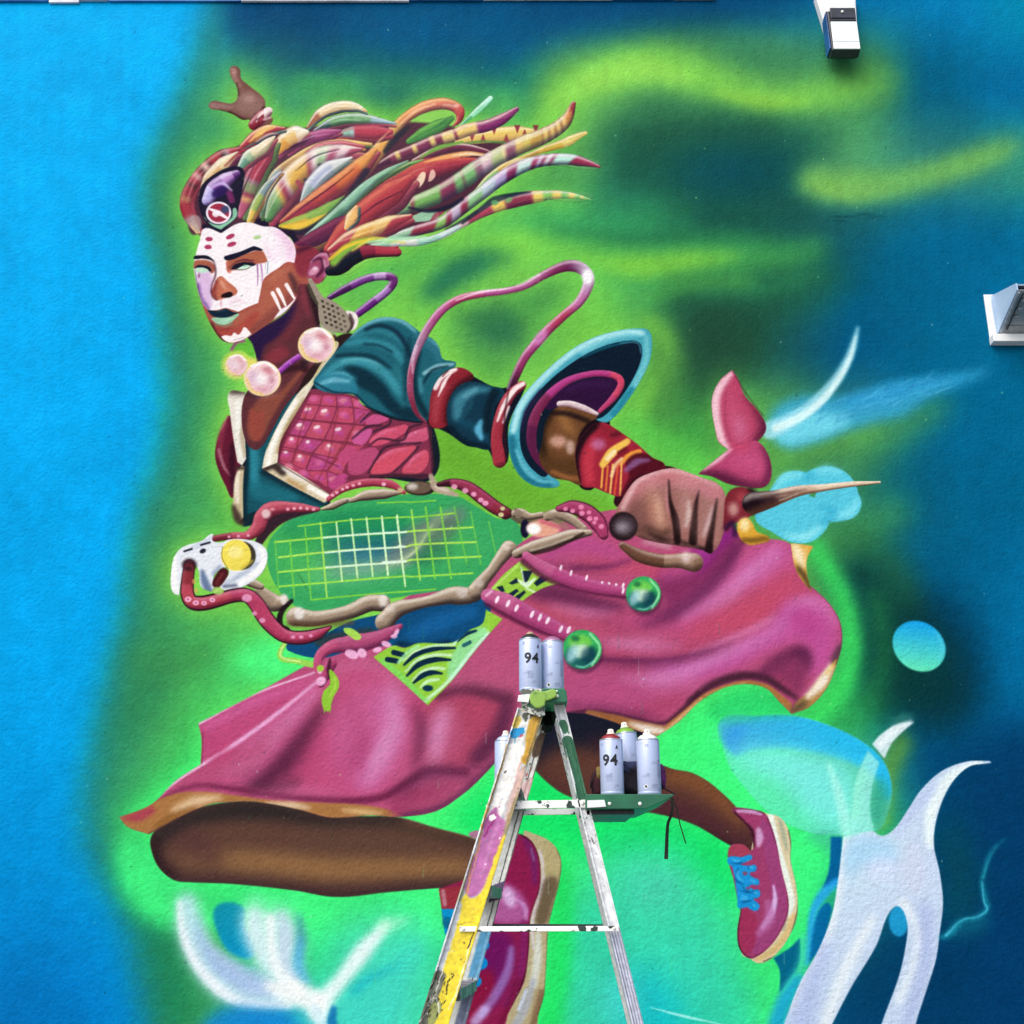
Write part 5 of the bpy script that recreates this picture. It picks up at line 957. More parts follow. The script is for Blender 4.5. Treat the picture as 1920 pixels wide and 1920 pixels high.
def paint_racket():
    view('rr')
    # waist, belt
    fill('rl: 1000,1440 1220,1400 1500,1270 1900,1180 rr: 400,900 560,880 720,860 730,1060 520,1180 300,1230 130,1200 rl: 1500,1500 1250,1560 1000,1500', '0c4c7c', 1.5, 1)
    line('rr: 240,1130 400,1060 640,980', [60, 120, 60], '1462a0', 16, .8); line('rr: 160,1190 300,1210 480,1180', 40, '0a2a44', 8, .8); fill('rl: 1200,1420 1500,1340 1700,1360 1500,1420 1280,1480', '2c3a40', 10, .9)
    view('rl')
    line('975,1440 940,1550 1060,1580 1190,1610', [40, 40, 46, 50], '98dc58', 1.5, 1); line('970,1450 945,1545 1100,1590', [10, 12, 10], 'e8f8b0', 2, .8)
    view('rr')
    TR = '0,1275! 60,1235 130,1200 200,1215 290,1185 510,1180 620,1100 700,1060 725,970! 830,1030! 740,1130 640,1250 500,1430 350,1585! 180,1430'
    reg('painted_belt_cloth', 'painted_woman', TR)
    fill(TR, '94d040', 1, 1); clip(TR)
    fill('500,1430 640,1250 740,1130 700,1080 560,1180 480,1330', '98ecc0', 10, .7); line('330,1560 480,1430 640,1230 740,1120', 20, 'd8fff0', 4, .8); line('60,1300 200,1420 330,1560', 40, '78e878', 8, .6)
    for s in ('190,1300 270,1240 390,1205 520,1195', '205,1370 290,1290 400,1262 500,1262', '250,1425 320,1365 400,1345 455,1350', '300,1470 350,1430 420,1418'): line(s, [10, 20, 22, 16], 'd8fce0', 3, .8)
    for s, w in (('196,1325 270,1262 380,1225 525,1216', 30), ('215,1395 290,1325 390,1292 495,1292', 36), ('258,1440 320,1392 380,1374 440,1380', 34)): line(s, [14, w, w, 14], '0c2840', 1.2, 1)
    ell(350, 1475, 34, 20, '0c3450', 2, 1)
    for s in ('90,1290 150,1300', '130,1245 190,1260'): line(s, 34, '0c2840', 1.2, 1)
    line('160,1310 225,1240 290,1205', 20, 'a8f0b8', 3, .8)
    line('540,1170 590,1130 660,1105', [20, 26, 16], '0c3450', 1.5, 1); line('580,1200 620,1180', 24, '1a5468', 2, .9); line('520,1190 600,1090 690,1060', 12, 'd8fff0', 2, .85); clip()
    PT = '950,650! 1060,720 1222,800! 1120,820 1020,870 945,925! 850,880 755,835! 840,740'
    reg('painted_belt_cloth', 'painted_woman', PT)
    fill(PT, '98cc44', 1, 1); clip(PT)
    for s in ('950,720! 1025,720! 985,800! 965,790!', '1030,800! 1080,750! 1125,775! 1050,820!', '870,800! 920,765! 935,795! 890,810!', '790,825! 830,815! 845,850! 825,860!', '865,870! 920,835! 935,850! 895,885!', '905,890! 970,845! 980,860! 935,905!'): fill(s, '16283a', 1, 1)
    line('930,780 980,810 1040,770', [10, 34, 10], 'e4fce0', 3, .95); line('950,700 970,810', 10, 'e4fce0', 2, .8); line('980,830 1040,860', 14, 'e4fce0', 3, .8); line('760,840 850,760 950,660', 12, 'c8f088', 3, .7); clip()
    # string bed
    BD = 'rl: 840,690 915,560 1050,455 1250,395 1500,335 1920,280 rr: 380,225 540,240 650,300 800,385 905,390 960,520 920,560 850,600 770,720 660,830 500,840 100,900 rl: 1700,1130 1400,1190 1150,1190 1000,1110 900,980 850,860'
    reg('painted_racket', None, BD)
    fill(BD, '38a862', 2, 1); clip(BD, 2)
    view('rl')
    fill('1000,520 1500,400 1900,420 1900,560 1400,620 1060,700', '1e8c58', 24, .8); ell(1150, 500, 100, 60, '30a868', 20, .6)
    fill('1280,640 1560,590 1920,560 rr: 200,430 260,560 120,680 0,720 rl: 1700,870 1300,880', '1a6c70', 40, .85); fill('1400,730 1600,700 1900,720 rr: 60,640 rl: 1600,800 1400,800', '1e5c84', 34, .75)
    view('rr')
    fill('100,600 240,440 440,360 600,330 480,480 330,620 160,720 0,740', '70787c', 26, .8); fill('330,430 520,390 520,500 340,600', '5a4c60', 20, .6); fill('240,600 420,540 500,620 300,680', '1a5c50', 22, .6)
    line('60,720 200,650 330,500 420,390 520,330', [20, 50, 60, 50, 10], 'b0c098', 18, .6); line('100,690 260,600 380,420', [6, 16, 6], 'e8ecc0', 5, .7)
    view('rl'); fill('1320,860 1700,820 1700,920 1320,920', '6a9880', 24, .7); fill('1000,900 1500,920 1920,860 1900,1080 1300,1120 1000,1040', '38a860', 24, .7)
    line('1060,870 1120,960 1150,1030', [4, 14, 4], '1a5c38', 3, .7)
    view('rl'); ell(1500, 860, 420, 110, 'a0d8b8', 60, .35, -6); ell(1150, 760, 260, 220, '5cc850', 60, .35); view('rr'); ell(500, 560, 200, 160, '50b860', 50, .4); view('rl')
    HL = ['rl: 1080,528 1500,480 1920,456 rr: 280,375 520,350', 'rl: 900,652 1400,606 1920,573 rr: 250,465 640,440', 'rl: 930,772 1400,720 1920,688 rr: 260,552 660,535', 'rl: 930,886 1400,845 1920,803 rr: 240,650 690,628', 'rl: 930,1000 1400,960 1920,918 rr: 240,758 640,735', 'rl: 1180,1105 1500,1072 1920,1038 rr: 160,858 400,838', 'rl: 1700,345 1920,338 rr: 240,280 400,268']
    VL = ['rl: 900,640 930,1040', 'rl: 1015,630 1050,1080', 'rl: 1135,540 1180,1090', 'rl: 1255,500 1305,1080', 'rl: 1380,500 1425,960', 'rl: 1495,470 1545,930', 'rl: 1615,460 1665,920', 'rl: 1735,450 1785,910', 'rl: 1855,440 1905,900', 'rr: 55,380 92,745', 'rr: 150,375 205,820', 'rr: 245,330 300,780', 'rr: 335,310 395,770', 'rr: 430,310 500,770', 'rr: 520,310 600,670', 'rr: 625,340 690,680', 'rr: 740,400 790,620']
    for i, s in enumerate(HL): line(s, 11 if i in (0, 5, 6) else 14, ('a8e848', 'b8f058', 'c0f060', 'b8f058', 'a8ec50', '90e040', '88d840')[i], .6, .95)
    for i, s in enumerate(VL): line(s, 11 if i in (0, 1, 2, 15, 16) else 14, ('80d848', 'b0ec60')[2 < i < 12], .7, .6 if i in (0, 15, 16, 14) else .92)
    for s in ('rl: 1280,618 1600,590 1920,573 rr: 60,478', 'rl: 1290,735 1600,708 1920,688 rr: 160,562', 'rl: 1300,850 1600,828 1920,803 rr: 60,664'): line(s, 14, 'e8fff0', .8, .9)
    for s in VL[4:11]: line(s, 11, 'e4ffec', .8, .7)
    clip()
    # frame: bones and beaded tentacles
    view('rl')
    line('770,660 850,530 990,440 1230,400', [60, 100, 90, 30], '34202c', 3, 1); line('rr: 870,345 960,400 1080,400 1200,400', [60, 60, 50, 30], '5c4c44', 3, .9)
    tube('420,625 560,605 690,600 770,530 800,450 880,390 1050,380 1240,395', [50, 56, 70, 110, 120, 90, 70, 30], [(0, '7a2838'), (.15, 'b84c60'), (1, 'a84458')], hi='e890a0', lo='4a1020', ha=.45)
    ell(830, 430, 36, 36, 'f0d8d8', 6, .85); dots('540,610 600,606 690,600', 3, 13, 'f8b8d0', 1, .8); dots('1000,395 1100,385 1200,395', 5, 15, 'f8b0c8', 1, .85); ell(880, 395, 20, 12, 'f0a0a8', 3, .8)
    bone('1270,395 1350,370 1430,335 1510,315', [20, 56, 50, 24]); bone('1490,330 1600,290 1750,275 1890,265', [30, 84, 80, 20])
    tube('1320,315 1420,240 1560,195 1700,185 1820,205 1910,265', [40, 60, 66, 66, 66, 30], 'b04058', hi='e890a8', lo='5a1428', ha=.5); dots('1350,285 1440,232 1560,195', 6, 14, 'f8b8d0', 1, .9); ell(1750, 200, 18, 16, 'f8b8d0', 2, .9); ell(1880, 245, 24, 20, 'd8d098', 4, .8)
    bone('1060,1235 1200,1250 1350,1230 1500,1190 1640,1130 1740,1130', [150, 120, 110, 110, 130, 130])
    ell(1090, 1210, 40, 50, 'f0ece8', 9, .85); ell(1745, 1110, 34, 50, 'f4ece4', 9, .8); line('1010,1290 1200,1300 1500,1280', 50, '6a4c34', 12, .6)
    bone('770,1020 830,1080 900,1130 960,1120', [60, 110, 140, 100]); ell(970, 1100, 30, 44, 'f0e8e0', 7, .85); bone('690,970 740,980 790,1000', [50, 70, 50]); line('1030,1110 950,1200 940,1300 1000,1340', [30, 40, 50, 40], '1c1018', 3, .95)
    view('rr')
    bone('650,870 600,880 500,880 380,910 250,940 150,970 70,1050', [100, 120, 90, 70, 80, 110, 120]); ell(570, 860, 34, 34, 'd8ccc8', 8, .7); ell(110, 960, 30, 30, 'e8dcd4', 8, .6)
    bone('870,575 810,650 760,720 700,790 660,850', [100, 80, 70, 80, 110]); ell(855, 570, 26, 20, 'd8ccc0', 6, .8); ell(680, 800, 26, 26, 'd0c4bc', 7, .7)
    ell(300, 190, 100, 46, '2a1a1c', 2, 1); ell(290, 185, 86, 40, '6a5848', 4, 1); ell(250, 178, 36, 22, 'd8d0c8', 7, .9); line('370,110 400,180 470,210 540,235', [30, 56, 50, 20], 'b8a490', 3, .95); line('400,180 480,205', 20, 'e8dcd0', 4, .6)
    tube('420,165 500,155 600,180 700,250 780,310 850,350', [30, 60, 80, 90, 90, 80], [(0, '3a1420'), (.15, '983454'), (.8, '8c2c40'), (.9, '6a2430')], hi='d878a0', lo='280c18', ha=.4, edge='2a0c18')
    for x, y, r in ((520, 180, 20), (590, 205, 20), (645, 228, 18), (690, 265, 18), (720, 285, 20), (830, 320, 16), (820, 360, 18)): ell(x, y, r, r*.85, 'f4a8cc' if x < 800 else 'e0dca0', 2, .9)
    bone('910,350 940,345 1000,370 1080,360', [50, 60, 40, 40]); fill('900,310! 960,350 920,380', '8a7868', 2, .9)
    ell(975, 450, 30, 60, '12102c', 3, 1); fill('985,450 1010,410 1100,390 1200,440 1160,490 1040,500', 'e8a890', 6, 1); ell(1030, 450, 46, 36, 'ffffff', 7, 1); line('1080,400 1200,440', 30, 'd06078', 6, .8)
    bone('1120,370 1180,355 1270,390 1350,450', [60, 70, 60, 50]); line('1110,350 1240,440', 40, '98846c', 8, .6); bone('1390,475 1280,490 1150,530 1020,570 920,610', [40, 80, 80, 80, 60]); line('1350,480 1150,580 940,625', 20, '2a1c18', 4, .85); line('1280,500 1120,560 1010,590', 14, 'd8c8b0', 4, .7)
    tube('1190,320 1280,310 1380,350 1450,420 1480,490', [40, 90, 110, 110, 60], 'a83c68', hi='d080a0', lo='2c0c1c', ha=.3, edge='30101c')
    for x, y, r in ((1235, 322, 15), (1280, 335, 16), (1335, 310, 18), (1340, 350, 18), (1385, 345, 15), (1390, 385, 18), (1430, 385, 15), (1420, 410, 14), (1465, 435, 18)): ell(x, y, r, r*.9, 'f090b8', 2, .9)
    # skull and its ball
    view('rl')
    SKU = '415,590 380,600 330,640 180,690 115,760 88,880 85,1000 110,1055 150,1068! 165,960 200,860 250,815 300,870 320,1000 400,1040! 430,1000 420,920 480,860 530,850 540,900 500,960 470,1010 560,1030 700,975 800,890 842,780 825,700 750,650 640,628 540,632 480,655 410,640'
    reg('painted_bone', 'painted_racket', poly=stroke_poly('1060,1235 1200,1250 1350,1230 1500,1190 1640,1130 1740,1130', 120))
    view('rr')
    reg('painted_bone', 'painted_racket', poly=stroke_poly('650,870 600,880 500,880 380,910 250,940 150,970 70,1050', 90))
    reg('painted_bone', 'painted_racket', poly=stroke_poly('870,575 810,650 760,720 700,790 660,850', 86))
    view('rl')
    reg('painted_skull', 'painted_racket', SKU)
    fill(SKU, 'e8eef6', 1, 1); clip(SKU)
    line('110,780 110,900 120,1040', [40, 50, 40], 'ffffff', 6, .9); line('330,880 350,960 380,1030', [30, 60, 60], '506890', 10, .85); line('420,900 470,850', 40, '8898b8', 10, .7); line('500,990 640,900 760,820', [20, 40, 30], 'a8b8d0', 10, .7); line('220,720 330,660 400,620', [20, 40, 20], 'c0cce0', 9, .7); line('500,1000 600,990', 24, '384060', 8, .7)
    line('780,700 815,780 760,880 620,980', [30, 40, 40, 30], 'ffffff', 6, .9); clip()
    line('190,725 250,705', 16, '1a1a2a', 2, .95); line('320,675 390,655', 16, '1a1a2a', 2, .95); ell(335, 722, 26, 18, '1c1c2c', 2, .95, -25)
    reg('painted_ball', 'painted_racket', 'rl: 477,755 595,633 713,755 595,877')
    ell(610, 760, 132, 128, 'ffffff', 2, .8); ell(640, 758, 110, 112, '282418', 3, .9); ell(595, 755, 118, 122, 'f4e25c', 1.5, 1); ell(590, 730, 60, 50, 'fff4a0', 10, .8); line('490,690 485,770 530,860', 6, '403c20', 1.5, .6); line('640,860 720,800', 24, 'c8b440', 6, .7)
    fill('410,990 430,920 490,855 535,880 510,950 450,1010', '4a1820', 3, 1); line('440,980 490,900', 24, '7a3030', 6, .7)
    # lower-left tentacle
    S = '230,830 215,960 215,1060 250,1120 330,1130 450,1105 580,1070 680,1070 750,1130 820,1240 900,1330 980,1385 1100,1400 1220,1375 1330,1320'
    reg('painted_tentacle', 'painted_racket', poly=stroke_poly(S, 96))
    line(S, [90, 100, 110, 120, 120, 110, 110, 120, 130, 130, 120, 110, 110, 90, 30], '2a1420', 1.2, 1)
    tube(S, [80, 86, 90, 92, 90, 84, 88, 104, 116, 110, 100, 92, 90, 70, 14], [(0, '8c3038'), (.1, 'b84858'), (.4, 'b44064'), (1, 'b84860')], hi='e898b8', lo='5a1428', ha=.45)
    ell(230, 830, 60, 50, '2a1420', 8, .8); line('200,840 235,830 260,860', 20, '8a3038', 6, .6)
    for x, y, r in ((220, 1100, 26), (280, 1128, 24), (345, 1130, 22), (410, 1105, 22)): ell(x, y, r, r*.8, 'f8c0e0', 1.5, .95); ell(x, y, r*.5, r*.4, 'c05080', 2, .8)
    for x, y, r in ((680, 1090, 40), (740, 1210, 20), (800, 1265, 24), (1040, 1395, 18), (1105, 1395, 18), (1180, 1385, 16)): ell(x, y, r, r*.8, 'f0a8d0', 3, .8)
    ell(265, 960, 14, 20, 'd8a860', 3, .8); ell(280, 1030, 16, 20, 'd8b060', 3, .7); fill('420,1010 470,1010 500,1045 430,1060', 'a8d070', 3, .9)
    # tentacle knot on the skirt
    reg('painted_tentacle', 'painted_racket', poly=stroke_poly('1270,1720 1235,1620 1260,1530 1350,1470 1480,1450 1620,1430 1740,1390 1880,1310', 100))
    tube('1270,1720 1235,1620 1260,1530 1350,1470 1480,1450 1620,1430 1740,1390 1880,1310', [60, 70, 90, 120, 150, 130, 100, 40], [(0, 'c05078'), (.4, 'b04c78'), (1, 'a83c68')], hi='d880a8', lo='5a1c40', ha=.45)
    tube('1260,1760 1290,1680 1340,1600', [60, 100, 90], 'b04470', hi='d878a8', lo='4a1838'); line('1330,1570 1320,1650 1330,1720', [20, 36, 20], '3a1428', 5, .85)
    for x, y, rx, ry, r in ((1500, 1530, 56, 34, 20), (1580, 1520, 40, 34, 50), (1700, 1495, 36, 20, -15), (1770, 1450, 40, 22, 20), (1850, 1360, 34, 16, -60), (1830, 1390, 26, 16, 0), (1250, 1660, 20, 24, 0), (1260, 1740, 40, 34, -30)): ell(x, y, rx, ry, 'f4b8e0', 3, .95, r)
    ell(1255, 1640, 28, 26, 'a0cc40', 2, 1)
    fill('1435,1335 1490,1325 1550,1360 1575,1400 1540,1420 1500,1400', 'a8dc58', 1.5, 1)
    fill('1325,1650 1360,1670 1400,1740 1395,1800 1360,1860 1340,1920 1330,1970 1290,1970 1265,1900 1280,1820 1330,1760', '90c83c', 1.5, 1); line('1290,1900 1285,1990', [26, 6], '90c83c', 2, .9); line('1330,1900 1330,1985', [24, 6], '90c83c', 2, .9); line('1365,1700 1370,1780 1330,1860', 14, 'b8e858', 4, .7)
    # tentacles with glass balls
    view('rr')
    for s, w in (('980,620 1080,690 1200,750 1320,795 1450,825 1620,855', [50, 76, 90, 90, 80, 60]), ('735,880 850,925 980,995 1100,1055 1200,1105 1280,1140', [90, 120, 120, 110, 100, 70])):
        line('960,660 1100,760 1250,815 1400,850 1620,885' if s[0] == '9' else '730,930 850,1000 1000,1075 1150,1130 1260,1160', 40, '5a1c40', 6, .85)
        reg('painted_tentacle', 'painted_woman', poly=stroke_poly(s, w))
        tube(s, w, [(0, 'c05c8c'), (.3, 'b44880'), (1, 'b0447c')], hi='d484b0', lo='6a2048', ha=.4, la=.6)
    for x, y in ((1205, 700), (1270, 735), (1370, 765), (1470, 795), (1515, 800), (1560, 808), (1605, 815), (1605, 850)): ell(x, y, 8, 20 if x < 1400 or x > 1600 else 9, 'fff0fc', 1.6, .95, 15)
    for x, y in ((795, 905), (865, 930), (920, 960), (1020, 1000), (1070, 1020), (1120, 1040), (1205, 1095), (1255, 1100)): ell(x, y, 11, 26, 'fff0fc', 2, .95, 25)
    line('725,880 760,850', 18, 'f0c0dc', 4, .8)
    for x, y, r in ((1735, 868, 112), (1342, 1225, 126)):
        reg('painted_glass_ball', 'painted_woman', 'rr: %d,%d %d,%d %d,%d %d,%d' % (x-r, y, x, y-r, x+r, y, x, y+r))
        ell(x + 10, y + 30, r, r, '4a1c3c', 8, .6)
        ell(x, y, r, r, '34b060', 1.2, 1); ell(x - r*.1, y + r*.35, r*.8, r*.6, '185a60', 10, .9); ell(x - r*.1, y - r*.35, r*.6, r*.4, '7cd850', 10, .85)
        ell(x - r*.05, y + r*.1, r*.42, r*.34, 'd0f0d8', 9, .95, -25); ell(x - r*.5, y + r*.2, r*.25, r*.5, 'a8d8e0', 10, .8, 20); ell(x + r*.35, y + r*.3, r*.4, r*.5, '0c3848', 12, .7, 30)
        line('%d,%d %d,%d %d,%d' % (x + r*.4, y - r*.8, x + r*.9, y - r*.05, x + r*.5, y + r*.82), r*.12, '9cf0b0', 3, .9); line('%d,%d %d,%d %d,%d' % (x + r*.6, y + r*.6, x + r*.1, y + r*.9, x - r*.3, y + r*.85), r*.08, '80d8c8', 3, .8)
        ell(x - r*.35, y - r*.55, r*.22, r*.16, '1a6a48', 6, .8)
    # fist
    view('fi')
    tube('330,1060 430,1120 560,1150 680,1150 745,1160', [40, 76, 80, 80, 110], [(0, '6a4838'), (.6, '9c7c68'), (1, '8c6c58')], hi='e8d0c8', lo='34201a', ha=.55); ell(700, 1130, 26, 34, 'f0dcdc', 8, .8); line('450,1040 600,1060', [20, 40], 'd8c0c0', 8, .6)
    FS = '320,810 360,740 410,680 480,645 620,612 720,640 800,670 880,700 925,760 930,860 915,1000 850,1105 790,1085 640,1060 520,1040 420,1010 330,950 290,870'
    reg('painted_fist', 'painted_woman', FS)
    fill(FS, '9a6660', 1, 1); clip(FS)
    fill('320,840 400,690 620,600 800,660 930,740 900,800 780,730 640,700 480,720 400,800', 'c4747c', 16, .95); line('330,850 370,770 430,680 600,625 760,660 890,720', [20, 26, 24, 18, 16, 12], 'f8d0d4', 7, .85)
    fill('380,830 440,790 470,900 460,1010 400,1000', '4a2c28', 14, .65); line('490,760 520,850 560,960', [50, 80, 70], 'b47e68', 16, .9); line('530,770 545,860 550,940', [20, 40, 20], 'e0b49c', 10, .85); line('470,960 560,1000 600,980', 40, '3c2820', 10, .8)
    for s, w in (('600,680 605,800 640,920 650,1040', [8, 24, 44, 40]), ('775,740 755,840 745,960 740,1040', [8, 26, 44, 50]), ('880,790 860,900 840,1020 830,1100', [10, 26, 40, 50])): line(s, w, '1c0e10', 3, .97)
    line('690,750 700,840 690,950', [30, 60, 54], 'b88c84', 16, .9); line('715,800 715,880 700,950', [10, 24, 14], 'e0ccc8', 5, .85); line('590,720 590,800 600,880', [8, 16, 8], 'e098a0', 4, .7)
    line('830,790 815,900 790,1000', [30, 54, 50], 'b0847e', 16, .85); line('855,830 825,940 800,1010', [8, 22, 12], 'dcc0c4', 5, .85); line('905,800 895,920 870,1050', [20, 30, 20], 'b08078', 7, .8); line('430,1030 640,1075 830,1100', 40, '241416', 9, .8)
    for x, y, rx in ((500, 705, 60), (690, 690, 60), (815, 725, 46), (895, 790, 26)): ell(x, y, rx, 26, 'f0bcc0', 26, .75, 12)
    for s in ('480,990 560,1025 640,1030', '660,1030 700,1050 735,1045', '750,1060 800,1085 840,1085'): line(s, [10, 22, 8], '180c0e', 6, .8)
    line('430,760 420,860 450,960', [20, 40, 20], 'c08078', 14, .6)
    line('640,690 720,700 760,740', [20, 60, 20], 'cc8490', 14, .85); line('800,730 860,760', 50, 'c47c88', 12, .85); clip()
    ell(335, 950, 84, 84, '201418', 2, 1); ell(345, 945, 66, 60, '4a3c44', 9, .9); ell(330, 955, 40, 26, 'b0a4b0', 10, .9)
    # pink flower, thorn, yellow curls
    fill('940,760 1000,722 1080,740 1130,800 1110,860 1060,900 970,940 930,980 920,880', '7a2430', 1.5, 1); ell(1030, 780, 40, 30, 'b04850', 9, .8); ell(975, 850, 30, 40, 'd0a098', 8, .85); line('930,960 970,930 985,1000', 30, '2a1038', 6, .9); line('1070,730 1120,790 1090,870', 30, '1c0a14', 6, .85)
    tube('1090,815 1200,790 1350,745 1500,725 1660,705 1825,694', [130, 90, 60, 40, 32, 14], [(0, '1a0c14'), (.08, '3a2428'), (.2, 'c8a890'), (.5, 'ecd4b8')], hi='fff4e8', lo='5a3828', ha=.5, blend=.06)
    line('1130,780 1300,755 1400,735', [6, 14, 4], '4a2c28', 4, .8); line('1120,830 1250,790 1340,760', [6, 16, 4], '3a2024', 4, .8); line('1240,800 1350,760', 6, 'f4e0d0', 2, .6)
    UP = '968,42! 900,100 855,190 850,270 872,400 890,460 945,505! 1040,500 1110,460 1160,400 1160,350 1110,270 1040,190 1000,90'
    reg('painted_thorn', None, 'fi: 1090,750 1200,750 1350,715 1500,708 1825,688 1825,700 1500,742 1350,775 1200,830 1090,880')
    reg('painted_petal', None, UP)
    fill(UP, 'b84468', 1.2, 1); clip(UP)
    line('1120,290 1160,370 1110,460', [30, 60, 40], '44142c', 12, .9); line('960,60 880,170 870,300 900,430 940,500', [30, 56, 56, 50, 30], 'f8d0dc', 7, .95); line('960,180 970,300 980,420', [40, 70, 50], 'c8587c', 16, .7); line('1010,330 1020,430', 50, 'd888b0', 16, .6); line('930,170 925,330 960,460', 7, '98385c', 3, .6); line('1050,200 1120,300', 30, '74203c', 9, .7); clip()
    LO = '770,645! 850,580 950,500! 1040,470 1110,455 1170,520 1196,610 1185,690 1140,725 1040,720 940,700 850,660'
    reg('painted_petal', None, LO)
    fill(LO, 'b84470', 1.2, 1); clip(LO)
    line('780,650 900,670 1040,715 1150,720', [50, 80, 60, 40], '4c1634', 12, .9); line('1150,480 1190,600 1160,710', [30, 50, 40], '54183c', 10, .85); line('800,620 890,560 960,500', [16, 26, 20], 'f4c4d4', 5, .9); line('980,570 1080,560 1120,620', [50, 90, 60], 'cc5888', 20, .8); ell(1010, 480, 50, 30, 'd04a68', 14, .8); clip()
    line('970,50 1050,180 1150,310', 6, '3c1428', 2, .6)
    YC = '1000,930 1050,900 1085,930 1110,980 1185,1020 1130,1050 1060,1055 1010,1010'
    fill(YC, 'e0a838', 1.5, 1); ell(1040, 940, 30, 40, 'fff0b8', 8, .9); line('1030,1030 1100,1030 1170,1020', 30, '4c3418', 7, .75)
    YD = '1308,1048! 1380,1055 1440,1065! 1405,1130 1400,1200 1420,1300 1430,1330! 1370,1260 1330,1180'
    fill(YD, 'dca848', 1.2, 1); clip(YD); line('1330,1060 1360,1130 1380,1180', [40, 70, 30], 'fff4d0', 9, .9); line('1350,1190 1400,1260 1425,1320', 30, '2c2420', 8, .85); line('1400,1070 1390,1150', 16, 'f4d080', 5, .7); clip()

def figure():
    paint_lower(); paint_body(); paint_head(); paint_racket()

def paint_mural():
    new_canvas(.25); figure(); nrng.seed(7)                          # a rough first pass only notes where the figure goes
    first = list(REG); paint_background(); del REG[:]
    paint_splashes()
    figure()
    im = CV.img; H, W = im.shape[:2]
    r = np.random.RandomState(77); view('p')
    for i in range(900):                                             # stray droplets and pinholes in the render
        x, y = 150 + r.rand() * 1750, 40 + r.rand() * 1900; q = .4 + r.rand() ** 3 * 1.3
        ell(x, y, q, q * (1 + r.rand() * .6), ('0c3038', '103c30', 'b0f090', 'd8f8f0')[r.randint(4)], .3, .25 + r.rand() * .3)
    for i in range(26):                                              # a few thin runs
        x, y = 240 + r.rand() * 1300, 1150 + r.rand() * 700; h = 8 + r.rand() * 26
        line('%.1f,%.1f %.1f,%.1f' % (x, y, x + r.rand() - .5, y + h), [1.0, 1.3, 1.8], ('6ae880', '1c8c5c', 'c8f0e8')[r.randint(3)], .5, .35)
    st = noise(H, W, 7, 41)[H // 2][None]; st = np.interp(np.arange(W), np.arange(W), st[0])[None]   # faint weather streaks
    im *= (1 + (gblur(np.repeat(st.astype(np.float32), 4, 0), 1.5)[2:3] * np.linspace(.07, .02, H)[:, None]))[..., None]
    # overspray speckle, roller mottling
    g = nrng.rand(H, W).astype(np.float32) - .5
    im += (gblur(g, .8) * .045)[..., None]
    im *= (1 + noise(H, W, 9, 21) * .04)[..., None]
    return np.clip(im, 0, 1)
# ---------------------------------------------------------------- helpers
def W(u, v, y=0.0):
    """the point of the plane Y = y seen at (u, v) of a 1920 px picture"""
    dx, dy = (u - 960) / FPX, -(v - 960) / FPX
    cp, sp = math.cos(PITCH), math.sin(PITCH)
    t = (y - CAM_Y) / (cp - dy * sp)
    return Vector((t * dx, y, CAM_Z + t * (sp + dy * cp)))
def link(name, me, mat=None, parent=None):
    o = bpy.data.objects.new(name, me); COL.objects.link(o)
    if mat is not None: me.materials.append(mat)
    if parent is not None: o.parent = parent
    return o
def thing(name, label, cat, group=None, loc=(0, 0, 0), rotz=0):
    o = bpy.data.objects.new(name, None); COL.objects.link(o); o.location = loc; o.rotation_euler = (0, 0, rotz); o.empty_display_size = .05
    o['label'] = label; o['category'] = cat
    if group: o['group'] = group
    return o
def from_bm(name, bm, mat, parent=None, smooth=False, bevel=0):
    bmesh.ops.recalc_face_normals(bm, faces=bm.faces[:])
    if bevel: bmesh.ops.bevel(bm, geom=[e for e in bm.edges if len(e.link_faces) == 2 and e.calc_face_angle(0) > .6], offset=bevel, segments=2, affect='EDGES', profile=.6)
    me = bpy.data.meshes.new(name); bm.to_mesh(me); bm.free()
    if smooth: me.polygons.foreach_set('use_smooth', [True] * len(me.polygons))
    return link(name, me, mat, parent)
def bm_box(bm, lo, hi):
    x0, y0, z0 = lo; x1, y1, z1 = hi
    v = [bm.verts.new(p) for p in ((x0,y0,z0),(x1,y0,z0),(x1,y1,z0),(x0,y1,z0),(x0,y0,z1),(x1,y0,z1),(x1,y1,z1),(x0,y1,z1))]
    for f in ((0,1,2,3),(4,7,6,5),(0,4,5,1),(1,5,6,2),(2,6,7,3),(3,7,4,0)): bm.faces.new([v[i] for i in f])
def box(name, lo, hi, mat, parent=None, bevel=.0):
    bm = bmesh.new(); bm_box(bm, lo, hi); return from_bm(name, bm, mat, parent, bevel=bevel)
def bm_prism(bm, pts, y0, y1):
    """polygon [(x, z)] extruded from y0 to y1"""
    a = [bm.verts.new((x, y0, z)) for x, z in pts]; b = [bm.verts.new((x, y1, z)) for x, z in pts]
    bm.faces.new(a); bm.faces.new(b[::-1]); n = len(pts)
    for i in range(n): bm.faces.new((a[i], b[i], b[(i+1) % n], a[(i+1) % n]))
def prism(name, pts, y0, y1, mat, parent=None, bevel=0):
    bm = bmesh.new(); bm_prism(bm, pts, y0, y1); return from_bm(name, bm, mat, parent, bevel=bevel)
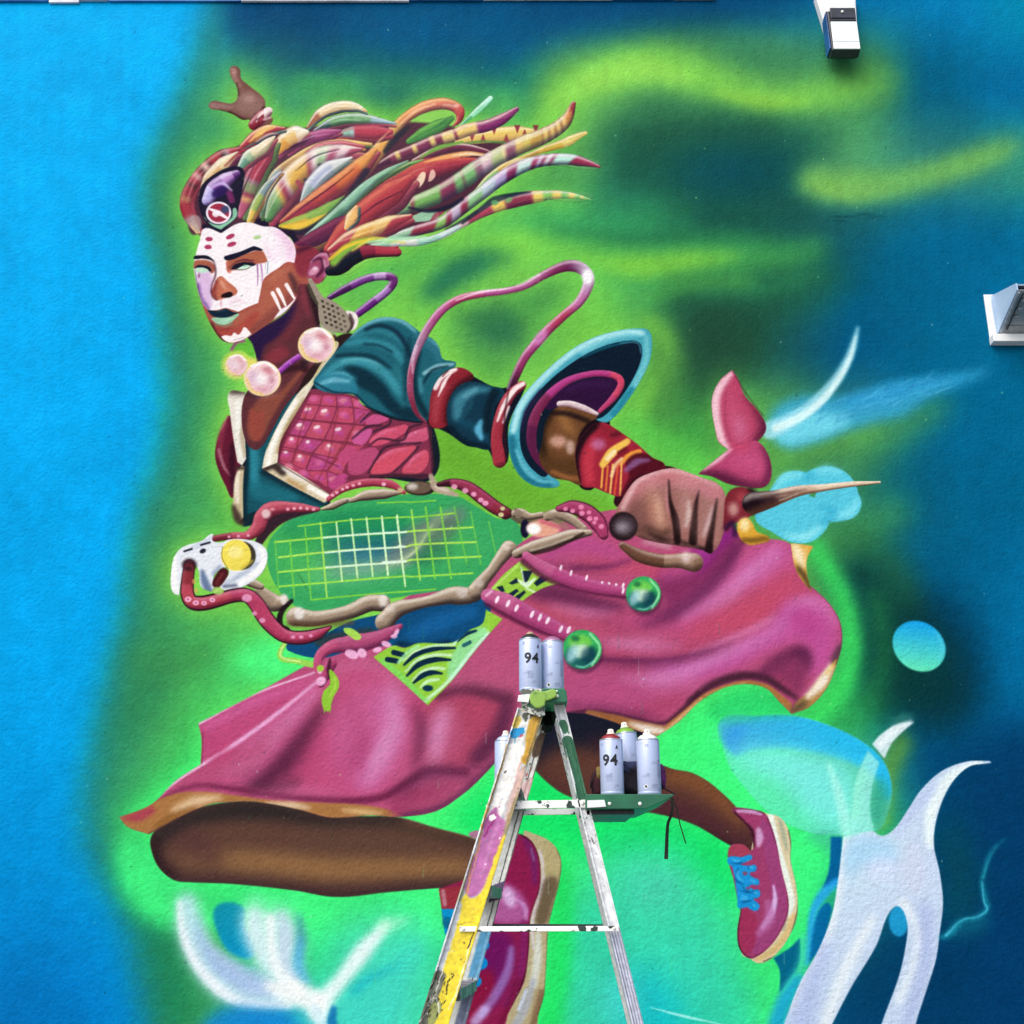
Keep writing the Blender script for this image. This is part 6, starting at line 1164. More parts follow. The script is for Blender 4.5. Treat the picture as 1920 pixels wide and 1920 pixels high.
def lathe(name, prof, mat, parent=None, n=40, loc=(0, 0, 0)):
    bm = bmesh.new(); rings = []
    for r, z in prof:
        rings.append([bm.verts.new((loc[0] + r*math.cos(2*math.pi*i/n), loc[1] + r*math.sin(2*math.pi*i/n), loc[2] + z)) for i in range(n)] if r > 1e-6 else [bm.verts.new((loc[0], loc[1], loc[2] + z))])
    for a, b in zip(rings, rings[1:]):
        for i in range(n):
            j = (i+1) % n
            q = ([a[i], a[j]] if len(a) > 1 else [a[0]]) + ([b[j], b[i]] if len(b) > 1 else [b[0]])
            bm.faces.new(q)
    return from_bm(name, bm, mat, parent, smooth=True)
def bm_tube(bm, pts, r, n=8, flat=1.0):
    pts = [Vector(p) for p in pts]; rings = []
    for i, p in enumerate(pts):
        d = (pts[min(i+1, len(pts)-1)] - pts[max(i-1, 0)]).normalized()
        a = d.cross(Vector((0, 1, 0))); a = a.normalized() if a.length > 1e-4 else Vector((1, 0, 0)); b = d.cross(a)
        rr = r[i] if isinstance(r, (list, tuple)) else r
        rings.append([bm.verts.new(p + a*rr*math.cos(2*math.pi*k/n) + b*rr*flat*math.sin(2*math.pi*k/n)) for k in range(n)])
    for a, b in zip(rings, rings[1:]):
        for k in range(n): bm.faces.new((a[k], a[(k+1) % n], b[(k+1) % n], b[k]))
    bm.faces.new(rings[0][::-1]); bm.faces.new(rings[-1])
def lin(c):
    c = hexc(c) if isinstance(c, str) else np.array(c)
    c = np.where(c <= .04045, c / 12.92, ((c + .055) / 1.055) ** 2.4)
    return (float(c[0]), float(c[1]), float(c[2]), 1)
def mat(name, col, rough=.5, metal=0.0, col2=None, scale=30, lo=.45, hi=.6, bump=0, bscale=200, spec=.5, coat=0):
    m = bpy.data.materials.new(name); m.use_nodes = True; n = m.node_tree; b = n.nodes['Principled BSDF']; L = n.links.new
    b.inputs['Roughness'].default_value = rough; b.inputs['Metallic'].default_value = metal; b.inputs['Specular IOR Level'].default_value = spec
    b.inputs['Coat Weight'].default_value = coat
    tc = n.nodes.new('ShaderNodeTexCoord')
    t = n.nodes.new('ShaderNodeTexNoise'); t.inputs['Scale'].default_value = scale; t.inputs['Detail'].default_value = 5; L(tc.outputs['Object'], t.inputs['Vector'])
    r = n.nodes.new('ShaderNodeValToRGB'); e = r.color_ramp.elements
    c1 = lin(col); c2 = lin(col2) if col2 else tuple(x * .8 for x in c1[:3]) + (1,)
    e[0].position = lo; e[0].color = c1; e[1].position = hi; e[1].color = c2
    L(t.outputs['Fac'], r.inputs['Fac']); L(r.outputs['Color'], b.inputs['Base Color'])
    if bump:
        t2 = n.nodes.new('ShaderNodeTexNoise'); t2.inputs['Scale'].default_value = bscale; t2.inputs['Detail'].default_value = 3; L(tc.outputs['Object'], t2.inputs['Vector'])
        bp = n.nodes.new('ShaderNodeBump'); bp.inputs['Strength'].default_value = bump; bp.inputs['Distance'].default_value = .002
        L(t2.outputs['Fac'], bp.inputs['Height']); L(bp.outputs['Normal'], b.inputs['Normal'])
    return m
def paint_image(name, arr):
    """a numpy picture (rows from the top, sRGB 0..1) as an image held in memory"""
    h, w_ = arr.shape[:2]
    im = bpy.data.images.new(name, w_, h, alpha=False)
    px = np.ones((h, w_, 4), np.float32); px[..., :3] = arr[::-1]
    im.pixels.foreach_set(px.ravel()); im.update(); im.pack()
    return im
def image_mat(name, im, gain, rough, bump=(), spec=.4, uv='UV'):
    """painted colour from an in-memory picture, with procedural roughness and relief"""
    m = bpy.data.materials.new(name); m.use_nodes = True; n = m.node_tree; b = n.nodes['Principled BSDF']; L = n.links.new
    tc = n.nodes.new('ShaderNodeTexCoord'); ti = n.nodes.new('ShaderNodeTexImage'); ti.image = im; ti.extension = 'EXTEND'; ti.interpolation = 'Cubic'
    L(tc.outputs['UV'], ti.inputs['Vector'])
    mx = n.nodes.new('ShaderNodeMix'); mx.data_type = 'RGBA'; mx.blend_type = 'MULTIPLY'; mx.inputs['Factor'].default_value = 1
    mx.inputs['B'].default_value = (*gain, 1); L(ti.outputs['Color'], mx.inputs['A']); L(mx.outputs['Result'], b.inputs['Base Color'])
    b.inputs['Specular IOR Level'].default_value = spec
    tr = n.nodes.new('ShaderNodeTexNoise'); tr.inputs['Scale'].default_value = 6; tr.inputs['Detail'].default_value = 4; L(tc.outputs['Object'], tr.inputs['Vector'])
    mr = n.nodes.new('ShaderNodeMapRange'); mr.inputs['To Min'].default_value = rough[0]; mr.inputs['To Max'].default_value = rough[1]; L(tr.outputs['Fac'], mr.inputs['Value']); L(mr.outputs['Result'], b.inputs['Roughness'])
    prev = None
    for sc, st, dist, det in bump:
        t = n.nodes.new('ShaderNodeTexNoise'); t.inputs['Scale'].default_value = sc; t.inputs['Detail'].default_value = det; t.inputs['Roughness'].default_value = .55
        L(tc.outputs['Object'], t.inputs['Vector'])
        bp = n.nodes.new('ShaderNodeBump'); bp.inputs['Strength'].default_value = st; bp.inputs['Distance'].default_value = dist; L(t.outputs['Fac'], bp.inputs['Height'])
        if prev is not None: L(prev.outputs['Normal'], bp.inputs['Normal'])
        prev = bp
    if prev is not None: L(prev.outputs['Normal'], b.inputs['Normal'])
    return m

# ---------------------------------------------------------------- the ground in front of the wall
M_pave = mat('paving', '8c8a84', .9, col2='74726c', scale=4, lo=.3, hi=.7, bump=.4, bscale=120)
bm = bmesh.new(); bmesh.ops.create_grid(bm, x_segments=8, y_segments=8, size=60)
g = from_bm('ground', bm, M_pave); g['kind'] = 'structure'

# ---------------------------------------------------------------- the wall and its mural
ZTOP = W(960, 3).z
WX, WZ0, WZ1 = 3.9, .2, ZTOP
canvas = paint_mural()
def rectify(cv, res):
    """spread the painted canvas over the flat wall, res metres per texel"""
    w_, h_ = int(2 * WX / res), int((WZ1 - WZ0) / res)
    X = (-WX + (np.arange(w_) + .5) * res)[None].astype(np.float32)
    out = np.zeros((h_, w_, 3), np.float32); cp, sp = math.cos(PITCH), math.sin(PITCH)
    for r0 in range(0, h_, 300):
        Z = (WZ1 - (np.arange(r0, min(r0 + 300, h_)) + .5) * res)[:, None].astype(np.float32) - CAM_Z
        d = -CAM_Y * cp + Z * sp
        u = 960 + FPX * X / d - OX - .5; v = 960 - FPX * (Z * cp + CAM_Y * sp) / d - OY - .5 + 0 * X
        u = np.clip(u, 0, CW - 1.01); v = np.clip(v, 0, CH - 1.01)
        ui = u.astype(np.int32); vi = v.astype(np.int32); fu = (u - ui)[..., None]; fv = (v - vi)[..., None]
        out[r0:r0 + Z.shape[0]] = (cv[vi, ui]*(1-fu) + cv[vi, ui+1]*fu)*(1-fv) + (cv[vi+1, ui]*(1-fu) + cv[vi+1, ui+1]*fu)*fv
    return out
IM = paint_image('mural_paint', rectify(canvas, .0022))
M_mural = image_mat('mural_paint', IM, PAINT_GAIN, (.5, .8), bump=((24, .45, .007, 3), (62, .85, .005, 4)), spec=.02)
M_render = mat('grey_render', '8a8c8c', .9, scale=8, bump=.5, bscale=90)
wall = thing('mural_wall', 'tall rendered wall covered by a mural of a masked running woman with a racket', 'wall')
wall['kind'] = 'thing'
def flat_uv(me):
    uv = me.uv_layers.new(name='UVMap'); co = np.zeros(len(me.vertices) * 3, np.float32); me.vertices.foreach_get('co', co); co = co.reshape(-1, 3)
    li = np.zeros(len(me.loops), np.int32); me.loops.foreach_get('vertex_index', li)
    a = np.stack([(co[li, 0] + WX) / (2*WX), (co[li, 2] - WZ0) / (WZ1 - WZ0)], 1).astype(np.float32)
    uv.data.foreach_set('uv', a.ravel())
o = box('wall_face', (-7, 0, -.1), (7, .3, ZTOP + .12), M_mural, wall); flat_uv(o.data)
# metal flashing along the top, in short lengths: some blue, some bleached white
M_fb = mat('blue_flashing', '2f6cb0', .5, col2='3f86c8', scale=5); M_fw = mat('white_flashing', 'e6ecf2', .5, col2='b4bcc8', scale=7, lo=.4, hi=.6)
SEG = [(-900, -420, 6, M_fb), (-420, 92, 5, M_fb), (92, 150, 8, M_fw), (150, 204, 4, M_fw), (204, 452, 5, M_fb), (452, 768, 5.5, M_fw), (768, 786, 3.5, M_fb), (786, 905, 3, M_fb), (905, 985, 2.5, M_fw), (985, 1150, 2, M_fw), (1150, 1262, 1.6, M_fb), (1262, 1340, 1, M_fw)]
for k, (u0, u1, v, m_) in enumerate(SEG):
    box('flashing', (W(u0, v).x + .002, -.014 - (k % 2) * .003, W(960, v).z), (W(u1, v).x - .002, -.001, ZTOP + .16), m_, wall, .003)
box('flashing', (W(1340, 0).x + .002, -.012, ZTOP + .03), (7, -.001, ZTOP + .16), M_fw, wall, .003)
box('coping', (-7.02, -.0005, ZTOP + .1215), (7.02, .32, ZTOP + .19), M_fw, wall, .004)
# every painted motif is a coat of its own, a fraction of a millimetre proud of the coat below
parents = {None: wall}
REG.sort(key=lambda r: r[0] not in ('painted_woman', 'painted_racket'))
for k, (name, par, poly) in enumerate(REG):
    pw = [W(p[0], min(p[1], 2005)) for p in poly]; q = []
    for p in pw:
        if not q or (p - q[-1]).length > .002: q.append(p)
    y = -.0003 - .00002 * k
    tri = geometry.tessellate_polygon([[Vector((p.x, p.z, 0)) for p in q]])
    me = bpy.data.meshes.new(name); me.from_pydata([(p.x, y, p.z) for p in q], [], [(a, b, c) for a, b, c in tri]); me.update()
    if sum(p.normal.y * p.area for p in me.polygons) > 0: me.flip_normals()
    flat_uv(me)
    ob = link(name, me, M_mural, parents.get(par, wall))
    if name in ('painted_woman', 'painted_racket'): parents[name] = ob
# ---------------------------------------------------------------- wall lamps
M_white = mat('white_enamel', 'e9ecec', .45, col2='d4dade', scale=9, lo=.35, hi=.7)
M_dark = mat('black_plastic', '20242e', .45, col2='2c3140', scale=20)
M_blueside = mat('blue_grey_housing', '2a5ea8', .4, col2='234c88', scale=12)
M_lens = mat('frosted_lens', 'eef6f6', .18, col2='e2eeee', scale=8, lo=.3, hi=.8, coat=.4)
M_gal = mat('galvanised', 'b4bcc4', .4, metal=.35, col2='9aa2ac', scale=60, lo=.4, hi=.65)
t = thing('flood_light', 'small black flood light with white front panel under the roof edge', 'wall lamp')
p0 = W(1545, 97, -.13); p1 = W(1606, 14, -.13)
x0, x1 = W(1556, 60, -.13).x, W(1609, 60, -.13).x; z0, z1 = p0.z, p1.z
zb = z0 + (z1 - z0) * .02; zm = z0 + (z1 - z0) * .66
bm = bmesh.new()
side = [(-.13, z0 + .012), (-.125, z1 - .02), (-.10, z1), (-.045, z1), (-.045, z0 + .03), (-.09, z0)]
a = [bm.verts.new((x0, y, z)) for y, z in side]; b = [bm.verts.new((x1, y, z)) for y, z in side]
bm.faces.new(a); bm.faces.new(b[::-1])
for i in range(len(side)): bm.faces.new((a[i], b[i], b[(i+1) % len(side)], a[(i+1) % len(side)]))
from_bm('housing', bm, M_dark, t, bevel=.006)
box('side_cover', (x0 - .007, -.122, z0 + .03), (x0 - .0015, -.05, z1 - .03), M_blueside, t, .002)
box('front_panel', (x0 + .008, -.137, z0 + .014), (x1 - .002, -.131, zm), M_lens, t, .002)
box('panel_seam', (x0 + .008, -.1375, z0 + (zm - z0) * .30), (x1 - .002, -.1368, z0 + (zm - z0) * .31 + .001), M_gal, t)
box('driver_box', (x0 + .012, -.141, zm + .02), (x1 - .004, -.13, z1 - .012), M_dark, t, .003)
box('driver_ledge', (x0 + .010, -.1385, zm + .004), (x1 - .004, -.13, zm + .016), M_dark, t, .002)
lathe('sensor', [(0, 0), (.008, 0), (.008, .004), (.005, .008), (0, .009)], M_lens, t, 16).matrix_local = __import__('mathutils').Matrix.Translation(((x0 + x1)/2, -.141, (zm + z1)/2 + .008)) @ __import__('mathutils').Matrix.Rotation(math.pi/2, 4, 'X')
xa, xb = W(1532, 30).x, W(1607, 30).x
prism('mounting_box', [(xa - .012, ZTOP - .002), (xa + .03, W(1550, 82).z), (xb - .03, W(1550, 88).z), (xb - .012, ZTOP - .002)], -.047, .001, M_white, t, .006)
prism('cable_clip', [(W(1540, 75).x, W(1540, 76).z), (W(1549, 76).x, W(1549, 95).z), (W(1556, 80).x, W(1556, 95).z), (W(1556, 76).x, W(1550, 74).z)], -.06, -.0465, M_gal, t)

t = thing('wedge_wall_light', 'grey wedge-shaped wall light with glass underside, cut by the right edge of the picture', 'wall lamp')
xl = W(1864, 600).x; zt, zl = W(1862, 556).z, W(1864, 626).z; D = .26; xr = xl + .36; ztip = W(1918, 531, -.26).z
M_pale = mat('pale_blue_metal', 'bcd4ec', .4, metal=.1, col2='a8c4e6', scale=10, lo=.3, hi=.75)
M_glass = mat('dusty_glass', '7d9098', .12, col2='aab4b8', scale=14, lo=.35, hi=.7, coat=.5)
for nm, xx in (('side_panel', xl), ('side_panel', xr - .006)):
    bm = bmesh.new(); pr = [(-.003, zt), (-D, ztip), (-D, ztip - .035), (-.02, zl), (-.003, zl)]
    a = [bm.verts.new((xx, y, z)) for y, z in pr]; b = [bm.verts.new((xx + .006, y, z)) for y, z in pr]
    bm.faces.new(a); bm.faces.new(b[::-1])
    for i in range(5): bm.faces.new((a[i], b[i], b[(i+1) % 5], a[(i+1) % 5]))
    from_bm(nm, bm, M_pale, t)
def sheet(name, pts, mat_, th, parent):
    """thick plate spanning the lamp's width along a (y, z) line"""
    (y0, z0_), (y1, z1_) = pts; d = Vector((0, y1 - y0, z1_ - z0_)).normalized(); nn = Vector((0, -d.z, d.y)) * th
    bm = bmesh.new(); xs = (xl + .0065, xr - .0065)
    v = [[bm.verts.new(Vector((x, y, z)) + k * nn) for x in xs] for (y, z) in ((y0, z0_), (y1, z1_)) for k in (0, 1)]
    for f in (((0,0),(0,1),(2,1),(2,0)), ((1,0),(3,0),(3,1),(1,1)), ((0,0),(2,0),(3,0),(1,0)), ((0,1),(1,1),(3,1),(2,1)), ((0,0),(1,0),(1,1),(0,1)), ((2,0),(2,1),(3,1),(3,0))):
        bm.faces.new([v[i][j] for i, j in f])
    return from_bm(name, bm, mat_, parent)
sheet('hood', ((-.003, zt - .002), (-D + .002, ztip - .004)), M_pale, .006, t)
sheet('glass', ((-.03, zl + .005), (-D + .012, ztip - .030)), M_glass, -.004, t)
fr = sheet('glass_frame', ((-.022, zl - .004), (-.05, zl + .02)), M_gal, .012, t)
def slope(s): return (-.03 + s * (-D + .042), zl + .005 + s * (ztip - .035 - zl))
for x in (xl + .012, xr - .03):
    y0, z0_ = slope(.02); y1, z1_ = slope(.97); bm = bmesh.new(); bm_tube(bm, [(x, y0 - .004, z0_ - .006), (x, y1 - .004, z1_ - .006)], .009, 6)
    from_bm('frame_bar', bm, M_gal, t)
bm = bmesh.new(); bm_tube(bm, [Vector((xl + .03, *slope(.03))) + Vector((0, -.012, -.01)), Vector((xl + .03, *slope(.5))) + Vector((0, -.012, -.01)), Vector((xl + .034, *slope(.95))) + Vector((0, -.012, -.01))], .0035, 6); from_bm('cable', bm, M_dark, t)
for k in range(3):
    y0, z0_ = slope(.35 + k * .2)
    lathe('screw', [(0, 0), (.011, 0), (.011, .005), (0, .007)], M_gal, t, 12, (xl + .05, y0 - .01, z0_ - .012))
prism('back_plate', [(W(1844, 556).x, W(1844, 553).z), (W(1856, 640).x, W(1853, 640).z), (xr, W(1853, 640).z), (xr, W(1844, 553).z)], -.004, .002, M_white, t)
bm = bmesh.new(); bm_box(bm, (W(1846, 560).x + .006, -.010, zl - .004), (W(1850, 560).x + .012, -.004, zt - .02)); from_bm('edge_strip', bm, M_white, t)
box('sill', (W(1855, 640).x, -.045, W(1855, 648).z), (xr, .001, W(1855, 634).z), M_white, t, .003)

# ---------------------------------------------------------------- the step ladder, spattered with years of paint
def stile_canvas(x0, wpx, y0, y1, fn, k=1.0):
    global OX, OY, CW, CH
    keep = (OX, OY, CW, CH); OX, OY, CW, CH = -4, y0, wpx + 8, y1 - y0
    new_canvas(5.0); CV.img[:] = hexc('d8dcde'); VW['p'] = (0, 0, 1); view('p')
    fn(); h_, w_ = CV.img.shape[:2]                                  # brushed, runny edges
    dx = noise(h_, w_, 34, 31) * 26 * k + noise(h_, w_, 9, 32) * 12 * k; dy = noise(h_, w_, 60, 33) * 70 * k + noise(h_, w_, 12, 34) * 20 * k
    yi = np.clip(np.arange(h_)[:, None] + dy, 0, h_ - 1).astype(int); xi = np.clip(np.arange(w_)[None] + dx, 0, w_ - 1).astype(int)
    im = np.clip(CV.img[yi, xi] * (1 + noise(h_, w_, 20, 35)[..., None] * .25), 0, 1); OX, OY, CW, CH = keep
    return im
srng = np.random.RandomState(11)
def spatter(n, y0, y1, w_, cols, r=(.3, 1.3)):
    for i in range(n):
        x, y = srng.rand() * w_, y0 + srng.rand() * (y1 - y0); q = r[0] + srng.rand() ** 2 * (r[1] - r[0])
        ell(x, y, q, q * (1 + srng.rand()), cols[srng.randint(len(cols))], .3, .95)
def paint_front():
    fill('-4,1320! 60,1320! 60,2400! -4,2400!', 'c8ccd0', .5, 1)
    fill('-4,1320 20,1320 28,1380 20,1440 24,1560 10,1620 -4,1600', 'eef0f2', 1.5, 1); line('6,1330 8,1420 5,1500 8,1600', [8, 6, 7, 5], 'b4bcc4', 1, .7)
    fill('14,1340 34,1336 50,1342 46,1352 30,1356 16,1350', '4c5448', 1, .95); spatter(40, 1330, 1370, 52, ('2c3230', 'e8d888', 'f4f4f4'), (.6, 2.4))
    fill('30,1346 50,1346 50,1440 34,1440 36,1400 30,1370', 'd4a840', .8, 1); line('40,1350 42,1440', 4, 'c09028', 1, .7); fill('2,1350 10,1345 14,1360 8,1372 2,1366', 'e8c850', .8, .9)
    line('49,1345 48,1500', 4, '5a584c', 1, .8); line('26,1350 28,1400', 5, 'f6f6f4', 1, .9)
    ell(14, 1376, 13, 11, '1ea0e0', .5, 1); ell(8, 1372, 6, 6, '1ea0e0', .5, 1); line('16,1384 15,1404', [3, 1.4], '1884b8', .4, .9); ell(24, 1384, 3, 5, 'c04860', .6, .8)
    fill('4,1402 22,1396 34,1404 36,1440 38,1480 32,1520 30,1556 16,1560 10,1500 6,1450', 'fcfcfa', 1, 1); line('36,1440 40,1480 38,1520', [4, 6, 3], 'e0b0a0', 1, .8)
    line('2,1400 5,1460 3,1540 8,1600', [2, 3, 2, 3], 'd0a050', .7, .9); line('46,1450 47,1560', 4, 'c8a058', 1, .8)
    fill('38,1460 50,1450 52,1560 40,1560', 'd8b8b4', 1, .8); fill('44,1520 52,1500 54,1600 44,1600', '9c8c60', 1, .8)
    fill('8,1542 22,1536 34,1546 42,1560 44,1620 42,1660 34,1690 20,1694 8,1680 6,1620 8,1570', 'c070b0', 1.4, 1); fill('10,1536 22,1530 24,1560 12,1580', 'b0509c', 1, .8); line('14,1580 18,1560 24,1548', [3, 4, 2], 'a01c78', .5, .95)
    ell(18, 1545, 6.5, 6.5, 'ffffff', .4, 1); line('30,1560 28,1600 30,1660', [4, 7, 5], 'cc88c0', 1, .7)
    line('6,1510 4,1560 8,1600 6,1640 12,1670 13,1700', [1.6, 2, 1.5, 2, 1.6, 1.2], 'f0a850', .3, 1); line('10,1600 12,1650 16,1690', [1, 1.5, 1], 'f0b070', .3, .9)
    fill('44,1590 52,1580 56,1700 40,1710 36,1696 42,1660', 'ecd440', 1, 1); fill('10,1690 24,1698 36,1692 52,1680 56,1900 46,1960 30,2000 20,1900 12,1800', 'f2dc3c', .9, 1)
    line('2,1660 4,1720 0,1760', [6, 8, 6], 'b8c0a0', 1.2, .9); fill('-4,1720 10,1710 14,1780 8,1850 -4,1860', 'dce2ec', 1, 1); line('12,1716 10,1800', 3, 'c0c8d8', .8, .8); line('16,1744 40,1742', [2, 1], 'b8a030', .5, .8)
    line('46,1770 48,1850 44,1900', [3, 4, 3], 'e8e8d8', .6, .9); line('47,1760 45,1790', [2, 3], '2c2418', .4, .9)
    fill('-4,1836 8,1826 22,1840 20,1880 26,1920 18,1960 -4,1960', '6a6c60', 1, 1); fill('4,1850 14,1846 20,1866 12,1884 4,1874', '8c9080', .8, 1); fill('14,1890 28,1884 30,1920 20,1930', '98a060', .8, 1)
    for s in ('2,1850 8,1880 4,1910 10,1940', '12,1800 14,1850 12,1890', '18,1880 26,1896 30,1910', '6,1884 16,1876 24,1888', '0,1920 8,1906 18,1912'): line(s, [1, 2, 1], 'f0f2ec', .3, .95)
    for i in range(40): x, y = srng.rand()*34, 1830 + srng.rand()*80; line('%.1f,%.1f %.1f,%.1f' % (x, y, x + srng.rand()*4 - 2, y + 3 + srng.rand()*6), [.6, 2.2, .5], '1c1a14', .3, .9)
    spatter(260, 1340, 2300, 52, ('f4f4f0', '2c2c2c', 'd8b040', '3c8848', 'b05090', '3090c8'), (.2, .9)); spatter(60, 1330, 2300, 52, ('ffffff', 'e8d060', '404038'), (.6, 1.6))
def paint_rear():
    fill('-4,1320! 60,1320! 60,2400! -4,2400!', 'e6eaee', .5, 1)
    line('5,1330 5,1400', 5, 'c8ccd4', 1, .7)
    fill('2,1358 14,1354 17,1372 8,1382 3,1374', '2e6a4c', .6, 1); line('14,1354 16,1380', 3, '2e6a4c', .5, .9)
    fill('0,1392 16,1386 22,1400 22,1480 21,1518 4,1522 4,1460 0,1420', '2a664a', .6, 1); line('1,1430 3,1480', [2, 4], 'dce4e4', .4, 1); line('2,1410 3,1450', [1, 2], 'c0c8c8', .4, .8); line('12,1400 14,1500', 3, '3c7c5c', 1, .6); line('18,1440 19,1500', [1, 2], '78a890', .5, .6)
    spatter(26, 1500, 1560, 20, ('2a5a48', '6a7c78', '404048'), (.4, 1.6)); spatter(14, 1560, 1620, 20, ('504050', '8a7070'), (.4, 1.3)); line('10,1585 12,1598', [1, 2.5, 1], '3c3434', .3, .9)
    fill('-4,1756! 30,1756! 30,2400! -4,2400!', 'b4b8d0', 4, 1)
    for x in (2.5, 8, 13.5, 18.5): line('%g,1750 %g,2400' % (x, x), 1.6, 'e8ecf4', .5, .9); line('%g,1750 %g,2400' % (x + 2, x + 2), 1.3, '6c7490', .5, .8)
    spatter(80, 1340, 2300, 22, ('f8f8f8', '50545c', '2a664a'), (.2, .7))
def paint_far():
    fill('-4,1320! 60,1320! 60,2400! -4,2400!', 'd4d8d4', .5, 1)
    spatter(50, 1340, 1480, 44, ('2c2820', 'c8a048', 'f4f4f0', 'b06060'), (.8, 3.2)); line('37,1330 37,2300', 6, 'eceee8', .6, 1); line('30,1330 30,2300', 2.5, '2c2c2c', .5, .9); line('42,1330 42,2300', 2, '38343c', .5, .9)
    fill('24,1385 44,1380 44,1420 26,1425', '4a3424', 1, .9); fill('20,1480 44,1470 44,1500 20,1512', 'e8b8b8', 1, .7)
    fill('18,1672! 44,1666! 44,1700! 18,1706!', '584868', .6, 1)
    fill('18,1752! 44,1752! 44,1842! 18,1842!', '58a0cc', 1.5, 1); line('38,1752 38,1842', 5, '88c4e4', 1, .8); fill('18,1846! 44,1846! 44,2400! 18,2400!', '707894', 1.5, 1); line('38,1850 38,2300', 4, 'a0a8c0', .8, .8)
    spatter(60, 1330, 2300, 44, ('2c2c2c', 'f4f4f4', 'c8c0a0'), (.3, 1.2))
IM_f = paint_image('front_stile_paint', stile_canvas(0, 52, 1320, 2320, paint_front))
IM_r = paint_image('rear_stile_paint', stile_canvas(0, 22, 1320, 2320, paint_rear, .2))
IM_b = paint_image('far_stile_paint', stile_canvas(0, 44, 1320, 2320, paint_far, .4))
G3 = (.86, .86, .86)
M_f = image_mat('front_stile_paint', IM_f, G3, (.35, .6), bump=((220, .3, .0015, 3),))
M_r = image_mat('rear_stile_paint', IM_r, G3, (.3, .55), bump=((260, .25, .0012, 3),))
M_b = image_mat('far_stile_paint', IM_b, G3, (.35, .6), bump=((240, .25, .0012, 3),))
M_alu = mat('scuffed_aluminium', 'dfe3e6', .35, metal=.25, col2='3c4644', scale=26, lo=.60, hi=.66)
M_alu2 = mat('chipped_white_bar', 'eef0ee', .4, col2='2c3c38', scale=34, lo=.585, hi=.60)
M_green = mat('green_plastic', '1f6a4a', .45, col2='1a5a42', scale=14, lo=.4, hi=.7)
M_lime = mat('lime_paint', '86b048', .5, col2='5f8c3c', scale=40, lo=.5, hi=.62)
M_fleck = mat('flecked_bracket', '586058', .5, col2='c8ccc4', scale=70, lo=.5, hi=.56)
M_matt = mat('matt_black', '0c0d10', .95, spec=.1)
M_rivet = mat('rivet', 'f0f2f0', .35, metal=.2)
YN, YF = -1.60, -1.17
lad = thing('step_ladder', 'open aluminium step ladder spattered with paint, standing in front of the mural', 'ladder')
def stile(name, ua, va, ub, vb, wpx, wtex, y, th, m, flange=.0, off=0.0, yb=None, out=-1):
    """a rail from picture point (ua, va) through (ub, vb) on the plane Y = y, carried on down to the ground; u is its left edge"""
    yb = y if yb is None else yb
    A = W(ua, va, y); B = W(ub, vb, y); k = (A.z - 0.0) / (A.z - B.z); G = A + (B - A) * k; G.z = .012
    wx = (W(ua + wpx, va, y) - A).x
    bm = bmesh.new(); uvl = bm.loops.layers.uv.new('UVMap')
    vmax = va + (vb - va) * k
    def quadbox(o0, o1, ya, yb_):
        ring = []
        for P, vv in ((A, va), (G, vmax)):
            ring.append([bm.verts.new((P.x + o, yy, P.z)) for o, yy in ((o0, ya), (o1, ya), (o1, yb_), (o0, yb_))])
        fs = [bm.faces.new((ring[0][i], ring[1][i], ring[1][(i+1) % 4], ring[0][(i+1) % 4])) for i in range(4)] + [bm.faces.new(ring[0][::-1]), bm.faces.new(ring[1])]
        for f in fs:
            for l in f.loops:
                top = l.vert in ring[0]; o = l.vert.co.x - (A.x if top else G.x)
                l[uvl].uv = ((4 + max(.02, min(.98, o / wx)) * wtex) / (wtex + 8), 1 - ((va if top else vmax) - 1320) / 1000)
    quadbox(0, wx, y, y + th)
    if flange:
        quadbox(.0005, .0045, y + out * flange, y - .0003); quadbox(wx - .0045, wx - .0005, y + out * flange, y - .0003)
    ob = from_bm(name, bm, m, lad)
    return A, B, G, wx
stile('front_stile', 970, 1328, 787, 1915, 52, 52, YN, .012, M_f, .010)
stile('front_stile', 1002, 1336, 845, 1900, 32, 44, YF, .012, M_b)
stile('rear_stile', 1037, 1316, 1179, 1900, 20, 22, YN + .02, .022, M_r, .006)
stile('rear_stile', 1032, 1325, 1171, 1900, 16, 22, YF - .02, .018, M_b)
# treads between the front stiles
M_tread = mat('worn_tread', '8c8a92', .5, metal=.2, col2='4a4452', scale=22, lo=.45, hi=.6, bump=.5, bscale=160)
zt0 = W(948, 1489, -1.4).z
for k in range(7):
    z = zt0 - k * .255
    if z < .1: break
    A, B = W(970, 1328, YN), W(787, 1915, YN); s = (A.z - z) / (A.z - B.z); xc = A.x + (B.x - A.x) * s
    A2, B2 = W(1002, 1336, YF), W(845, 1900, YF); s2 = (A2.z - z) / (A2.z - B2.z); xf = A2.x + (B2.x - A2.x) * s2
    bm = bmesh.new(); v = []
    for zz in (z - .028, z):
        v.append([bm.verts.new(p) for p in ((xc + .004, YN + .0125, zz), (xc + .078, YN + .0125, zz), (xf + .05, YF - .0005, zz), (xf - .03, YF - .0005, zz))])
    for i in range(4): bm.faces.new((v[0][i], v[1][i], v[1][(i+1) % 4], v[0][(i+1) % 4]))
    bm.faces.new(v[0]); bm.faces.new(v[1][::-1])
    from_bm('tread', bm, M_tread, lad)
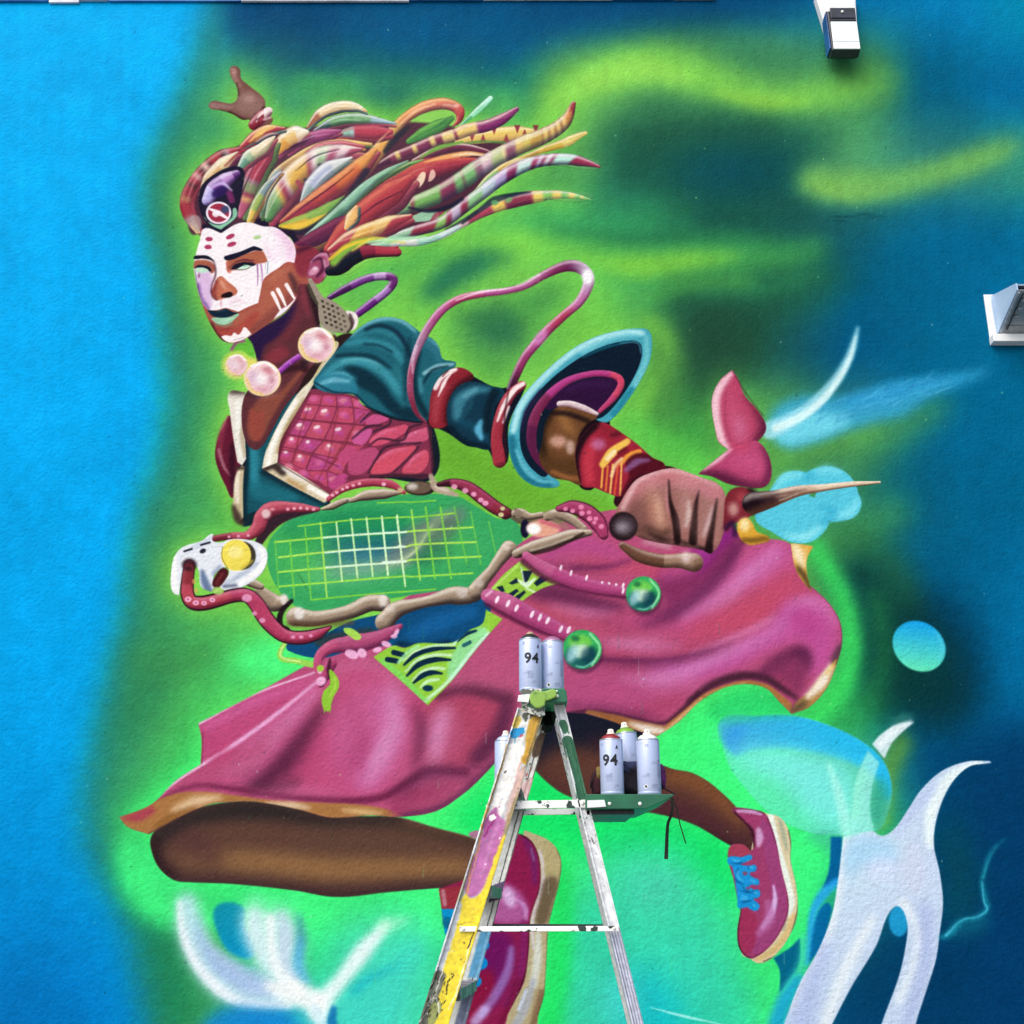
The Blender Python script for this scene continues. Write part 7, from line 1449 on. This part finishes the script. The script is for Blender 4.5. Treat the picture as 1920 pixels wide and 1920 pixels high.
# spreader bars
def bar(name, ua, va, ub, vb, hpx, y, th, m):
    A, B = W(ua, va, y), W(ub, vb, y); h = (W(ua, va, y) - W(ua, va + hpx, y)).z
    bm = bmesh.new(); bm_prism(bm, [(A.x, A.z), (B.x, B.z), (B.x, B.z - h), (A.x, A.z - h)], y - th / 2, y + th / 2); return from_bm(name, bm, m, lad, bevel=.0015)
bar('spreader', 962, 1502, 1136, 1499, 15, YN + .02, .012, M_alu2)
bar('spreader', 962, 1518, 1094, 1516, 11, YF + .03, .012, M_alu2)
bar('brace', 862, 1737, 1160, 1736, 10, YN - .0035, .006, M_alu2)
bar('brace', 905, 1732, 1140, 1733, 6, YF + .02, .008, M_dark)
bar('brace', 760, 2060, 1240, 2060, 14, YN - .0035, .006, M_alu2)
# top cap: green hinge housing, flecked bracket, lime knob
c0, c1 = W(977, 1290, YN - .02), W(1062, 1290, YN - .02); zc = c0.z; cz = (zc - W(977, 1317, YN - .02).z)
xm = W(1016, 1290, YN).x
bm = bmesh.new(); bm_prism(bm, [(xm, zc - .0005), (c1.x - .006, zc - .0005), (c1.x, zc - .008), (c1.x + .003, zc - cz), (xm, zc - cz)], YN - .02, YN + .125); from_bm('hinge_housing', bm, M_green, lad, bevel=.003)
bm = bmesh.new(); bm_prism(bm, [(c0.x, zc - .001), (xm - .0005, zc - .001), (xm - .0005, zc - cz * .8), (c0.x + .002, zc - cz * 1.25)], YN - .018, YN + .124); from_bm('hinge_bracket', bm, M_fleck, lad, bevel=.003)
prism('bracket_flange', [(W(972, 1310, YN).x, W(972, 1306, YN).z), (W(994, 1310, YN).x, W(994, 1304, YN).z), (W(991, 1320, YN).x, W(991, 1320, YN).z), (W(970, 1320, YN).x, W(970, 1318, YN).z)], YN - .0225, YN - .0185, M_white, lad, .001)
kb = [(992, 1312), (995, 1303), (1003, 1298), (1013, 1300), (1022, 1300), (1036, 1295), (1043, 1299), (1043, 1310), (1033, 1315), (1022, 1318), (1021, 1327), (1012, 1332), (1003, 1331), (995, 1323)]
prism('hinge_knob', [(W(u, v, YN).x, W(u, v, YN).z) for u, v in kb], YN - .034, YN - .0225, M_lime, lad, .004)
prism('hinge_plate', [(W(u, v, YN).x, W(u, v, YN).z) for u, v in ((984, 1324), (1000, 1330), (1012, 1334), (1020, 1330), (1022, 1342), (1010, 1346), (990, 1338))], YN - .0145, YN - .0105, M_fleck, lad, .001)
prism('hinge_gusset', [(W(u, v, YN).x, W(u, v, YN).z) for u, v in ((1023, 1319), (1036, 1319), (1040, 1345), (1026, 1347), (1020, 1340))], YN + .13, YN + .26, M_matt, lad)
box('top_rail', (W(1000, 1310, YN).x, YN + .126, zc - .030), (W(1050, 1310, YN).x, YF + .02, zc - .012), M_matt, lad)
def rivet(u, v, y, parent, r=.0045):
    p = W(u, v, y); bm = bmesh.new(); bmesh.ops.create_uvsphere(bm, u_segments=12, v_segments=8, radius=r); bmesh.ops.scale(bm, vec=(1, .5, 1), verts=bm.verts); bmesh.ops.translate(bm, vec=p, verts=bm.verts); return from_bm('rivet', bm, M_rivet, parent, True)
rivet(1045, 1305, YN - .021, lad); rivet(1044, 1296, YN - .021, lad, .003)
rivet(869, 1742, YN - .0075, lad); rivet(1152, 1741, YN - .0075, lad); rivet(914, 1512, YN - .001, lad); rivet(1092, 1507, YN + .013, lad)
# paint shelf clipped to the rear stile
ys0, ys1 = YN - .01, YN + .30
zs = W(1180, 1489, ys0).z
tp = [(1098, 1490), (1263, 1488), (1262, 1493), (1240, 1504), (1212, 1516), (1098, 1517)]
P = [(W(u, v, ys0).x, W(u, v, ys0).z) for u, v in tp]
P[0] = (P[0][0], zs); P[1] = (P[1][0], zs)
bm = bmesh.new(); bm_prism(bm, P, ys0, ys1); from_bm('shelf', bm, M_green, lad, bevel=.002)
xs1 = W(1136, 1500, ys0).x; prism('shelf_arm', [(W(1101, 1501, ys0).x, W(1101, 1501, ys0).z), (xs1 - .004, W(1135, 1500, ys0).z), (xs1, W(1137, 1513, ys0).z), (W(1101, 1515, ys0).x, W(1101, 1515, ys0).z)], ys0 - .005, ys0 - .0005, M_white, lad, .001)
for u in (1143, 1200): rivet(u, 1507, ys0 - .001, lad, .005)
box('shelf_shade_slab', (P[0][0] + .004, ys0 + .03, P[5][1] - .012), (P[4][0] - .03, ys1 - .02, P[5][1] - .0005), M_dark, lad)  # near-black slab stands in for the shade on the shelf's underside

# ---------------------------------------------------------------- spray cans
M_can = mat('can_lacquer', 'b9c6e8', .3, metal=.15, col2='8c98bc', scale=38, lo=.60, hi=.72, coat=.3, bump=.15, bscale=60)
M_tin = mat('tin_rim', 'c4ccd8', .3, metal=.7)
M_print = mat('black_print', '14161c', .6); M_small = mat('grey_print', '8c98b8', .6, col2='9aa6c4')
def cap_mat(n, c): return mat(n, c, .4, col2=None, scale=20)
M_nozzle = mat('white_nozzle', 'f2ece0', .45, col2='e6e0d4', scale=30); M_tan = mat('tan_nozzle', 'b09878', .5, col2='8c745c', scale=40)
CR, CHT = .0325, .150
def wrap(pts, th0, z0, r):
    """flat label coordinates (metres) laid round the can; th0 = angle of the label's middle, 0 facing the camera"""
    out = []
    for x, z in pts:
        a = -math.pi / 2 + th0 + x / r
        out.append((r * math.cos(a), r * math.sin(a), z0 + z))
    return out
def text_part(s, h, th0, z0, parent, m, name, bold=.0, rot=0):
    cu = bpy.data.curves.new('lettering', 'FONT'); cu.body = s; cu.size = h; cu.align_x = 'CENTER'; cu.align_y = 'CENTER'; cu.offset = bold; cu.resolution_u = 4; cu.space_character = 1.12
    ob = bpy.data.objects.new('lettering', cu); COL.objects.link(ob)
    bpy.context.view_layer.update(); me = bpy.data.meshes.new_from_object(ob.evaluated_get(bpy.context.evaluated_depsgraph_get())); bpy.data.objects.remove(ob)
    bm = bmesh.new(); bm.from_mesh(me); bpy.data.meshes.remove(me)
    bmesh.ops.triangulate(bm, faces=bm.faces[:]); bmesh.ops.subdivide_edges(bm, edges=[e for e in bm.edges if e.calc_length() > .005], cuts=2)
    for v in bm.verts:
        x, z = v.co.x, v.co.y
        if rot: x, z = -z, x
        v.co = wrap([(x, z)], th0, z0, CR + .0005)[0]
    mm = bpy.data.meshes.new(name); bm.to_mesh(mm); bm.free()
    return link(name, mm, m, parent)
def patch(name, pts, th0, z0, parent, m):
    mm = bpy.data.meshes.new(name); mm.from_pydata(wrap(pts, th0, z0, CR + .0005), [], [list(range(len(pts)))]); return link(name, mm, m, parent)
def small_text(th0, z0, wd, rows, parent, vert=False):
    bm = bmesh.new(); r = random.Random(5)
    for k in range(rows):
        x = -wd / 2
        while x < wd / 2 - .002:
            l = .0015 + r.random() * .004
            q = [(x, -k*.0042), (min(x + l, wd/2), -k*.0042), (min(x + l, wd/2), -k*.0042 + .0022), (x, -k*.0042 + .0022)]
            if vert: q = [(-b, a) for a, b in q]
            bm.faces.new([bm.verts.new(p) for p in wrap(q, th0, z0, CR + .0005)]); x += l + .0012
    me = bpy.data.meshes.new('small_print'); bm.to_mesh(me); bm.free(); link('small_print', me, M_small, parent)
def can(label, loc, dome, nozzle, face, turn=0.0, lean=(0, 0), nz=.014):
    t = thing('spray_can', label, 'spray can', 'spray cans on the ladder', loc); t.rotation_euler = (lean[0], lean[1], 0)
    lathe('body', [(0, .001), (.028, 0), (CR - .001, .002), (CR, .005), (CR, .008), (CR - .0006, .0095), (CR, .011), (CR, CHT - .004), (CR - .0012, CHT)], M_can, t)
    lathe('rim', [(CR - .0010, CHT - .0008), (CR + .0003, CHT + .0008), (CR - .0006, CHT + .003), (CR - .004, CHT + .0035), (.02, CHT + .003)], M_tin, t)
    lathe('shoulder', [(CR - .0045, CHT + .0030), (CR - .006, CHT + .008), (CR - .012, CHT + .0135), (.014, CHT + .0155), (.0125, CHT + .018), (.0001, CHT + .018)], dome, t)
    if nozzle is not None:
        lathe('nozzle', [(.0118, CHT + .0183), (.0115, CHT + .021), (.009, CHT + .022), (.0082, CHT + .018 + nz), (.006, CHT + .020 + nz), (0, CHT + .020 + nz)], nozzle, t, 20)
        bm = bmesh.new(); bm_box(bm, (-.0015, -.0095, CHT + .012 + nz), (.0015, -.0079, CHT + .0155 + nz)); from_bm('spray_hole', bm, M_tan, t)
    if face == 'number':
        text_part('94', .041, turn, .092, t, M_print, 'number_print', .0013)
        patch('logo', [(-.0045, -.005), (-.0018, -.005), (-.0008, -.002), (.0012, -.002), (.0022, -.005), (.0045, -.005), (.0008, .006), (-.0008, .006)], turn + .62, CHT - .022, t, M_print)
        small_text(turn - .1, .052, .018, 5, t)
        small_text(turn - .75, CHT - .012, .008, 2, t)
    elif face == 'hazard':
        patch('hazard_mark', [(-.0075, 0), (0, -.0075), (.0075, 0), (0, .0075)], turn - .45, .022, t, M_white); patch('hazard_symbol', [(-.0042, 0), (0, -.0045), (.0042, 0), (0, .0045)], turn - .45, .022, t, M_print).location.y = -.0004
        small_text(turn + .35, .026, .016, 3, t)
        small_text(turn + .72, .072, .05, 3, t, vert=True); small_text(turn - .25, CHT - .016, .012, 2, t)
    return t
Y1 = YN + .045
pa = W(994.5, 1287, Y1); zcap = zc
M_blk = cap_mat('black_collar', '1c1c20'); M_mauve = cap_mat('mauve_collar', 'a06890'); M_red = cap_mat('red_collar', '8c2430'); M_grn = cap_mat('green_collar', '7aa83c'); M_wht = cap_mat('white_collar', 'eef0ee')
can('spray can with bold number, black collar and tan nozzle, left one on the ladder top', (pa.x, Y1, zcap), M_blk, M_tan, 'number', .12, nz=.006)
pb = W(1036.5, 1287, Y1 + .03)
can('nozzle-less spray can with mauve top, right one on the ladder top', (pb.x, Y1 + .03, zcap), M_mauve, None, 'hazard', .05)
Y2 = ys0 + .045
pc = W(1148.5, 1489, Y2); can('spray can with bold number and red collar on the green shelf', (pc.x, Y2, zs), M_red, M_nozzle, 'number', -.22, nz=.012)
pe = W(1218, 1488, Y2); can('spray can with white collar and hazard diamond, rightmost on the green shelf', (pe.x, Y2, zs), M_wht, M_nozzle, 'hazard', .05, nz=.012)
Y3 = Y2 + .112
pd = W(1186, 1489, Y3)
can('spray can with lime green collar, leaning in the pouch behind the two front shelf cans', (pd.x, Y3, zs + .036), M_grn, M_nozzle, 'plain', lean=(.02, -.10))
zt1 = zt0
pf = W(948, 1489, -1.40); can('spray can standing on a ladder tread, half hidden behind the paint-spattered rail', (pf.x, -1.40, zt0), M_can, M_nozzle, 'plain', nz=.012)

# ---------------------------------------------------------------- pouch of gloves behind the cans, straps hanging from the shelf
M_cloth = mat('black_cloth', '17151f', .9, col2='241c2a', scale=40, bump=.6, bscale=150)
M_purple = mat('purple_cloth', '6a1f70', .85, col2='4c1654', scale=40); M_plum = mat('dark_red_cloth', '4a1220', .85, col2='30101c', scale=30)
M_tanc = mat('tan_cloth', '8c7840', .85, col2='6c5c34', scale=30)
pouch = thing('tool_pouch', 'black cloth pouch with purple and dark red ends behind the shelf cans, strap hanging', 'pouch')
def lump(name, u0, v0, u1, v1, y, dy, m, parent, seed=0, floor=None):
    a, b = W(u0, v0, y), W(u1, v1, y); bm = bmesh.new(); bmesh.ops.create_icosphere(bm, subdivisions=4, radius=1)
    r = random.Random(seed); ph = [r.random() * 6 for _ in range(9)]
    z1_, z0_ = a.z, b.z if floor is None else floor
    for v in bm.verts:
        n = 1 + .10 * math.sin(v.co.x*4 + ph[0]) * math.sin(v.co.z*5 + ph[1]) + .06 * math.sin(v.co.x*9 + v.co.z*7 + ph[2]) + .04 * math.sin(v.co.y*11 + v.co.z*10 + ph[3])
        c = v.co * n
        s = lambda x: math.copysign(abs(x) ** .75, x)
        v.co = ((a.x + b.x)/2 + s(c.x) * (b.x - a.x)/2, y + s(c.y) * dy, max((z1_ + z0_)/2 + s(c.z) * (z1_ - z0_)/2, z0_ + .0006))
    return from_bm(name, bm, m, parent, True)
lump('bag', 1122, 1427, 1240, 1489, Y2 + .085, .05, M_cloth, pouch, 1, zs)
lump('flap', 1162, 1428, 1202, 1449, Y2 + .044, .010, mat('grey_blue_flap', '2c3458', .8, col2='1c2038', scale=30), pouch, 4)
lump('glove', 1231, 1434, 1249, 1480, Y2 + .07, .02, M_purple, pouch, 2)
lump('glove', 1107, 1446, 1132, 1489, Y2 + .06, .02, M_plum, pouch, 3, zs); lump('cuff', 1117, 1438, 1130, 1462, Y2 + .05, .012, M_tanc, pouch, 6)
bm = bmesh.new(); bm_tube(bm, [W(1124, 1444, Y2 + .05), W(1116, 1452, Y2 + .045), W(1110, 1466, Y2 + .04), W(1107, 1474, Y2 + .045), W(1112, 1482, Y2 + .05)], .0022, 6); from_bm('loop', bm, M_cloth, pouch)
bm = bmesh.new(); bm_tube(bm, [W(1236, 1474, Y2 + .07), W(1250, 1481, Y2 + .05), W(1262, 1487, ys0 + .1), W(1266, 1489, ys0 + .05)], .0022, 6); from_bm('drawstring', bm, M_cloth, pouch)
def strap(name, label, pts, wpx, y, th):
    """flat webbing hanging in the plane Y = y"""
    q = spline((np.array(pts, float), [False] * len(pts)), False, 8)
    A = [W(u, v, y) for u, v in q]; bm = bmesh.new(); rings = []
    for i, p in enumerate(A):
        d = (A[min(i+1, len(A)-1)] - A[max(i-1, 0)]).normalized(); s = Vector((d.z, 0, -d.x)); h = wpx[0] + (wpx[1] - wpx[0]) * i / (len(A) - 1)
        h = h * .00155 / 2
        rings.append([bm.verts.new(p + s * a + Vector((0, b, 0))) for a, b in ((-h, -th), (h, -th), (h, th), (-h, th))])
    for a, b in zip(rings, rings[1:]):
        for k in range(4): bm.faces.new((a[k], a[(k+1) % 4], b[(k+1) % 4], b[k]))
    bm.faces.new(rings[0][::-1]); bm.faces.new(rings[-1])
    return from_bm(name, bm, mat(name + '_webbing', '1c2a20', .8, col2='141c18', scale=60), pouch)
strap('strap', 'dark green webbing strap hanging from the right end of the shelf', [(1258, 1489.5), (1260, 1500), (1261, 1516), (1258, 1530), (1253, 1542), (1251, 1560), (1250, 1585), (1249, 1611)], (4, 7), ys0 + .1, .0012)
strap('cord', 'thin dark cord dangling to the right of the webbing strap', [(1256, 1490), (1264, 1502), (1270, 1522), (1275, 1545), (1280, 1562), (1286, 1582)], (1.6, 2.2), ys0 + .13, .001)
